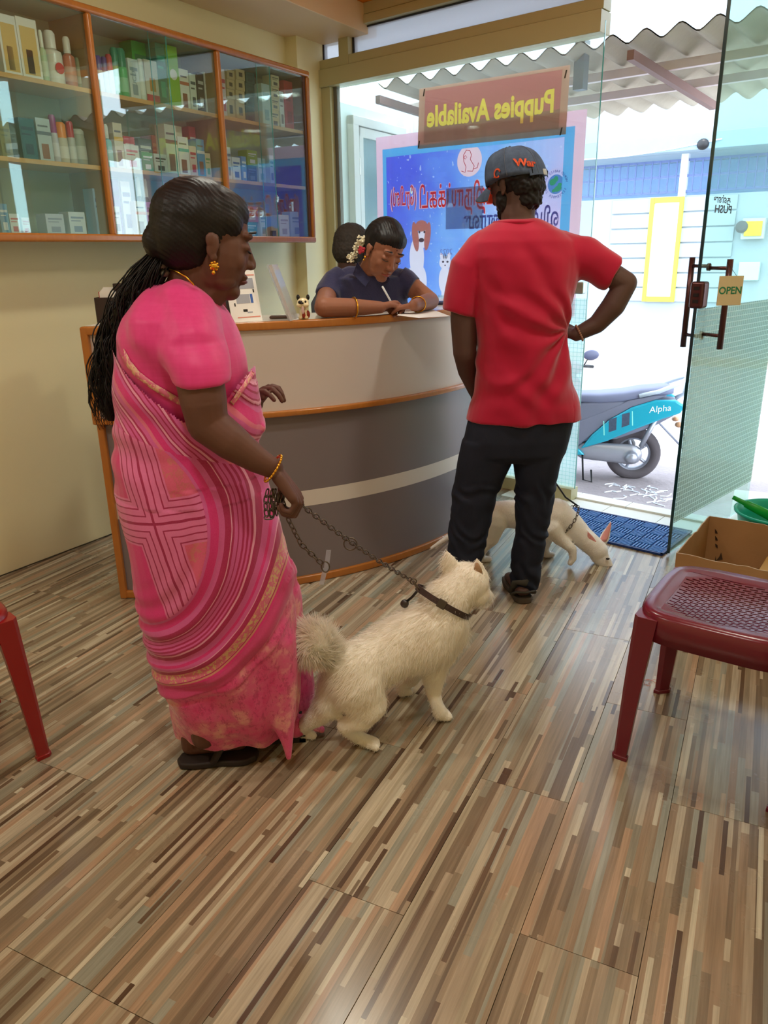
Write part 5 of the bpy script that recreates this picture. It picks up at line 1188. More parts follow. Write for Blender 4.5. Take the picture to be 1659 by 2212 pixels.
def above_edge(p, e=0):
    q = p-WB; a = q.dot(HR); a0, a1 = LL0.dot(HR), LL1.dot(HR); b0, b1 = LR1.dot(HR), LR0.dot(HR)
    if a < a1: t_ = (a-a0)/(a1-a0); zl = LL0.z+(LL1.z-LL0.z)*(t_**.85 if t_ > 0 else t_)
    elif a < b0: zl = LL1.z
    else: zl = LR1.z+(LR0.z-LR1.z)*(a-b0)/(b1-b0)
    return q.z > zl+e
SAR = fuse(b, 'saree', m_sar, wm, voxel=.0042, smooth=3, disp=dsar, cut=above_edge)
# border band along the top edge of the pallu
from mathutils.bvhtree import BVHTree
def bvh(o):
    me = o.data; bo = BASE[o.name]; return BVHTree.FromPolygons([v.co+bo for v in me.vertices], [tuple(p_.vertices) for p_ in me.polygons])
TB = bvh(SAR); T2 = bvh(BLO)
def onsurf(px, py, lift=.004, trees=(TB, T2)):
    d = ray(px, py).normalized(); best = None
    for t_ in trees:
        h = t_.ray_cast(CAM, d)
        if h[0] and (best is None or h[3] < best[1]): best = (h[0], h[3])
    return (best[0]-d*lift) if best else None
def ribbon(pxs, wpx, name, m, par, lift=.004, trees=(TB, T2), th=.0015):
    top, bot = [], []
    for i in range(len(pxs)):
        x0, y0 = pxs[max(i-1, 0)]; x1, y1 = pxs[min(i+1, len(pxs)-1)]; L = math.hypot(x1-x0, y1-y0); nx, ny = -(y1-y0)/L, (x1-x0)/L
        x, y = pxs[i]; a_ = onsurf(x-nx*wpx, y-ny*wpx, lift, trees); c_ = onsurf(x+nx*wpx, y+ny*wpx, lift, trees)
        if a_ and c_: top.append(a_); bot.append(c_)
    if len(top) < 2: return None
    b = B(); b.rings([[a_, c_, c_+CF*th, a_+CF*th] for a_, c_ in zip(top, bot)]); return build(b, name, m, par, smooth=True)
def interp(pts, n):
    out = []
    for (x0, y0), (x1, y1) in zip(pts, pts[1:]):
        for i in range(n): out.append((x0+(x1-x0)*i/n, y0+(y1-y0)*i/n))
    return out+[pts[-1]]
t = NT('peach_gold_border'); p = t.pos(); t.pbr(t.mix(t.m('GREATER_THAN', t.noise(p, 80, 3, .7), .52), K(222, 110, 140), K(232, 178, 150)), .45, 0, .4); m_bord = t.mat
ribbon(interp([(262, 756), (275, 782), (296, 808), (330, 834), (365, 855), (396, 872)], 5), 7, 'saree_border', m_bord, wm)
ribbon(interp([(556, 790), (545, 806), (530, 830), (512, 856), (500, 872)], 5), 5, 'saree_border', m_bord, wm)
# hair
m_hr = m_hair
def strand(pts, r, n=5): 
    B_.tube(pts, r, n)
b = B(); hd.e(b, -.024, .036, 0, .098, .084, .083); hd.e(b, -.046, .004, 0, .074, .080, .080); hd.e(b, .010, .060, 0, .072, .052, .070)
hd.e(b, .020, .040, near*.036, .046, .040, .040); hd.e(b, .020, .040, -near*.036, .046, .040, .040); hd.e(b, -.04, -.03, 0, .056, .045, .066)
b.cap(hd.p(-.09, -.02), .045, JP(WB, 362, 545, 0), .033)
def dh(p): q = p-hd.c; return .0006*math.sin((q.dot(hd.u)+.5*q.dot(hd.f))*620+9*nz(p, 14))+.002*nz(p, 30)
fuse(b, 'hair', m_hr, wm, voxel=.004, smooth=10, disp=dh)
b = B(); tie = JP(WB, 360, 545, -.01); 
for k_ in range(7): 
    q_ = tie+HR*random.uniform(-.012, .012)+UP*(-.045+.016*k_)+HF*(-.02); b.ell(q_, HR*.012, HF*.014, UP*.009, 10, 6)
build(b, 'hair_tie', mat('grey_scrunchie', (120, 118, 106), .6, var=.3, vs=40), wm, smooth=True)
path = [(352, 545, 26), (330, 580, 42), (303, 628, 50), (280, 680, 47), (260, 730, 44), (245, 780, 42), (238, 830, 36), (235, 870, 28), (234, 908, 14)]
b = B(); rs_ = []
for x, y, w_ in path:
    c_ = JP(WB, x, y, -.02); r_ = w_*DEP(c_)/FPX*.72
    rs_.append([c_+HR*(r_*math.cos(t))+HF*(r_*.8*math.sin(t)) for t in [2*math.pi*i/16 for i in range(16)]])
b.rings(rs_); rr = random.Random(11); core = fuse(b, 'long_hair', m_hr, wm, voxel=.006, smooth=2, disp=lambda p: .006*math.sin(p.z*60+8*nz(p, 12)))
b = B()
for k_ in range(210):
    ang = rr.uniform(0, 2*math.pi); rad = rr.uniform(.5, 1.15); ph = rr.uniform(0, 6.3); am = rr.uniform(.005, .017); end = rr.uniform(.6, 1.06); st_ = rr.choice((0, 0, 0, .1, .3)); pts = []; fq = rr.uniform(28, 44)
    for i in range(26):
        s_ = (st_+(end-st_)*i/25)*(len(path)-1); j = min(int(s_), len(path)-2); f_ = s_-j; x = path[j][0]*(1-f_)+path[j+1][0]*f_; y = path[j][1]*(1-f_)+path[j+1][1]*f_; w_ = path[j][2]*(1-f_)+path[j+1][2]*f_
        w2 = w_*(1+.35*max(0, s_/8-.5))
        c_ = JP(WB, x, y, -.02); r_ = w2*DEP(c_)/FPX*rad; grow = min(1, s_/2.5)
        pts.append(c_+HR*(r_*math.cos(ang)+am*grow*math.sin(fq*c_.z+ph)-(.012*max(0, s_/8-.4) if math.cos(ang) < 0 else 0))+HF*(r_*.8*math.sin(ang)+am*grow*math.cos(fq*c_.z+ph)))
    b.tube(pts, [.0016]*20+[.0014, .0012, .001, .0008, .0006, .0004], 4)
o = build(b, 'curly_strands', m_hr, wm, smooth=True); tag(o, kind='stuff')
b = B()
for k_ in range(90):       # combed strands over the head
    u0 = rr.uniform(-1, 1); pts = []
    for i in range(9):
        t_ = i/8; fwd = .075-.165*t_; up_ = .118-.02*abs(u0)-.11*t_**1.6-.5*(fwd-.0)**2*4*(1 if fwd > 0 else .6); w_ = near*(.005+.083*math.sin(min(1.0, .12+t_*1.1)*1.5))*abs(u0)**.7*(1 if u0 > 0 else -.6)
        pts.append(hd.p(fwd, up_*(1-.25*abs(u0)), w_))

# sandals
m_sol = mat('black_rubber_sole', (38, 28, 26), .7)
for off, x0, x1, y in ((-.06, 384, 560, 1652), (.12, 520, 650, 1604)):
    a_, c_ = FL(x0, y), FL(x1, y-18); dd = (c_-a_).normalized(); sd = V((-dd.y, dd.x, 0)); L = (c_-a_).length
    out = [(0, .0), (.01, .028), (.05, .036), (.12, .034), (.17, .042), (L*.85, .04), (L*.97, .025), (L, 0)]
    poly = [a_+dd*u_+sd*w_ for u_, w_ in out]+[a_+dd*u_-sd*w_ for u_, w_ in out[-2:0:-1]]
    b = B(); b.prism([q+UP*.001 for q in poly], UP*.02); so = build(b, 'sandal', m_sol, wm, bevel=.006, seg=3)
    b = B(); b.tube([a_+dd*.10+sd*.038+UP*.02, a_+dd*.13+sd*.02+UP*.062, a_+dd*.17+UP*.07, a_+dd*.13-sd*.02+UP*.062, a_+dd*.10-sd*.038+UP*.02], .008, 8, flat=2.2); build(b, 'strap', m_sol, so, smooth=True)
def tubering(b, lst, n=26, xdir=None):       # flat-ended sleeve from (centre, radius) list
    rs = []
    for i, (c, r) in enumerate(lst):
        d = (lst[min(i+1, len(lst)-1)][0]-lst[max(i-1, 0)][0]).normalized(); x = (HF-d*HF.dot(d)).normalized(); y = d.cross(x)
        rs.append([c+x*(r*math.cos(2*math.pi*k/n))+y*(r*math.sin(2*math.pi*k/n)) for k in range(n)])
    b.rings(rs)
# ================================================================== man in the red T-shirt
MB = V((-.225, 2.85, 0)); mn = empty('person', MB, 'man seen from behind in a red T-shirt, dark jeans and a cap, hand on hip', 'person')
SKM = skin('skin_deep_brown', (84, 58, 52)); hm = Head(JP(MB, 1113, 396, .02), HF*.70-HR*.70-UP*.30, UP, 1.0)
b = B(); hm.shape(b, False)
b.cap(hm.p(-.02, -.03), .058, JP(MB, 1118, 470, 0), .06); b.cap(JP(MB, 1118, 470, 0), .06, JP(MB, 1122, 520, 0), .075)
b.rings([ringpx(MB, y, L, R_, ry) for y, L, R_, ry in ((520, 1060, 1200, .08), (600, 1040, 1225, .1), (800, 1050, 1215, .1), (900, 1040, 1215, .1))])
mEL, mWR = JP(MB, 1352, 612, -.03), JP(MB, 1246, 722, -.01)
b.limb([(JP(MB, 1225, 556), .040), (JP(MB, 1300, 582, -.02), .045), (mEL, .040)], n=18); b.limb([(mEL, .040), (JP(MB, 1325, 660, -.03), .043), (JP(MB, 1290, 700, -.02), .034), (mWR, .026)], n=18)
hand(b, mWR, (JP(MB, 1222, 712, .03)-mWR), HF*.4+UP*-.8, 1, (.5, .5, .5, .5), .95, (.3, .8, .2))
b.limb([(JP(MB, 1012, 580), .055), (JP(MB, 1002, 690), .050), (JP(MB, 1004, 762, .0), .044)], n=18); b.limb([(JP(MB, 1004, 762), .044), (JP(MB, 1010, 800, .06), .038), (JP(MB, 1026, 846, .13), .026)], n=18)
hand(b, JP(MB, 1028, 850, .14), HR*.6-UP*.5+HF*.5, -HF, 1, (.4, .4, .4, .4), .95)
fo = FL(1128, 1296)
b.cap(fo+HF*.06+UP*.05, .034, fo+HF*.07+UP*.14, .032); b.cap(fo+UP*.045, .034, fo+HF*.17-HR*.02+UP*.03, .03, flat=(UP, .7))
fo2 = FL(1010, 1290); b.limb([(JP(MB, 1065, 890), .09), (JP(MB, 1045, 1000), .07), (JP(MB, 1015, 1180), .045), (fo2+UP*.10, .032)]); b.limb([(JP(MB, 1175, 890), .09), (JP(MB, 1155, 1000), .07), (JP(MB, 1142, 1180), .045), (fo+HF*.06+UP*.10, .030)]); b.cap(fo2+UP*.045, .034, fo2+HF*.17-HR*.06+UP*.03, .03, flat=(UP, .7)); b.cap(fo2+UP*.05, .036, fo2+UP*.14, .036)
fuse(b, 'body', SKM, mn, voxel=.0045, smooth=2, org=MB)
m_hr2 = hair_mat('short_black_hair', (24, 20, 22), .6)
b = B(); hm.e(b, -.022, .02, 0, .092, .08, .082); hm.e(b, -.045, -.03, 0, .062, .05, .070); hm.e(b, -.03, -.05, 0, .05, .035, .055); hm.e(b, -.045, -.072, 0, .042, .038, .052)
fuse(b, 'hair', m_hr2, mn, voxel=.004, smooth=1, disp=lambda p: .006*nz(p, 90)+.003*nz(p, 40), cut=lambda p: (p-hm.c).dot(hm.u) > (.018 if (p-hm.c).dot(hm.f) > 0 else .004))
b = B(); hm.e(b, .045, -.085, 0, .045, .030, .050); hm.e(b, .03, -.05, -.052, .026, .04, .018); hm.e(b, .03, -.05, .052, .026, .04, .018)
fuse(b, 'beard', m_hr2, mn, voxel=.004, smooth=1, disp=lambda p: .003*nz(p, 90))
# cap
t = NT('washed_navy_denim'); p = t.pos(); n_ = t.noise(p, 24, 5, .7); t.pbr(t.mix(n_, K(28, 36, 54), K(92, 108, 134)), .8, 0, .3, t.bump(t.noise(p, 300, 2), .3, .001)); m_cap = t.mat
m_org = mat('orange_fabric', (226, 86, 42), .7, bump=.2, bs=300)
cp = B(); N_ = 40; rs_ = []
for j in range(13):
    ph = math.pi/2*j/12; zz = .012+.106*math.sin(ph); rr_ = max(.001, math.cos(ph)**.58)
    rs_.append([hm.p((.112*rr_)*math.cos(2*math.pi*i/N_)-.006, zz+(.010 if math.cos(2*math.pi*i/N_) > 0 else .022)*math.cos(2*math.pi*i/N_)*rr_, .096*rr_*math.sin(2*math.pi*i/N_)) for i in range(N_)])
cp.rings(rs_); capo = build(cp, 'cap_crown', m_cap, mn, smooth=True)
b = B(); b.sph(hm.p(-.006, .120), .006, 10, 6); build(b, 'cap_button', m_cap, capo, smooth=True)
for k_ in range(6):
    ang = math.pi*k_/6*2+.26; b = B(); b.tube([hm.p(.1128*math.cos(ph)**.58*math.cos(ang)-.006, .0125+.1065*math.sin(ph)+(.010 if math.cos(ang) > 0 else .022)*math.cos(ang)*math.cos(ph)**.58, .0968*math.cos(ph)**.58*math.sin(ang)) for ph in [math.pi/2*j/10 for j in range(11)]], .0011, 5); build(b, 'seam', mat('cap_thread', (90, 96, 112), .8), capo, smooth=True)
def bill(lo, hi, name, m, par):
    b = B(); vs = []; nu, nv = 14, 8
    for lay in (lo, hi):
        for j in range(nv+1):
            for i in range(nu+1):
                w_ = -1+2*i/nu; f_ = .055+.035*math.sqrt(max(0, 1-w_*w_))+(.078*math.sqrt(max(0, 1-(w_*.97)**2)))*j/nv
                vs.append(hm.p(f_, .030+lay-.040*w_*w_-.028*(j/nv), .076*w_))
    q = (nu+1)*(nv+1); fs = []
    for j in range(nv):
        for i in range(nu):
            k = j*(nu+1)+i; fs += [(k, k+nu+1, k+nu+2, k+1), (q+k, q+k+1, q+k+nu+2, q+k+nu+1)]
    edge = [i for i in range(nu+1)]+[j*(nu+1)+nu for j in range(1, nv+1)]+[nv*(nu+1)+i for i in range(nu-1, -1, -1)]+[j*(nu+1) for j in range(nv-1, 0, -1)]
    for a_, c_ in zip(edge, edge[1:]+edge[:1]): fs.append((a_, c_, q+c_, q+a_))
    b.add(vs, fs); return build(b, name, m, par, smooth=True)
bl = bill(0, .003, 'cap_bill', m_cap, mn); bill(-.003, -.0004, 'bill_underside', m_org, bl)
# rear opening and strap
b = B(); arch = [hm.p(-.1145, .002+.036*math.sin(t)*1.0, .046*math.cos(t))+hm.f*(.014*math.sin(t)+.010*abs(math.cos(t))) for t in [math.pi*i/12 for i in range(13)]]
b.prism(arch+[hm.p(-.102, -.008, -.046), hm.p(-.102, -.008, .046)][::1], -hm.f*.004); build(b, 'cap_opening', m_hr2, capo)
b = B(); b.rings([[hm.p(-.008-.107*math.cos(t), -.014, .092*math.sin(t)), hm.p(-.008-.107*math.cos(t), .003, .092*math.sin(t)), hm.p(-.008-.110*math.cos(t), .003, .095*math.sin(t)), hm.p(-.008-.110*math.cos(t), -.014, .095*math.sin(t))] for t in [R(a) for a in range(-34, 35, 4)]]); build(b, 'cap_strap', m_cap, capo)
b = B(); b.box(hm.p(-.1185, -.0055, .01), hm.s*.010, hm.u*.010, hm.f*.0015); build(b, 'buckle', m_steel, capo, bevel=.002)
TC = bvh(capo)
def wrap_text(o, tree, lift, cdir):
    b0 = base_of(o.parent) if o.parent else V((0, 0, 0))
    bm = bmesh.new(); bm.from_mesh(o.data); bmesh.ops.triangulate(bm, faces=bm.faces)
    for _ in range(3): bmesh.ops.subdivide_edges(bm, edges=[e for e in bm.edges if e.calc_length() > .0035], cuts=1)
    bm.to_mesh(o.data); bm.free()
    for v in o.data.vertices:
        p_ = v.co+b0; h = tree.ray_cast(p_-cdir*.15, cdir)
        if h[0]: v.co = h[0]-cdir*lift-b0
tc = JP(MB, 1142, 346, -.1); tdir = (hm.f*.9-hm.s*.1*(1 if hm.s.dot(HR) > 0 else -1)-hm.u*.1).normalized(); tdir = (HF*.93-HR*.30-UP*.25).normalized()
rt_ = tdir.cross(UP).normalized(); 
to = text('War', .036, tc, rt_*.97-UP*.15, rt_.cross(tdir), 'cap_lettering', m_org, capo, ext=.0003, res=4, bold=.0015)
BASE[capo.name] = MB; wrap_text(to, TC, .005, tdir)
tc = JP(MB, 1066, 372, -.06); tdir = (HF*.6+HR*.75-UP*.1).normalized(); rt_ = tdir.cross(UP).normalized()
b = B(); b.tube([tc+rt_*(.012*math.cos(t)-.004)+UP*(.014*math.sin(t)) for t in [R(a) for a in range(20, 330, 20)]], .003, 6); eo = build(b, 'cap_emblem', m_org, capo, smooth=True); wrap_text(eo, TC, .003, tdir)
# shirt
t = NT('red_jersey'); p = t.pos(); n_ = t.noise(p, 500, 2); t.pbr(t.mix(t.noise(p, 7), K(168, 4, 46), K(188, 10, 60)), .75, 0, .25, t.bump(n_, .12, .001), Sheen_Weight=.35); m_tee = t.mat
b = B(); b.rings([ringpx(MB, y, L, R_, ry, 0, 36, .9) for y, L, R_, ry in ((474, 1078, 1160, .068), (484, 1060, 1182, .078), (500, 1034, 1216, .10), (522, 1012, 1244, .118), (555, 1002, 1258, .128), (600, 1010, 1252, .132), (650, 1020, 1240, .134), (700, 1026, 1226, .134), (745, 1030, 1221, .134), (800, 1028, 1232, .134), (850, 1020, 1244, .134), (888, 1011, 1252, .132), (906, 1006, 1255, .131))])
tubering(b, [(JP(MB, 1062, 560), .070), (JP(MB, 1035, 556), .080), (JP(MB, 1016, 580), .078), (JP(MB, 1003, 630), .070), (JP(MB, 992, 676), .0635)])
b.cap(JP(MB, 1048, 545), .078, JP(MB, 1018, 582), .074); b.cap(JP(MB, 1205, 545), .078, JP(MB, 1248, 558), .074)
tubering(b, [(JP(MB, 1190, 552), .070), (JP(MB, 1220, 550), .078), (JP(MB, 1252, 557), .078), (JP(MB, 1290, 572, -.01), .070), (JP(MB, 1326, 590, -.02), .062)])
def dtee(p):
    q = p-MB; a = q.dot(HR); z = q.z; d = .0035*nz(p, 6, 2)
    # creases fan out from the right waist where the hand pulls the cloth
    w0 = (JP(MB, 1222, 712)-MB); da, dz = a-w0.dot(HR), z-w0.z; rr_ = math.hypot(da, dz); an = math.atan2(dz, -da)
    m_ = max(0, 1-rr_/.62)*min(1, rr_/.06)
    d += .0085*m_*math.sin(an*10+5*nz(p, 4)+2.5*nz(p, 9)); d += .004*math.sin((a*.8+z)*34+6*nz(p, 5, 9))*max(0, nz(p, 3, 6)+.4)*(1 if da < .03 else .3)
    d += .0028*math.sin(z*60+a*25+7*nz(p, 4, 8))*max(0, min(1, (1.0-z)*2.5))
    return d
TEE = fuse(b, 't_shirt', m_tee, mn, voxel=.0055, smooth=7, disp=dtee)
b = B(); b.tube([q for q in ringpx(MB, 481, 1066, 1172, .078, 0, 30)], .006, 8, closed=True, flat=.6); build(b, 'collar_rib', m_tee, mn, smooth=True)
# wristband
ax = (mWR-JP(MB, 1290, 700, -.02)).normalized(); xx = ax.cross(HF).normalized(); yy = ax.cross(xx)
b = B(); [b.sph(mWR-ax*.01+xx*.029*math.cos(t)+yy*.029*math.sin(t), .0045, 8, 6) for t in [2*math.pi*i/22 for i in range(22)]]; build(b, 'bead_bracelet', mat('wooden_beads', (150, 110, 90), .5), mn, smooth=True)
# jeans
t = NT('dark_navy_denim'); p = t.pos(); t.pbr(t.mix(t.noise(p, 9, 4), K(14, 18, 32), K(34, 40, 58)), .75, 0, .3, t.bump(t.noise(p, 420, 2), .25, .001)); m_jean = t.mat
b = B(); b.rings([ringpx(MB, y, L, R_, ry, 0, 30, .9) for y, L, R_, ry in ((870, 1018, 1236, .118), (910, 1010, 1238, .122), (945, 1002, 1230, .125), (975, 994, 1222, .118), (990, 990, 1214, .09))])
b.rings([ringpx(MB, y, L, R_, ry, 0, 26, .9) for y, L, R_, ry in ((950, 998, 1118, .10), (1000, 988, 1104, .095), (1050, 980, 1081, .085), (1100, 974, 1066, .078), (1150, 969, 1055, .072), (1200, 966, 1044, .068), (1240, 968, 1036, .064), (1268, 972, 1036, .062))])
b.rings([ringpx(MB, y, L, R_, ry, 0, 26, .9) for y, L, R_, ry in ((950, 1104, 1228, .10), (1000, 1109, 1208, .095), (1050, 1113, 1199, .085), (1100, 1113, 1191, .078), (1150, 1112, 1182, .072), (1195, 1106, 1173, .068), (1212, 1102, 1168, .066), (1222, 1105, 1172, .068), (1240, 1103, 1164, .064), (1254, 1104, 1162, .062), (1266, 1102, 1163, .063))])
def djean(p):
    z = p.z; d = .004*nz(p, 8, 4); 
    for c_, s_ in ((.28, .05), (.14, .05), (.45, .05), (.08, .03)): d += .005*math.exp(-((z-c_)/s_)**2)*math.sin(z*75+p.x*50+9*nz(p, 6)+4*nz(p, 14))
    return d
fuse(b, 'jeans', m_jean, mn, voxel=.0065, smooth=3, disp=djean)
# sandals
m_sso = mat('grey_brown_sole', (74, 66, 58), .7, bump=.3)
for f0, dd in ((fo, (HF*.98-HR*.10).normalized()), (fo2, (HF*.95-HR*.3).normalized())):
    a_ = f0-dd*.045; sd = V((dd.y, -dd.x, 0)); out = [(0, 0), (.006, .026), (.03, .038), (.10, .036), (.18, .046), (.24, .036), (.262, 0)]
    poly = [a_+dd*u_+sd*w_ for u_, w_ in out]+[a_+dd*u_-sd*w_ for u_, w_ in out[-2:0:-1]]
    b = B(); b.prism([q+UP*.0008 for q in poly], UP*.024); so = build(b, 'sandal', m_sso, mn, bevel=.006, seg=3)
    for (u0, h0) in ((.012, .05), (.03, .085)):
        b = B(); b.tube([a_+dd*(u0+.03)+sd*.042+UP*.03, a_+dd*(u0+.005)+sd*.036+UP*h0, a_+dd*(u0-.014)+UP*(h0+.004), a_+dd*(u0+.005)-sd*.036+UP*h0, a_+dd*(u0+.03)-sd*.042+UP*.03], .0045, 8, flat=3.2); build(b, 'strap', mat('olive_strap', (60, 58, 50), .8), so, smooth=True)
# ================================================================== receptionist
RB = V((-1.27, 3.06, 0)); rc_ = empty('person', RB, 'woman in a navy polo shirt with jasmine in her hair, writing at the counter', 'person')
SKR = skin('skin_warm_brown', (150, 98, 74)); hq = Head(JP(RB, 829, 540, -.16), HR*.42-HF*.76-UP*.46, UP*.86+HR*.36-HF*.25, 1.0)
b = B(); hq.shape(b)
b.cap(hq.p(-.03, -.05), .045, JP(RB, 792, 602, -.03), .052)
b.rings([ringpx(RB, y, L, R_, ry, .06) for y, L, R_, ry in ((596, 750, 840, .07), (620, 728, 868, .09), (680, 728, 868, .10), (760, 735, 865, .10))]); b.limb([(RB+HF*.16+V((0, 0, .9)), .12), (RB+HF*.18+V((0, 0, .4)), .09), (RB+HF*.18+V((0, 0, .05)), .05)])
ZA = ZT+.036
e1, w1 = FL(700, 664, ZA+.006), FL(822, 664, ZA-.004); e2, w2 = FL(922, 648, ZA+.006), FL(893, 660, ZA)
e2 = FL(930, 650, ZA+.004)
b.limb([(JP(RB, 716, 612, .0), .048), (JP(RB, 706, 640, -.08), .043), (e1, .039)], n=18); b.limb([(e1, .039), (e1.lerp(w1, .45), .036), (w1, .024)], n=18)
b.limb([(JP(RB, 880, 612, .0), .046), (JP(RB, 906, 632, -.03), .041), (e2, .037)], n=18); b.limb([(e2, .037), (e2.lerp(w2, .5), .032), (w2, .023)], n=18)
hand(b, w1, (FL(858, 658, ZA)-w1), HR*.3-HF*.3-UP*.8, -1, (.95, 1.0, 1.05, 1.1), .92, (.2, .9, .3))
hand(b, w2, (FL(866, 664, ZA-.010)-w2), -UP, 1, (.45, .5, .5, .5), .80, (.5, .7, .1))
fuse(b, 'body', SKR, rc_, voxel=.0032, smooth=2, org=RB)
for w in (-1, 1): hq.eye(w, rc_, m_lash); hq.brow(w, rc_, m_lash)
hq.lips(rc_, mat('lip_rose', (150, 70, 62), .4))
b = B(); b.sph(hq.p(.087, .043), .0028, 10, 6); build(b, 'bindi', mat('maroon_bindi', (90, 14, 20), .4), rc_, smooth=True)
b = B(); hq.e(b, -.026, .034, 0, .094, .084, .083); hq.e(b, .014, .064, 0, .070, .050, .064); hq.e(b, -.02, .05, 0, .09, .078, .074); hq.e(b, .010, .056, -.032, .056, .040, .042); hq.e(b, .010, .056, .032, .056, .040, .042); hq.e(b, -.06, -.01, 0, .05, .06, .065)
fuse(b, 'hair', m_hair, rc_, voxel=.0035, smooth=3, disp=lambda p: .0006*math.sin((p-hq.c).dot(hq.s)*700)+.001*nz(p, 40))
# ears / studs
sd_ = -1 if hq.p(0, 0, -1).x < hq.p(0, 0, 1).x else 1
sw_ = min((-1, 1), key=lambda w: (hq.p(0, 0, w)-CAM).dot(CR))
b = B(); b.sph(hq.p(.012, -.040, sw_*.083), .0055); b.sph(hq.p(.012, -.054, sw_*.083), .0045); build(b, 'earring', m_gold, rc_, smooth=True)
rr = random.Random(4); b = B()
fl0 = [JP(RB, 787, 512, -.17), JP(RB, 776, 528, -.15), JP(RB, 766, 545, -.13), JP(RB, 756, 562, -.12)]
for k_ in range(110):
    s_ = rr.uniform(0, 2.999); j = int(s_); c_ = fl0[j].lerp(fl0[j+1], s_-j)+V((rr.uniform(-.014, .014), rr.uniform(-.014, .014), rr.uniform(-.012, .012))); d_ = V((rr.uniform(-1, 1), rr.uniform(-1, 1), rr.uniform(-1, 1))).normalized()
    b.cap(c_, .0022, c_+d_*.008, .0042, 6)
o = build(b, 'jasmine_garland', mat('jasmine', (240, 234, 206), .6), rc_, smooth=True); tag(o, kind='stuff')
b = B(); c_ = JP(RB, 780, 540, -.19)
for k_ in range(9): t = k_*2.4; r_ = .003+.0012*k_; b.ell(c_+HR*r_*math.cos(t)+UP*r_*math.sin(t), HR*.007, HF*.006, UP*.007, 8, 6)
build(b, 'red_rose', mat('rose', (170, 30, 50), .6), rc_, smooth=True)
def vcut(p):
    q = p-CAM; d_ = q.dot(CF); x, y = 829.5+FPX*q.dot(CR)/d_, 1106+FPX*q.dot(CD)/d_; return d_ < 3.2 and 575 < y < 628 and abs(x-(811+(y-600)*.1)) < (628-y)*.52
m_navy = mat('navy_polo', (40, 42, 84), .8, bump=.3, bs=200, Sheen_Weight=.3)
b = B(); b.rings([ringpx(RB, y, L, R_, ry, off) for y, L, R_, ry, off in ((590, 752, 838, .066, -.01), (594, 738, 852, .082, -.02), (600, 724, 868, .10, -.02), (622, 714, 882, .105, .0), (655, 714, 882, .11, .03), (700, 720, 878, .11, .08), (780, 727, 872, .11, .12))])
tubering(b, [(JP(RB, 738, 606, 0), .066), (JP(RB, 722, 614, -.02), .063), (JP(RB, 711, 630, -.055), .056), (JP(RB, 707, 640, -.078), .053)]); tubering(b, [(JP(RB, 862, 604, 0), .062), (JP(RB, 878, 612, -.005), .058), (JP(RB, 893, 622, -.02), .052)])
b.cap(JP(RB, 768, 604, .0), .062, JP(RB, 728, 614, -.01), .060); b.cap(JP(RB, 838, 602, .0), .060, JP(RB, 876, 612, -.0), .056)
fuse(b, 'polo_shirt', m_navy, rc_, voxel=.0045, smooth=3, disp=lambda p: .003*math.sin(p.z*55+p.x*60+6*nz(p, 7))+.002*nz(p, 12), cut=vcut)
# collar flaps, placket
cz = JP(RB, 806, 622, -.15)
for pl in ([(772, 566), (762, 592), (790, 620), (800, 603), (785, 585)], [(826, 618), (812, 604), (838, 596), (846, 606)]):
    b = B(); b.prism([JP(RB, x, y, -.10-.03*(y-566)/50) for x, y in pl], HF*.006); build(b, 'collar', m_navy, rc_, bevel=.002)
ax = (w1-e1).normalized(); c_ = e1.lerp(w1, .52); xx = ax.cross(UP).normalized(); yy = ax.cross(xx)
b = B(); b.tube([c_+xx*.042*math.cos(t)+yy*.040*math.sin(t)-UP*.002 for t in [2*math.pi*i/30 for i in range(30)]], .0036, 8, closed=True); build(b, 'bangle', m_gold, rc_, smooth=True)
ax = (w2-e2).normalized(); c_ = e2.lerp(w2, .75); xx = ax.cross(UP).normalized(); yy = ax.cross(xx)
b = B(); b.tube([c_+xx*.033*math.cos(t)+yy*.031*math.sin(t) for t in [2*math.pi*i/30 for i in range(30)]], .003, 8, closed=True); build(b, 'bangle', m_gold, rc_, smooth=True)
q0, q1 = FL(856, 672, ZT+.003), JP(RB, 826, 620, -.20); q1 = PT(826, 619, DEP(q0)-.10)
b = B(); b.tube([q0, q0.lerp(q1, .06), q1], [.0012, .0042, .0042], 10); tag(build(b, 'pen', mat('white_pen', (232, 236, 240), .3), smooth=True), 'white pen held in the hand of the woman in navy', 'pen')
# ================================================================== man behind
BBm = PT(754, 640, 3.95); BBm.z = 0; bk = empty('person', BBm, 'man with short dark hair seated behind the woman in navy, mostly hidden', 'person')
hb_ = Head(JP(BBm, 760, 541), HF*.3-HR*.2-UP*.3-HF*0, UP, 1.02); hb_ = Head(JP(BBm, 762, 541), HF*.8+HR*.5-UP*.35, UP, 1.10)
b = B(); hb_.shape(b, False); b.cap(hb_.p(-.02, -.05), .055, BBm+V((0, 0, 1.2)), .06); b.limb([(BBm+V((0, 0, 1.16)), .1), (BBm+V((0, 0, .5)), .11), (BBm+V((0, 0, .06)), .06)])
fuse(b, 'body', SKM, bk, voxel=.006, smooth=2, org=BBm)
m_hr3 = hair_mat('greying_hair', (64, 58, 54), .7)
b = B(); hb_.e(b, -.018, .03, 0, .094, .086, .082); hb_.e(b, -.034, -.005, 0, .072, .080, .078); fuse(b, 'hair', m_hr3, bk, voxel=.004, smooth=1, disp=lambda p: .003*nz(p, 120))
b = B(); b.rings([[BBm+HR*(rx*math.cos(t))+HF*(.12*math.sin(t))+UP*z for t in [2*math.pi*i/20 for i in range(20)]] for z, rx in ((.5, .17), (.9, .19), (1.12, .20), (1.2, .15), (1.235, .07))]); fuse(b, 'shirt', mat('slate_shirt', (90, 96, 110), .8), bk, voxel=.008, smooth=3)
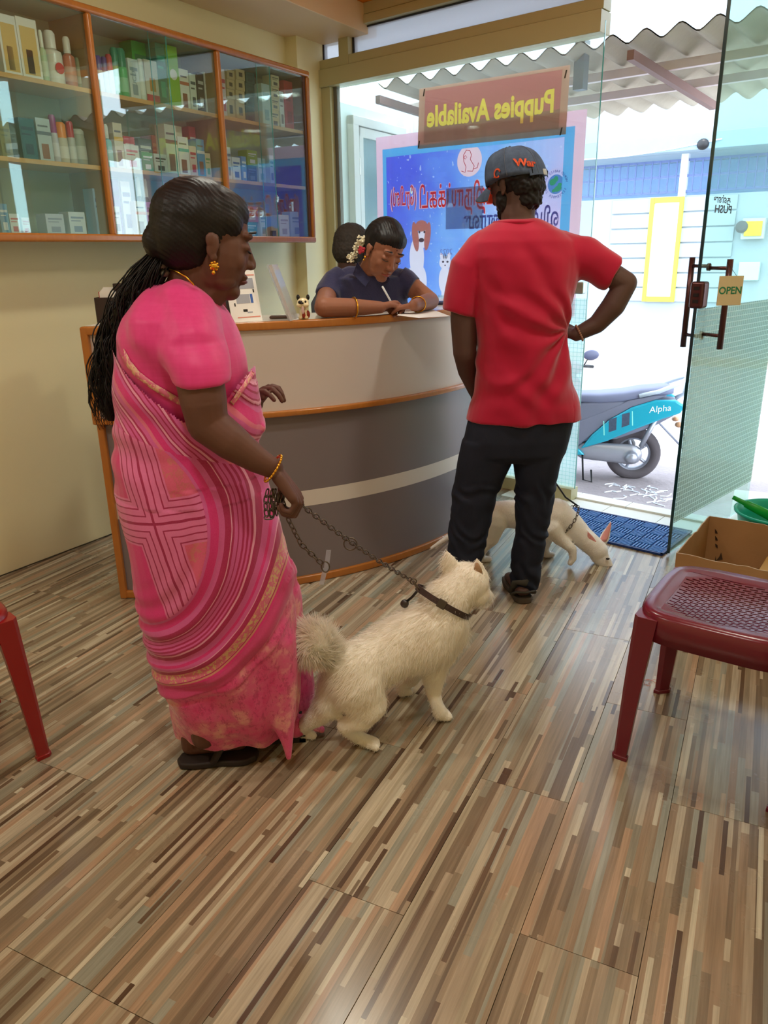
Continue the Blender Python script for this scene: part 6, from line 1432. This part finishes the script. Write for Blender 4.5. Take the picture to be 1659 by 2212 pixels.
# ================================================================== dogs
def fur_mat(name, c, dark, spots):
    t = NT(name); p = t.pos(); n_ = t.noise(p, 9, 4, .6); f_ = t.noise(t.vm('MULTIPLY', p, (1, 1, .5)), 240, 3)
    t.pbr(t.mix(t.ramp(n_, [(.52, (0, 0, 0)), (.75, (spots,)*3)]), K(*c), K(*dark)), .8, 0, .2, t.bump(f_, .5, .003), Sheen_Weight=.3, Subsurface_Weight=.05, Subsurface_Radius=(.01, .008, .006)); return t.mat
m_dog = fur_mat('cream_white_fur', (250, 245, 234), (214, 186, 148), .45); m_dog2 = fur_mat('short_white_coat', (246, 242, 238), (226, 212, 200), .4)
DBv = V((-.35, 1.78, 0)); dg1 = empty('dog', DBv, 'fluffy white spitz dog with curled tail on a chain, seen from behind', 'dog')
D = lambda x, y, o=0: JP(DBv, x, y, o)
b = B()
b.limb([(D(766, 1452, -.07), .088), (D(800, 1432, -.03), .084), (D(860, 1398, .02), .090), (D(918, 1374, .06), .102), (D(950, 1345, .08), .088), (D(962, 1302, .10), .074), (D(1000, 1262, .12), .060)], n=22)
b.cap(D(940, 1398, .08), .075, D(955, 1360, .09), .085)
hdog = D(1006, 1256, .13); b.ell(hdog, HR*.070, HF*.064, UP*.060, 20, 14); b.ell(D(1030, 1282, .13), HR*.040, HF*.045, UP*.038, 16, 10); b.ell(D(985, 1262, .15), HR*.045, HF*.045, UP*.042, 16, 10)
b.cap(D(1030, 1278, .17), .036, D(1050, 1290, .24), .022)
# ears
def ear(b, base_c, tip, wv, dv, th=.012):
    tip = V(tip); base_c = V(base_c); ax_ = tip-base_c; rs = []
    for s_, w_ in ((-.2, .9), (0, 1), (.3, .86), (.6, .6), (.85, .28), (1, .06)):
        c_ = base_c+ax_*s_; rs.append([c_+wv*(w_*math.cos(t))+dv.normalized()*(th*max(w_, .25)*math.sin(t)) for t in [2*math.pi*i/14 for i in range(14)]])
    b.rings(rs)
ear(b, D(976, 1232, .13), D(963, 1184, .13), HR*.031, HF, .014); ear(b, D(1033, 1250, .12), D(1030, 1203, .12), HR*.034, HF, .014)
# near front leg
pf = FL(950, 1556); b.limb([(D(938, 1420, .06), .050), (D(938, 1462, .055), .036), (D(936, 1500, .05), .024), (pf+UP*.055-HR*.008, .020), (pf+UP*.028, .023)], n=16)
for k_ in (-1, 0, 1): b.cap(pf+UP*.018+HF*.0, .016, pf+(HR*.75+HF*.25)*.030+(HF*.9-HR*.3)*(.012*k_)+UP*.014, .0135, 10)
pf2 = FL(868, 1504); b.limb([(D(905, 1425, .16), .045), (D(886, 1465, .17), .030), (pf2+UP*.05, .019), (pf2+UP*.022, .021)], n=14); b.cap(pf2+UP*.016, .017, pf2+HR*.025+UP*.014, .014)
# hind near leg
ph_ = FL(775, 1606); ho = D(742, 1568, -.12); b.limb([(D(772, 1480, -.10), .078), (D(792, 1520, -.11), .058), (D(782, 1552, -.12), .036), (ho, .022), (ph_+UP*.022, .020)], n=16)
pt_ = FL(812, 1618)
for k_ in (-1, 0, 1): b.cap(ph_+UP*.020, .018, pt_+HF*(.013*k_)+UP*.015, .0135, 10)
ph2 = FL(650, 1590); b.limb([(D(738, 1475, -.05), .070), (D(712, 1520, -.07), .050), (D(682, 1548, -.07), .032), (D(658, 1566, -.07), .022), (ph2+UP*.02, .019)], n=16); b.cap(ph2+UP*.018, .017, FL(676, 1598)+UP*.015, .014)
b.cap(D(728, 1430, -.08), .032, D(712, 1408, -.08), .03)
DOGB = fuse(b, 'body', m_dog, dg1, voxel=.005, smooth=6, disp=lambda p: .0022*nz(p, 34)+.0025*nz(p, 14, 3), org=DBv)
b = B(); tcn = D(672, 1390, -.10); b.ell(tcn, HR*.064, HF*.050, UP*.056, 20, 14); b.ell(D(690, 1402, -.10), HR*.04, HF*.04, UP*.04); b.cap(D(700, 1405, -.09), .032, D(718, 1418, -.08), .03)
TAIL = fuse(b, 'tail', m_dog, dg1, voxel=.005, smooth=3, disp=lambda p: .005*nz(p, 40))
def fur(o, name, m, count, length, wid, par, dirf, seed=1, keep=None, jit=.35):
    rg = random.Random(seed); me = o.data; b0 = BASE[o.name]; polys = me.polygons; ar = [p_.area for p_ in polys]; import bisect, itertools
    cum = list(itertools.accumulate(ar)); tot = cum[-1]; vs = []; fs = []
    for _ in range(count):
        p_ = polys[bisect.bisect(cum, rg.random()*tot)]; c_ = p_.center; nrm = p_.normal; pw = c_+b0
        if keep and not keep(pw): continue
        g = dirf(pw, nrm); g = (g-nrm*g.dot(nrm)*.8)
        d_ = (g.normalized()*.8+nrm*.42+V((rg.uniform(-jit, jit), rg.uniform(-jit, jit), rg.uniform(-jit, jit)))).normalized()
        L = length(pw)*rg.uniform(.6, 1.2); sd = nrm.cross(d_).normalized()*wid; k = len(vs); c_ = c_+V((rg.uniform(-.003, .003), rg.uniform(-.003, .003), rg.uniform(-.003, .003)))
        mid = c_+d_*(L*.55)+nrm*.0; tip = c_+d_*L+(g.normalized()*.3-UP*.15)*L*.4
        vs += [c_-sd, c_+sd, mid+sd*.7, mid-sd*.7, tip]; fs += [(k, k+1, k+2, k+3), (k+3, k+2, k+4)]
    mm = bpy.data.meshes.new(name); mm.from_pydata(vs, [], fs); oo = bpy.data.objects.new(name, mm); finish(oo, par, BASE[par.name], m, True); tag(oo, kind='stuff'); return oo
bdir = (D(760, 1450, -.08)-D(950, 1340, .08)).normalized()
def dirb(p, n_): return bdir*.8-UP*.55
def lenb(p):
    if p.z < .13: return .006
    if (p-hdog).length < .085: return .012
    return .024 if p.z > .2 else .016
m_furs = sheet('fur_strands', K(252, 247, 238), .45)
fur(DOGB, 'fur', m_furs, 26000, lenb, .0009, dg1, dirb, 3)
fur(TAIL, 'tail_fur', m_furs, 6000, lambda p: .036, .001, dg1, lambda p, n_: (p-tcn).cross(HF)*6+n_, 4, jit=.5)
# inner ear, collar
b = B(); b.rings([[c_+HR*(w_*math.cos(t))+HF*(.003*math.sin(t)) for t in [2*math.pi*i/10 for i in range(10)]] for c_, w_ in ((D(1034, 1243, .103), .014), (D(1032, 1228, .104), .011), (D(1030, 1216, .106), .004))]); build(b, 'inner_ear', mat('tan_ear', (176, 140, 108), .8), dg1, smooth=True)
cax = (HR*.50+UP*.80+HF*.25).normalized(); cc_ = D(957, 1300, .095); xx = (HR-cax*HR.dot(cax)).normalized(); yy = cax.cross(xx); ring = [cc_+xx*(.088*math.cos(t))+yy*(.086*math.sin(t)) for t in [2*math.pi*i/48 for i in range(48)]]
b = B(); b.rings([[q_-cax*.009+(q_-cc_).normalized()*k1 if s_ == 0 else q_+cax*.009+(q_-cc_).normalized()*k1 for s_, k1 in ((0, .0), (1, .0), (1, .004), (0, .004))] for q_ in ring], closed=True, cap=False); build(b, 'collar', mat('worn_dark_leather', (64, 48, 46), .6, bump=.4, bs=120), dg1, smooth=False)
b = B(); bq = cc_-HF*.0; qn = min(ring, key=lambda q_: (q_-PT(945, 1285, 1.9)).length); b.box(qn+(qn-cc_).normalized()*.006, (yy if abs(yy.dot(HR)) > .5 else xx)*.013, cax*.013, (qn-cc_).normalized()*.003); build(b, 'buckle', mat('dull_metal', (90, 84, 80), .45, .8), dg1, bevel=.002)
b = B(); b.sph(D(874, 1304, .07)+HF*.0, .013, 12, 8); build(b, 'bell', mat('dull_metal2', (80, 76, 76), .4, .8), dg1, smooth=True)
b = B(); b.tube([D(900, 1278, .06), D(890, 1290, .065), D(878, 1300, .07)], .004, 6); build(b, 'bell_strap', m_black, dg1, smooth=True)
# ---- far dog
FDv = V((-.30, 3.22, 0)); dg2 = empty('dog', FDv, 'lean short-haired white dog sniffing the floor behind the man', 'dog')
E2 = lambda x, y, o=0: JP(FDv, x, y, o)
b = B(); b.limb([(E2(1062, 1118, 0), .072), (E2(1092, 1110, 0), .062), (E2(1130, 1112, 0), .068), (E2(1172, 1120, 0), .082), (E2(1200, 1112, 0), .076), (E2(1230, 1132, -.01), .060), (E2(1258, 1160, -.02), .050), (E2(1284, 1182, -.03), .046)], n=20)
b.ell(E2(1288, 1186, -.03), (HR*.85-UP*.5)*.058, HF*.048, (UP*.85+HR*.5)*.046, 18, 12); b.cap(E2(1300, 1205, -.035), .036, E2(1322, 1236, -.05), .0185); b.cap(E2(1290, 1200, -.03), .034, E2(1314, 1236, -.05), .015)
ear(b, E2(1280, 1172, -.055), E2(1268, 1144, -.06), HR*.026, HF, .007); ear(b, E2(1304, 1166, .0), E2(1322, 1120, .02), HR*.027, HF, .007)
pf = FL(1178, 1204); b.limb([(E2(1184, 1140, .04), .05), (E2(1180, 1170, .05), .026), (pf+UP*.05, .017), (pf+UP*.02, .019)], n=14); b.cap(pf+UP*.016, .018, pf+HR*.03+UP*.013, .015)
b.limb([(E2(1190, 1140, -.05), .052), (E2(1208, 1162, -.06), .032), (E2(1236, 1186, -.07), .020), (E2(1238, 1206, -.07), .017), (E2(1232, 1216, -.07), .014)], n=14)
ph_ = FL(1036, 1214); b.limb([(E2(1062, 1130, -.03), .070), (E2(1058, 1160, -.04), .046), (E2(1042, 1184, -.05), .026), (ph_+UP*.02, .019)], n=14); b.cap(ph_+UP*.016, .018, ph_+HR*.045+UP*.013, .015)
ph_ = FL(1052, 1190); b.limb([(E2(1062, 1125, .04), .062), (E2(1056, 1155, .05), .038), (ph_+UP*.02, .018)], n=14)
b.limb([(E2(1048, 1112), .028), (E2(1010, 1138), .018), (E2(965, 1162), .013), (E2(932, 1184), .008)])
DG2 = fuse(b, 'body', m_dog2, dg2, voxel=.0055, smooth=5, disp=lambda p: .001*nz(p, 40), org=FDv)
fur(DG2, 'fur', m_furs, 9000, lambda p: .008, .0008, dg2, lambda p, n_: -HR-UP*.4, 8)
b = B(); b.ell(E2(1327, 1243, -.055), HR*.012, HF*.012, UP*.010); build(b, 'nose', mat('black_nose', (22, 18, 22), .35), dg2, smooth=True)
b = B(); b.ell(E2(1313, 1207, -.075), HR*.009, HF*.005, UP*.005); build(b, 'eye', mat('dark_eye', (20, 14, 12), .1), dg2, smooth=True)
for c_, tp in ((E2(1280, 1170, -.0635), E2(1270, 1149, -.0675)), (E2(1305, 1163, -.008), E2(1320, 1128, .012))):
    b = B(); ear(b, c_, tp, HR*.017, HF, .003); build(b, 'inner_ear', mat('pink_ear', (232, 160, 158), .7), dg2, smooth=True)
# ---- chains
m_chain = mat('dark_chain_steel', (110, 100, 92), .4, .85, var=.2, vs=60)
lk_ = B(); lw, ll_ = .0056, .0105
lk_.tube([V((ll_*math.copysign(abs(math.cos(t))**.7, math.cos(t)), lw*math.copysign(abs(math.sin(t))**.8, math.sin(t)), 0)) for t in [2*math.pi*i/16 for i in range(16)]], .0017, 6, closed=True)
lm = lk_.mesh('link'); lm.materials.append(m_chain); lm.polygons.foreach_set('use_smooth', [True]*len(lm.polygons))
def chain(path, par, pitch=.0165, roll0=0):
    pts = [V(p_) for p_ in path]; seg = [(b_-a_).length for a_, b_ in zip(pts, pts[1:])]; L = sum(seg); n = int(L/pitch); b0 = BASE[par.name]
    for i in range(n):
        s_ = (i+.5)*pitch; j = 0
        while j < len(seg)-1 and s_ > seg[j]: s_ -= seg[j]; j += 1
        d_ = (pts[j+1]-pts[j]).normalized(); c_ = pts[j]+d_*s_; a_ = UP if abs(d_.z) < .9 else HR; y_ = d_.cross(a_).normalized(); z_ = d_.cross(y_); rr_ = roll0+(math.pi/2)*(i % 2)+.5
        Y = y_*math.cos(rr_)+z_*math.sin(rr_); Z = d_.cross(Y)
        o = bpy.data.objects.new('link', lm); COL.objects.link(o); o.parent = par; o.matrix_basis = Matrix(((d_.x, Y.x, Z.x, c_.x-b0.x), (d_.y, Y.y, Z.y, c_.y-b0.y), (d_.z, Y.z, Z.z, c_.z-b0.z), (0, 0, 0, 1)))
def sag(a_, b_, s_, n=14): return [a_.lerp(b_, i/n)-UP*(s_*4*(i/n)*(1-i/n)) for i in range(n+1)]
H0 = JP(WB, 618, 1064, -.20); near_pt = min(ring, key=lambda q_: (q_-D(893, 1262, .03)).length)
P1 = D(893, 1256, .04)
le = empty('chain_leash', H0, 'dark steel chain leash from the hand of the woman in pink to the near dog', 'leash')
chain(sag(H0, P1, .012), le)
mid_ = H0.lerp(P1, .5)
b = B(); b.tube([PT(757, 1175, DEP(mid_))+HR*.017*math.cos(t)+UP*.017*math.sin(t) for t in [2*math.pi*i/24 for i in range(24)]], .0018, 6, closed=True); build(b, 'ring', m_chain, le, smooth=True)
b = B(); b.tube([P1, P1.lerp(cc_+(D(905, 1275, .05)-cc_), .5), D(905, 1275, .05)], .004, 8); b.tube([P1+HR*.009*math.cos(t)+UP*.009*math.sin(t) for t in [2*math.pi*i/16 for i in range(16)]], .002, 6, closed=True); build(b, 'clasp', m_chain, le, smooth=True)
l2_ = empty('chain_leash', JP(WB, 600, 1070, -.19), 'second steel chain leash hanging from her hand with slack loops beside the saree', 'leash')
for x0_, x1_, yb_ in ((578, 590, 1118), (588, 600, 1108), (594, 606, 1098)):
    a_ = JP(WB, x0_, 1058, -.205); c_ = JP(WB, x1_, 1058, -.20); m0 = JP(WB, (x0_+x1_)/2-4, yb_, -.20)
    chain([a_, a_.lerp(m0, .5)-HR*.006, m0-HR*.004, m0+HR*.008, c_.lerp(m0, .5)+HR*.004, c_], l2_)
chain([JP(WB, 606, 1068, -.20), JP(WB, 622, 1120, -.18), JP(WB, 650, 1175, -.16), JP(WB, 700, 1222, -.13)], l2_)
b = B(); e0 = JP(WB, 703, 1224, -.13); b.tube([e0+HR*.010*math.cos(t)+UP*.014*math.sin(t) for t in [2*math.pi*i/16 for i in range(16)]], .002, 6, closed=True); build(b, 'hook', m_chain, l2_, smooth=True)
b = B(); b.box(e0+UP*.014+HR*.005, HR*.006, HF*.001, (UP*.03+HR*.005)); b.box(e0-UP*.026-HR*.006, HR*.006, HF*.001, (UP*.022+HR*.006)); build(b, 'clear_tag', glass('clear_tag_plastic', (.85, .88, .92, 1), .3, (.8, .8, .86, 1)), l2_)
l3 = empty('chain_collar', E2(1222, 1110, -.05), 'spiked chain collar round the neck of the far white dog', 'collar')
axn = (HR*.75-UP*.45).normalized(); cN = E2(1228, 1122, -.008); x3 = (UP-axn*UP.dot(axn)).normalized(); y3 = axn.cross(x3)
cir = [cN+x3*.074*math.cos(t)+y3*.068*math.sin(t) for t in [2*math.pi*i/24 for i in range(25)]]; chain(cir, l3)
l4 = empty('leash', E2(1212, 1075), 'thin dark leash rising from the far dog towards the man', 'leash'); pa = cir[0]; pb = JP(MB, 1120, 800, .16)
b = B(); b.tube([pa, pa.lerp(E2(1204, 1062, 0), .6), E2(1198, 1040, .0), JP(MB, 1170, 960, .17), JP(MB, 1060, 860, .18)], .004, 8); build(b, 'strap', m_black, l4, smooth=True)
# ================================================================== plastic chairs
def chair(org, xa, lab, col, sticker=None, back=True):
    """org = floor point under the seat centre; xa = direction the seat faces"""
    X = V(xa).normalized(); Y = V((-X.y, X.x, 0)); o0 = V(org); e = empty('chair', o0, lab, 'chair')
    m_ = mat('chair_plastic_%d' % col[0], col, .24, spec=.6, var=.04); P_ = lambda x, y, z: o0+X*x+Y*y+UP*z
    a_, b_ = .205, .205; zs = lambda x, y: .452-.018*(1-min(1, (x*x+y*y)/.034))+.018*max(0, (x-.08))*0
    bm_ = bmesh.new(); V_ = {}
    def vt(x, y, dz=0):
        k = (round(x, 5), round(y, 5), dz)
        if k not in V_: V_[k] = bm_.verts.new(P_(x, y, zs(x, y)+dz)-o0)
        return V_[k]
    ix, iy = .150, .150; nr = 25; pit = 2*iy/nr; sw = pit*.55; cell = .030; sl_ = .0215; xe = ix
    for r_ in range(nr):
        y0 = -iy+pit*r_; y1 = y0+pit-sw; y2 = y0+pit; x = -ix+(cell/2 if r_ % 2 else 0)+.004; xs_ = [-ix]; hl = []
        while x+sl_ < ix-.003:
            if (abs(x+sl_/2)/ix)**4+(abs(y1)/iy)**4 < .93: xs_ += [x, x+sl_]; hl.append(x)
            x += cell
        xs_.append(ix); xs_ = sorted(set(xs_))
        for x0, x1 in zip(xs_, xs_[1:]):
            bm_.faces.new([vt(x0, y0), vt(x1, y0), vt(x1, y1), vt(x0, y1)])
            if x0 not in hl: bm_.faces.new([vt(x0, y1), vt(x1, y1), vt(x1, y2), vt(x0, y2)])
    me = bpy.data.meshes.new('seat_grille'); bm_.to_mesh(me); bm_.free(); so = bpy.data.objects.new('seat_grille', me); finish(so, e, o0, m_, False); sd_ = so.modifiers.new('s', 'SOLIDIFY'); sd_.thickness = .003
    # rim around the grille down to the apron
    n = 64; b = B(); rs = []
    def sq(t, a, b2, pw): return (a*math.copysign(abs(math.cos(t))**pw, math.cos(t)), b2*math.copysign(abs(math.sin(t))**pw, math.sin(t)))
    for (pa_, aa, bb, dz) in ((.06, (xe+ix)/2, iy, .0), (.3, .172, .172, .003), (.42, .198, .198, .004), (.44, .207, .207, -.006), (.44, .209, .209, -.070), (.44, .204, .204, -.070), (.44, .202, .202, -.008), (.3, .170, .170, -.004), (.06, (xe+ix)/2-.002, iy-.002, -.004)):
        ring_ = []
        for i in range(n):
            t = 2*math.pi*i/n; x, y = sq(t, aa, bb, pa_)
            ring_.append(P_(x, y, (zs(x, y) if dz > -.05 else .447-.0)+dz))
        rs.append(ring_)
    b.rings(rs, closed=False, cap=False); build(b, 'seat', m_, e, smooth=True)
    for sx_, sy_ in ((1, 1), (1, -1), (-1, 1), (-1, -1)):
        c0 = P_(sx_*.172, sy_*.172, .44); c1 = P_(sx_*.188, sy_*.188, .22); c2 = P_(sx_*.20, sy_*.20, 0.0); b = B(); rs = []
        for c_, w_ in ((c0, .031), (c1, .024), (c2+UP*.012, .0185), (c2+UP*.011, .022), (c2, .022)):
            k_ = .45; rs.append([c_+X*(u_*w_*sx_)+Y*(v_*w_*sy_) for u_, v_ in ((1, -1), (1, .7), (.7, 1), (-1, 1), (-1, .6), (.35, .35), (.6, -1))] if 0 else [c_+X*(u_*w_*sx_)+Y*(v_*w_*sy_) for u_, v_ in ((1, -1), (1, .6), (.6, 1), (-1, 1), (-1, .2), (.2, -1))])
        b.rings(rs); build(b, 'leg', m_, e, bevel=.003)
    if back:
        b = B(); rs = []
        for z, w_, x_ in ((.40, .19, -.195), (.6, .20, -.215), (.76, .20, -.25), (.84, .17, -.27), (.86, .10, -.275)):
            rs.append([P_(x_-.02*math.cos(1.2*u_/1), w_*u_, z) for u_ in [-1+2*i/14 for i in range(15)]]+[P_(x_-.028-.02*math.cos(1.2*u_), w_*u_, z) for u_ in [1-2*i/14 for i in range(15)]])
        b.rings(rs); build(b, 'backrest', m_, e, bevel=.004)
    if sticker:
        sx_, sy_, z_, dirn = sticker; c_ = sx_; Rr = V((-dirn.y, dirn.x, 0))
        b = B(); b.prism([c_+Rr*(.024*math.cos(t))+UP*(.016*math.sin(t)) for t in [2*math.pi*i/20 for i in range(20)]], dirn*.0008); s1 = build(b, 'sticker', mat('orange_sticker', (232, 130, 40), .4), e)
        b = B(); b.tube([c_+dirn*.0009+Rr*(.021*math.cos(t))+UP*(.0135*math.sin(t)) for t in [2*math.pi*i/20 for i in range(20)]], .0008, 4, closed=True); build(b, 'sticker_border', mat('yellow_ink', (250, 220, 120), .5), s1)
        text('EXEL', .013, c_+dirn*.0014, Rr, UP, 'sticker_lettering', MC['yellow_ink'], s1, ext=.0001)
    return e
wd = (V((.392, 2.317, 0))-V((.332, 1.938, 0))).normalized(); eastd = V((wd.y, -wd.x, 0))
cen = (V((.392, 2.317, 0))+V((.332, 1.938, 0)))/2+eastd*.198
chair(cen, -eastd, 'maroon plastic chair with slotted seat beside the cardboard box', (112, 24, 44))
cor = V((-1.19, 1.269, 0)); ld = (-HR*.97-HF*.1).normalized(); cen2 = cor+ld*.29; xa2 = (HR+HF).normalized()
cL = chair(cen2, -V((xa2.y*-1, xa2.x, 0)) if 0 else xa2*1, 'red plastic chair cut off by the left edge of the photo', (150, 22, 26))
# ================================================================== carton, basin, stick
q0, q1, q2 = FL(1462, 1195, .28), FL(1540, 1107, .28), FL(1659, 1250, .28)
uy = (q1-q0); Ly = .50; uy = uy.normalized(); ux = V((uy.y, -uy.x, 0)); Lx = .42; c0 = V((q0.x, q0.y, 0))
bx = empty('cardboard_box', c0+ux*Lx/2+uy*Ly/2, 'open brown cardboard box between the maroon chair and the glass door', 'box')
t = NT('brown_cardboard'); p = t.pos(); t.pbr(t.mix(t.noise(p, 6, 4), K(156, 118, 78), K(190, 150, 106)), .85, 0, .15, t.bump(t.noise(t.vm('MULTIPLY', p, (1, 1, 120)), 3, 2), .15, .002)); m_cb = t.mat
def bp(x, y, z): return c0+ux*x+uy*y+UP*z
wt = .004; m_rip = mat('torn_white_edge', (196, 176, 150), .9)
for nm, a_, c_ in (('side_wall', (0, 0), (0, Ly)), ('side_wall', (Lx, 0), (Lx, Ly)), ('side_wall', (0, Ly), (Lx, Ly)), ('side_wall', (0, 0), (Lx, 0))):
    A_, C_ = bp(*a_, 0), bp(*c_, 0); dn = (C_-A_).normalized(); nn = V((-dn.y, dn.x, 0)); k = 12; b = B(); rs = []; hgt = .28
    rg = random.Random(hash(a_+c_) % 100 if 0 else int(a_[0]*100+c_[1]*10))
    for i in range(k+1):
        q_ = A_.lerp(C_, i/k); hz = hgt+(rg.uniform(-.006, .004) if 0 < i < k else 0); rs.append([q_-nn*wt/2+UP*.004, q_+nn*wt/2+UP*.004, q_+nn*wt/2+UP*hz, q_-nn*wt/2+UP*hz])
    b.rings(rs); wl_ = build(b, nm, m_cb, bx)
    b = B(); b.rings([[r_[3]+UP*.0002, r_[2]+UP*.0002, r_[2]+UP*.0014, r_[3]+UP*.0014] for r_ in rs]); build(b, 'torn_edge', m_rip, wl_)
b = B(); b.hexa([bp(0, 0, .001), bp(Lx, 0, .001), bp(Lx, Ly, .001), bp(0, Ly, .001), bp(0, 0, .005), bp(Lx, 0, .005), bp(Lx, Ly, .005), bp(0, Ly, .005)]); build(b, 'floor_flap', m_cb, bx)
b = B(); b.hexa([bp(.24, .05, .006), bp(.40, .04, .006), bp(.40, .40, .006), bp(.24, .42, .006), bp(.25, .05, .19), bp(.40, .04, .21), bp(.40, .40, .20), bp(.25, .42, .18)]); tag(build(b, 'packet', mat('mustard_paper', (190, 150, 80), .7), bevel=.004), 'mustard paper packet lying inside the open cardboard box', 'packet')
b = B()
for i, (x0, z0, x1, z1) in enumerate(((.035, .06, .055, .11), (.05, .09, .075, .13), (.04, .15, .047, .165), (.036, .18, .042, .2), (.032, .21, .038, .23))): b.prism([bp(x0, Ly-.0035, z0), bp(x1, Ly-.0035, z0+.01), bp(x1-.01, Ly-.0035, z1), bp(x0+.01, Ly-.0035, z1-.02)], -uy*.0006)
build(b, 'printed_mark', mat('faded_black_ink', (70, 52, 36), .8), bx)
bc = V((.715, 3.80, 0)); bs_ = empty('basin', bc, 'round green plastic basin on the floor behind the cardboard box', 'basin')
b = B(); b.lathe(bc, [(.001, .004), (.14, .004), (.150, .012), (.178, .15), (.185, .185), (.198, .19), (.20, .20), (.192, .202), (.180, .192), (.172, .15), (.145, .018), (.001, .014)], 48, cap=False); build(b, 'bowl', mat('sea_green_plastic', (20, 170, 140), .35, spec=.5, var=.03), bs_, smooth=True)
b = B(); s0_ = PT(1583, 1074, DEP(bc+V((-.18, 0, .25)))); s0_ = FL(1583, 1074, .235); s1_ = FL(1659, 1112, .17); s1_ = s0_+(s1_-s0_)*1.25
m_ls = s0_.lerp(s1_, .28); b.tube([s0_, s0_.lerp(s1_, .10), m_ls, s0_.lerp(s1_, .3), s0_.lerp(s1_, .6), s1_], [.010, .011, .012, .018, .022, .026], 12, flat=.6); tag(build(b, 'scoop', mat('grass_green_plastic', (20, 160, 50), .35), smooth=True), 'bright green plastic scoop resting in the green basin', 'scoop')
b = B(); b.abox(.712, .95, .25, 1.86, .0, .022); tag(build(b, 'rubber_mat', mat('black_rubber', (16, 14, 14), .7), bevel=.003), 'black rubber mat at the lower right edge of the floor', 'mat')
rr = random.Random(9); b = B(); c_ = FL(1404, 1476)
for k_ in range(9):
    t0 = rr.uniform(0, 6.28); pts = [c_+V((rr.uniform(-.02, .02), rr.uniform(-.015, .015), .002))]
    for i in range(7): t0 += rr.uniform(-1.1, 1.1); pts.append(pts[-1]+V((math.cos(t0)*.007, math.sin(t0)*.007, rr.uniform(-.0005, .002)))); pts[-1].z = max(.0012, pts[-1].z)
    b.tube(pts, .0008, 4)
tag(build(b, 'thread_tangle', mat('salmon_thread', (214, 130, 110), .8), smooth=True), 'small tangle of salmon thread on the floor by the maroon chair leg', 'thread', kind='stuff')
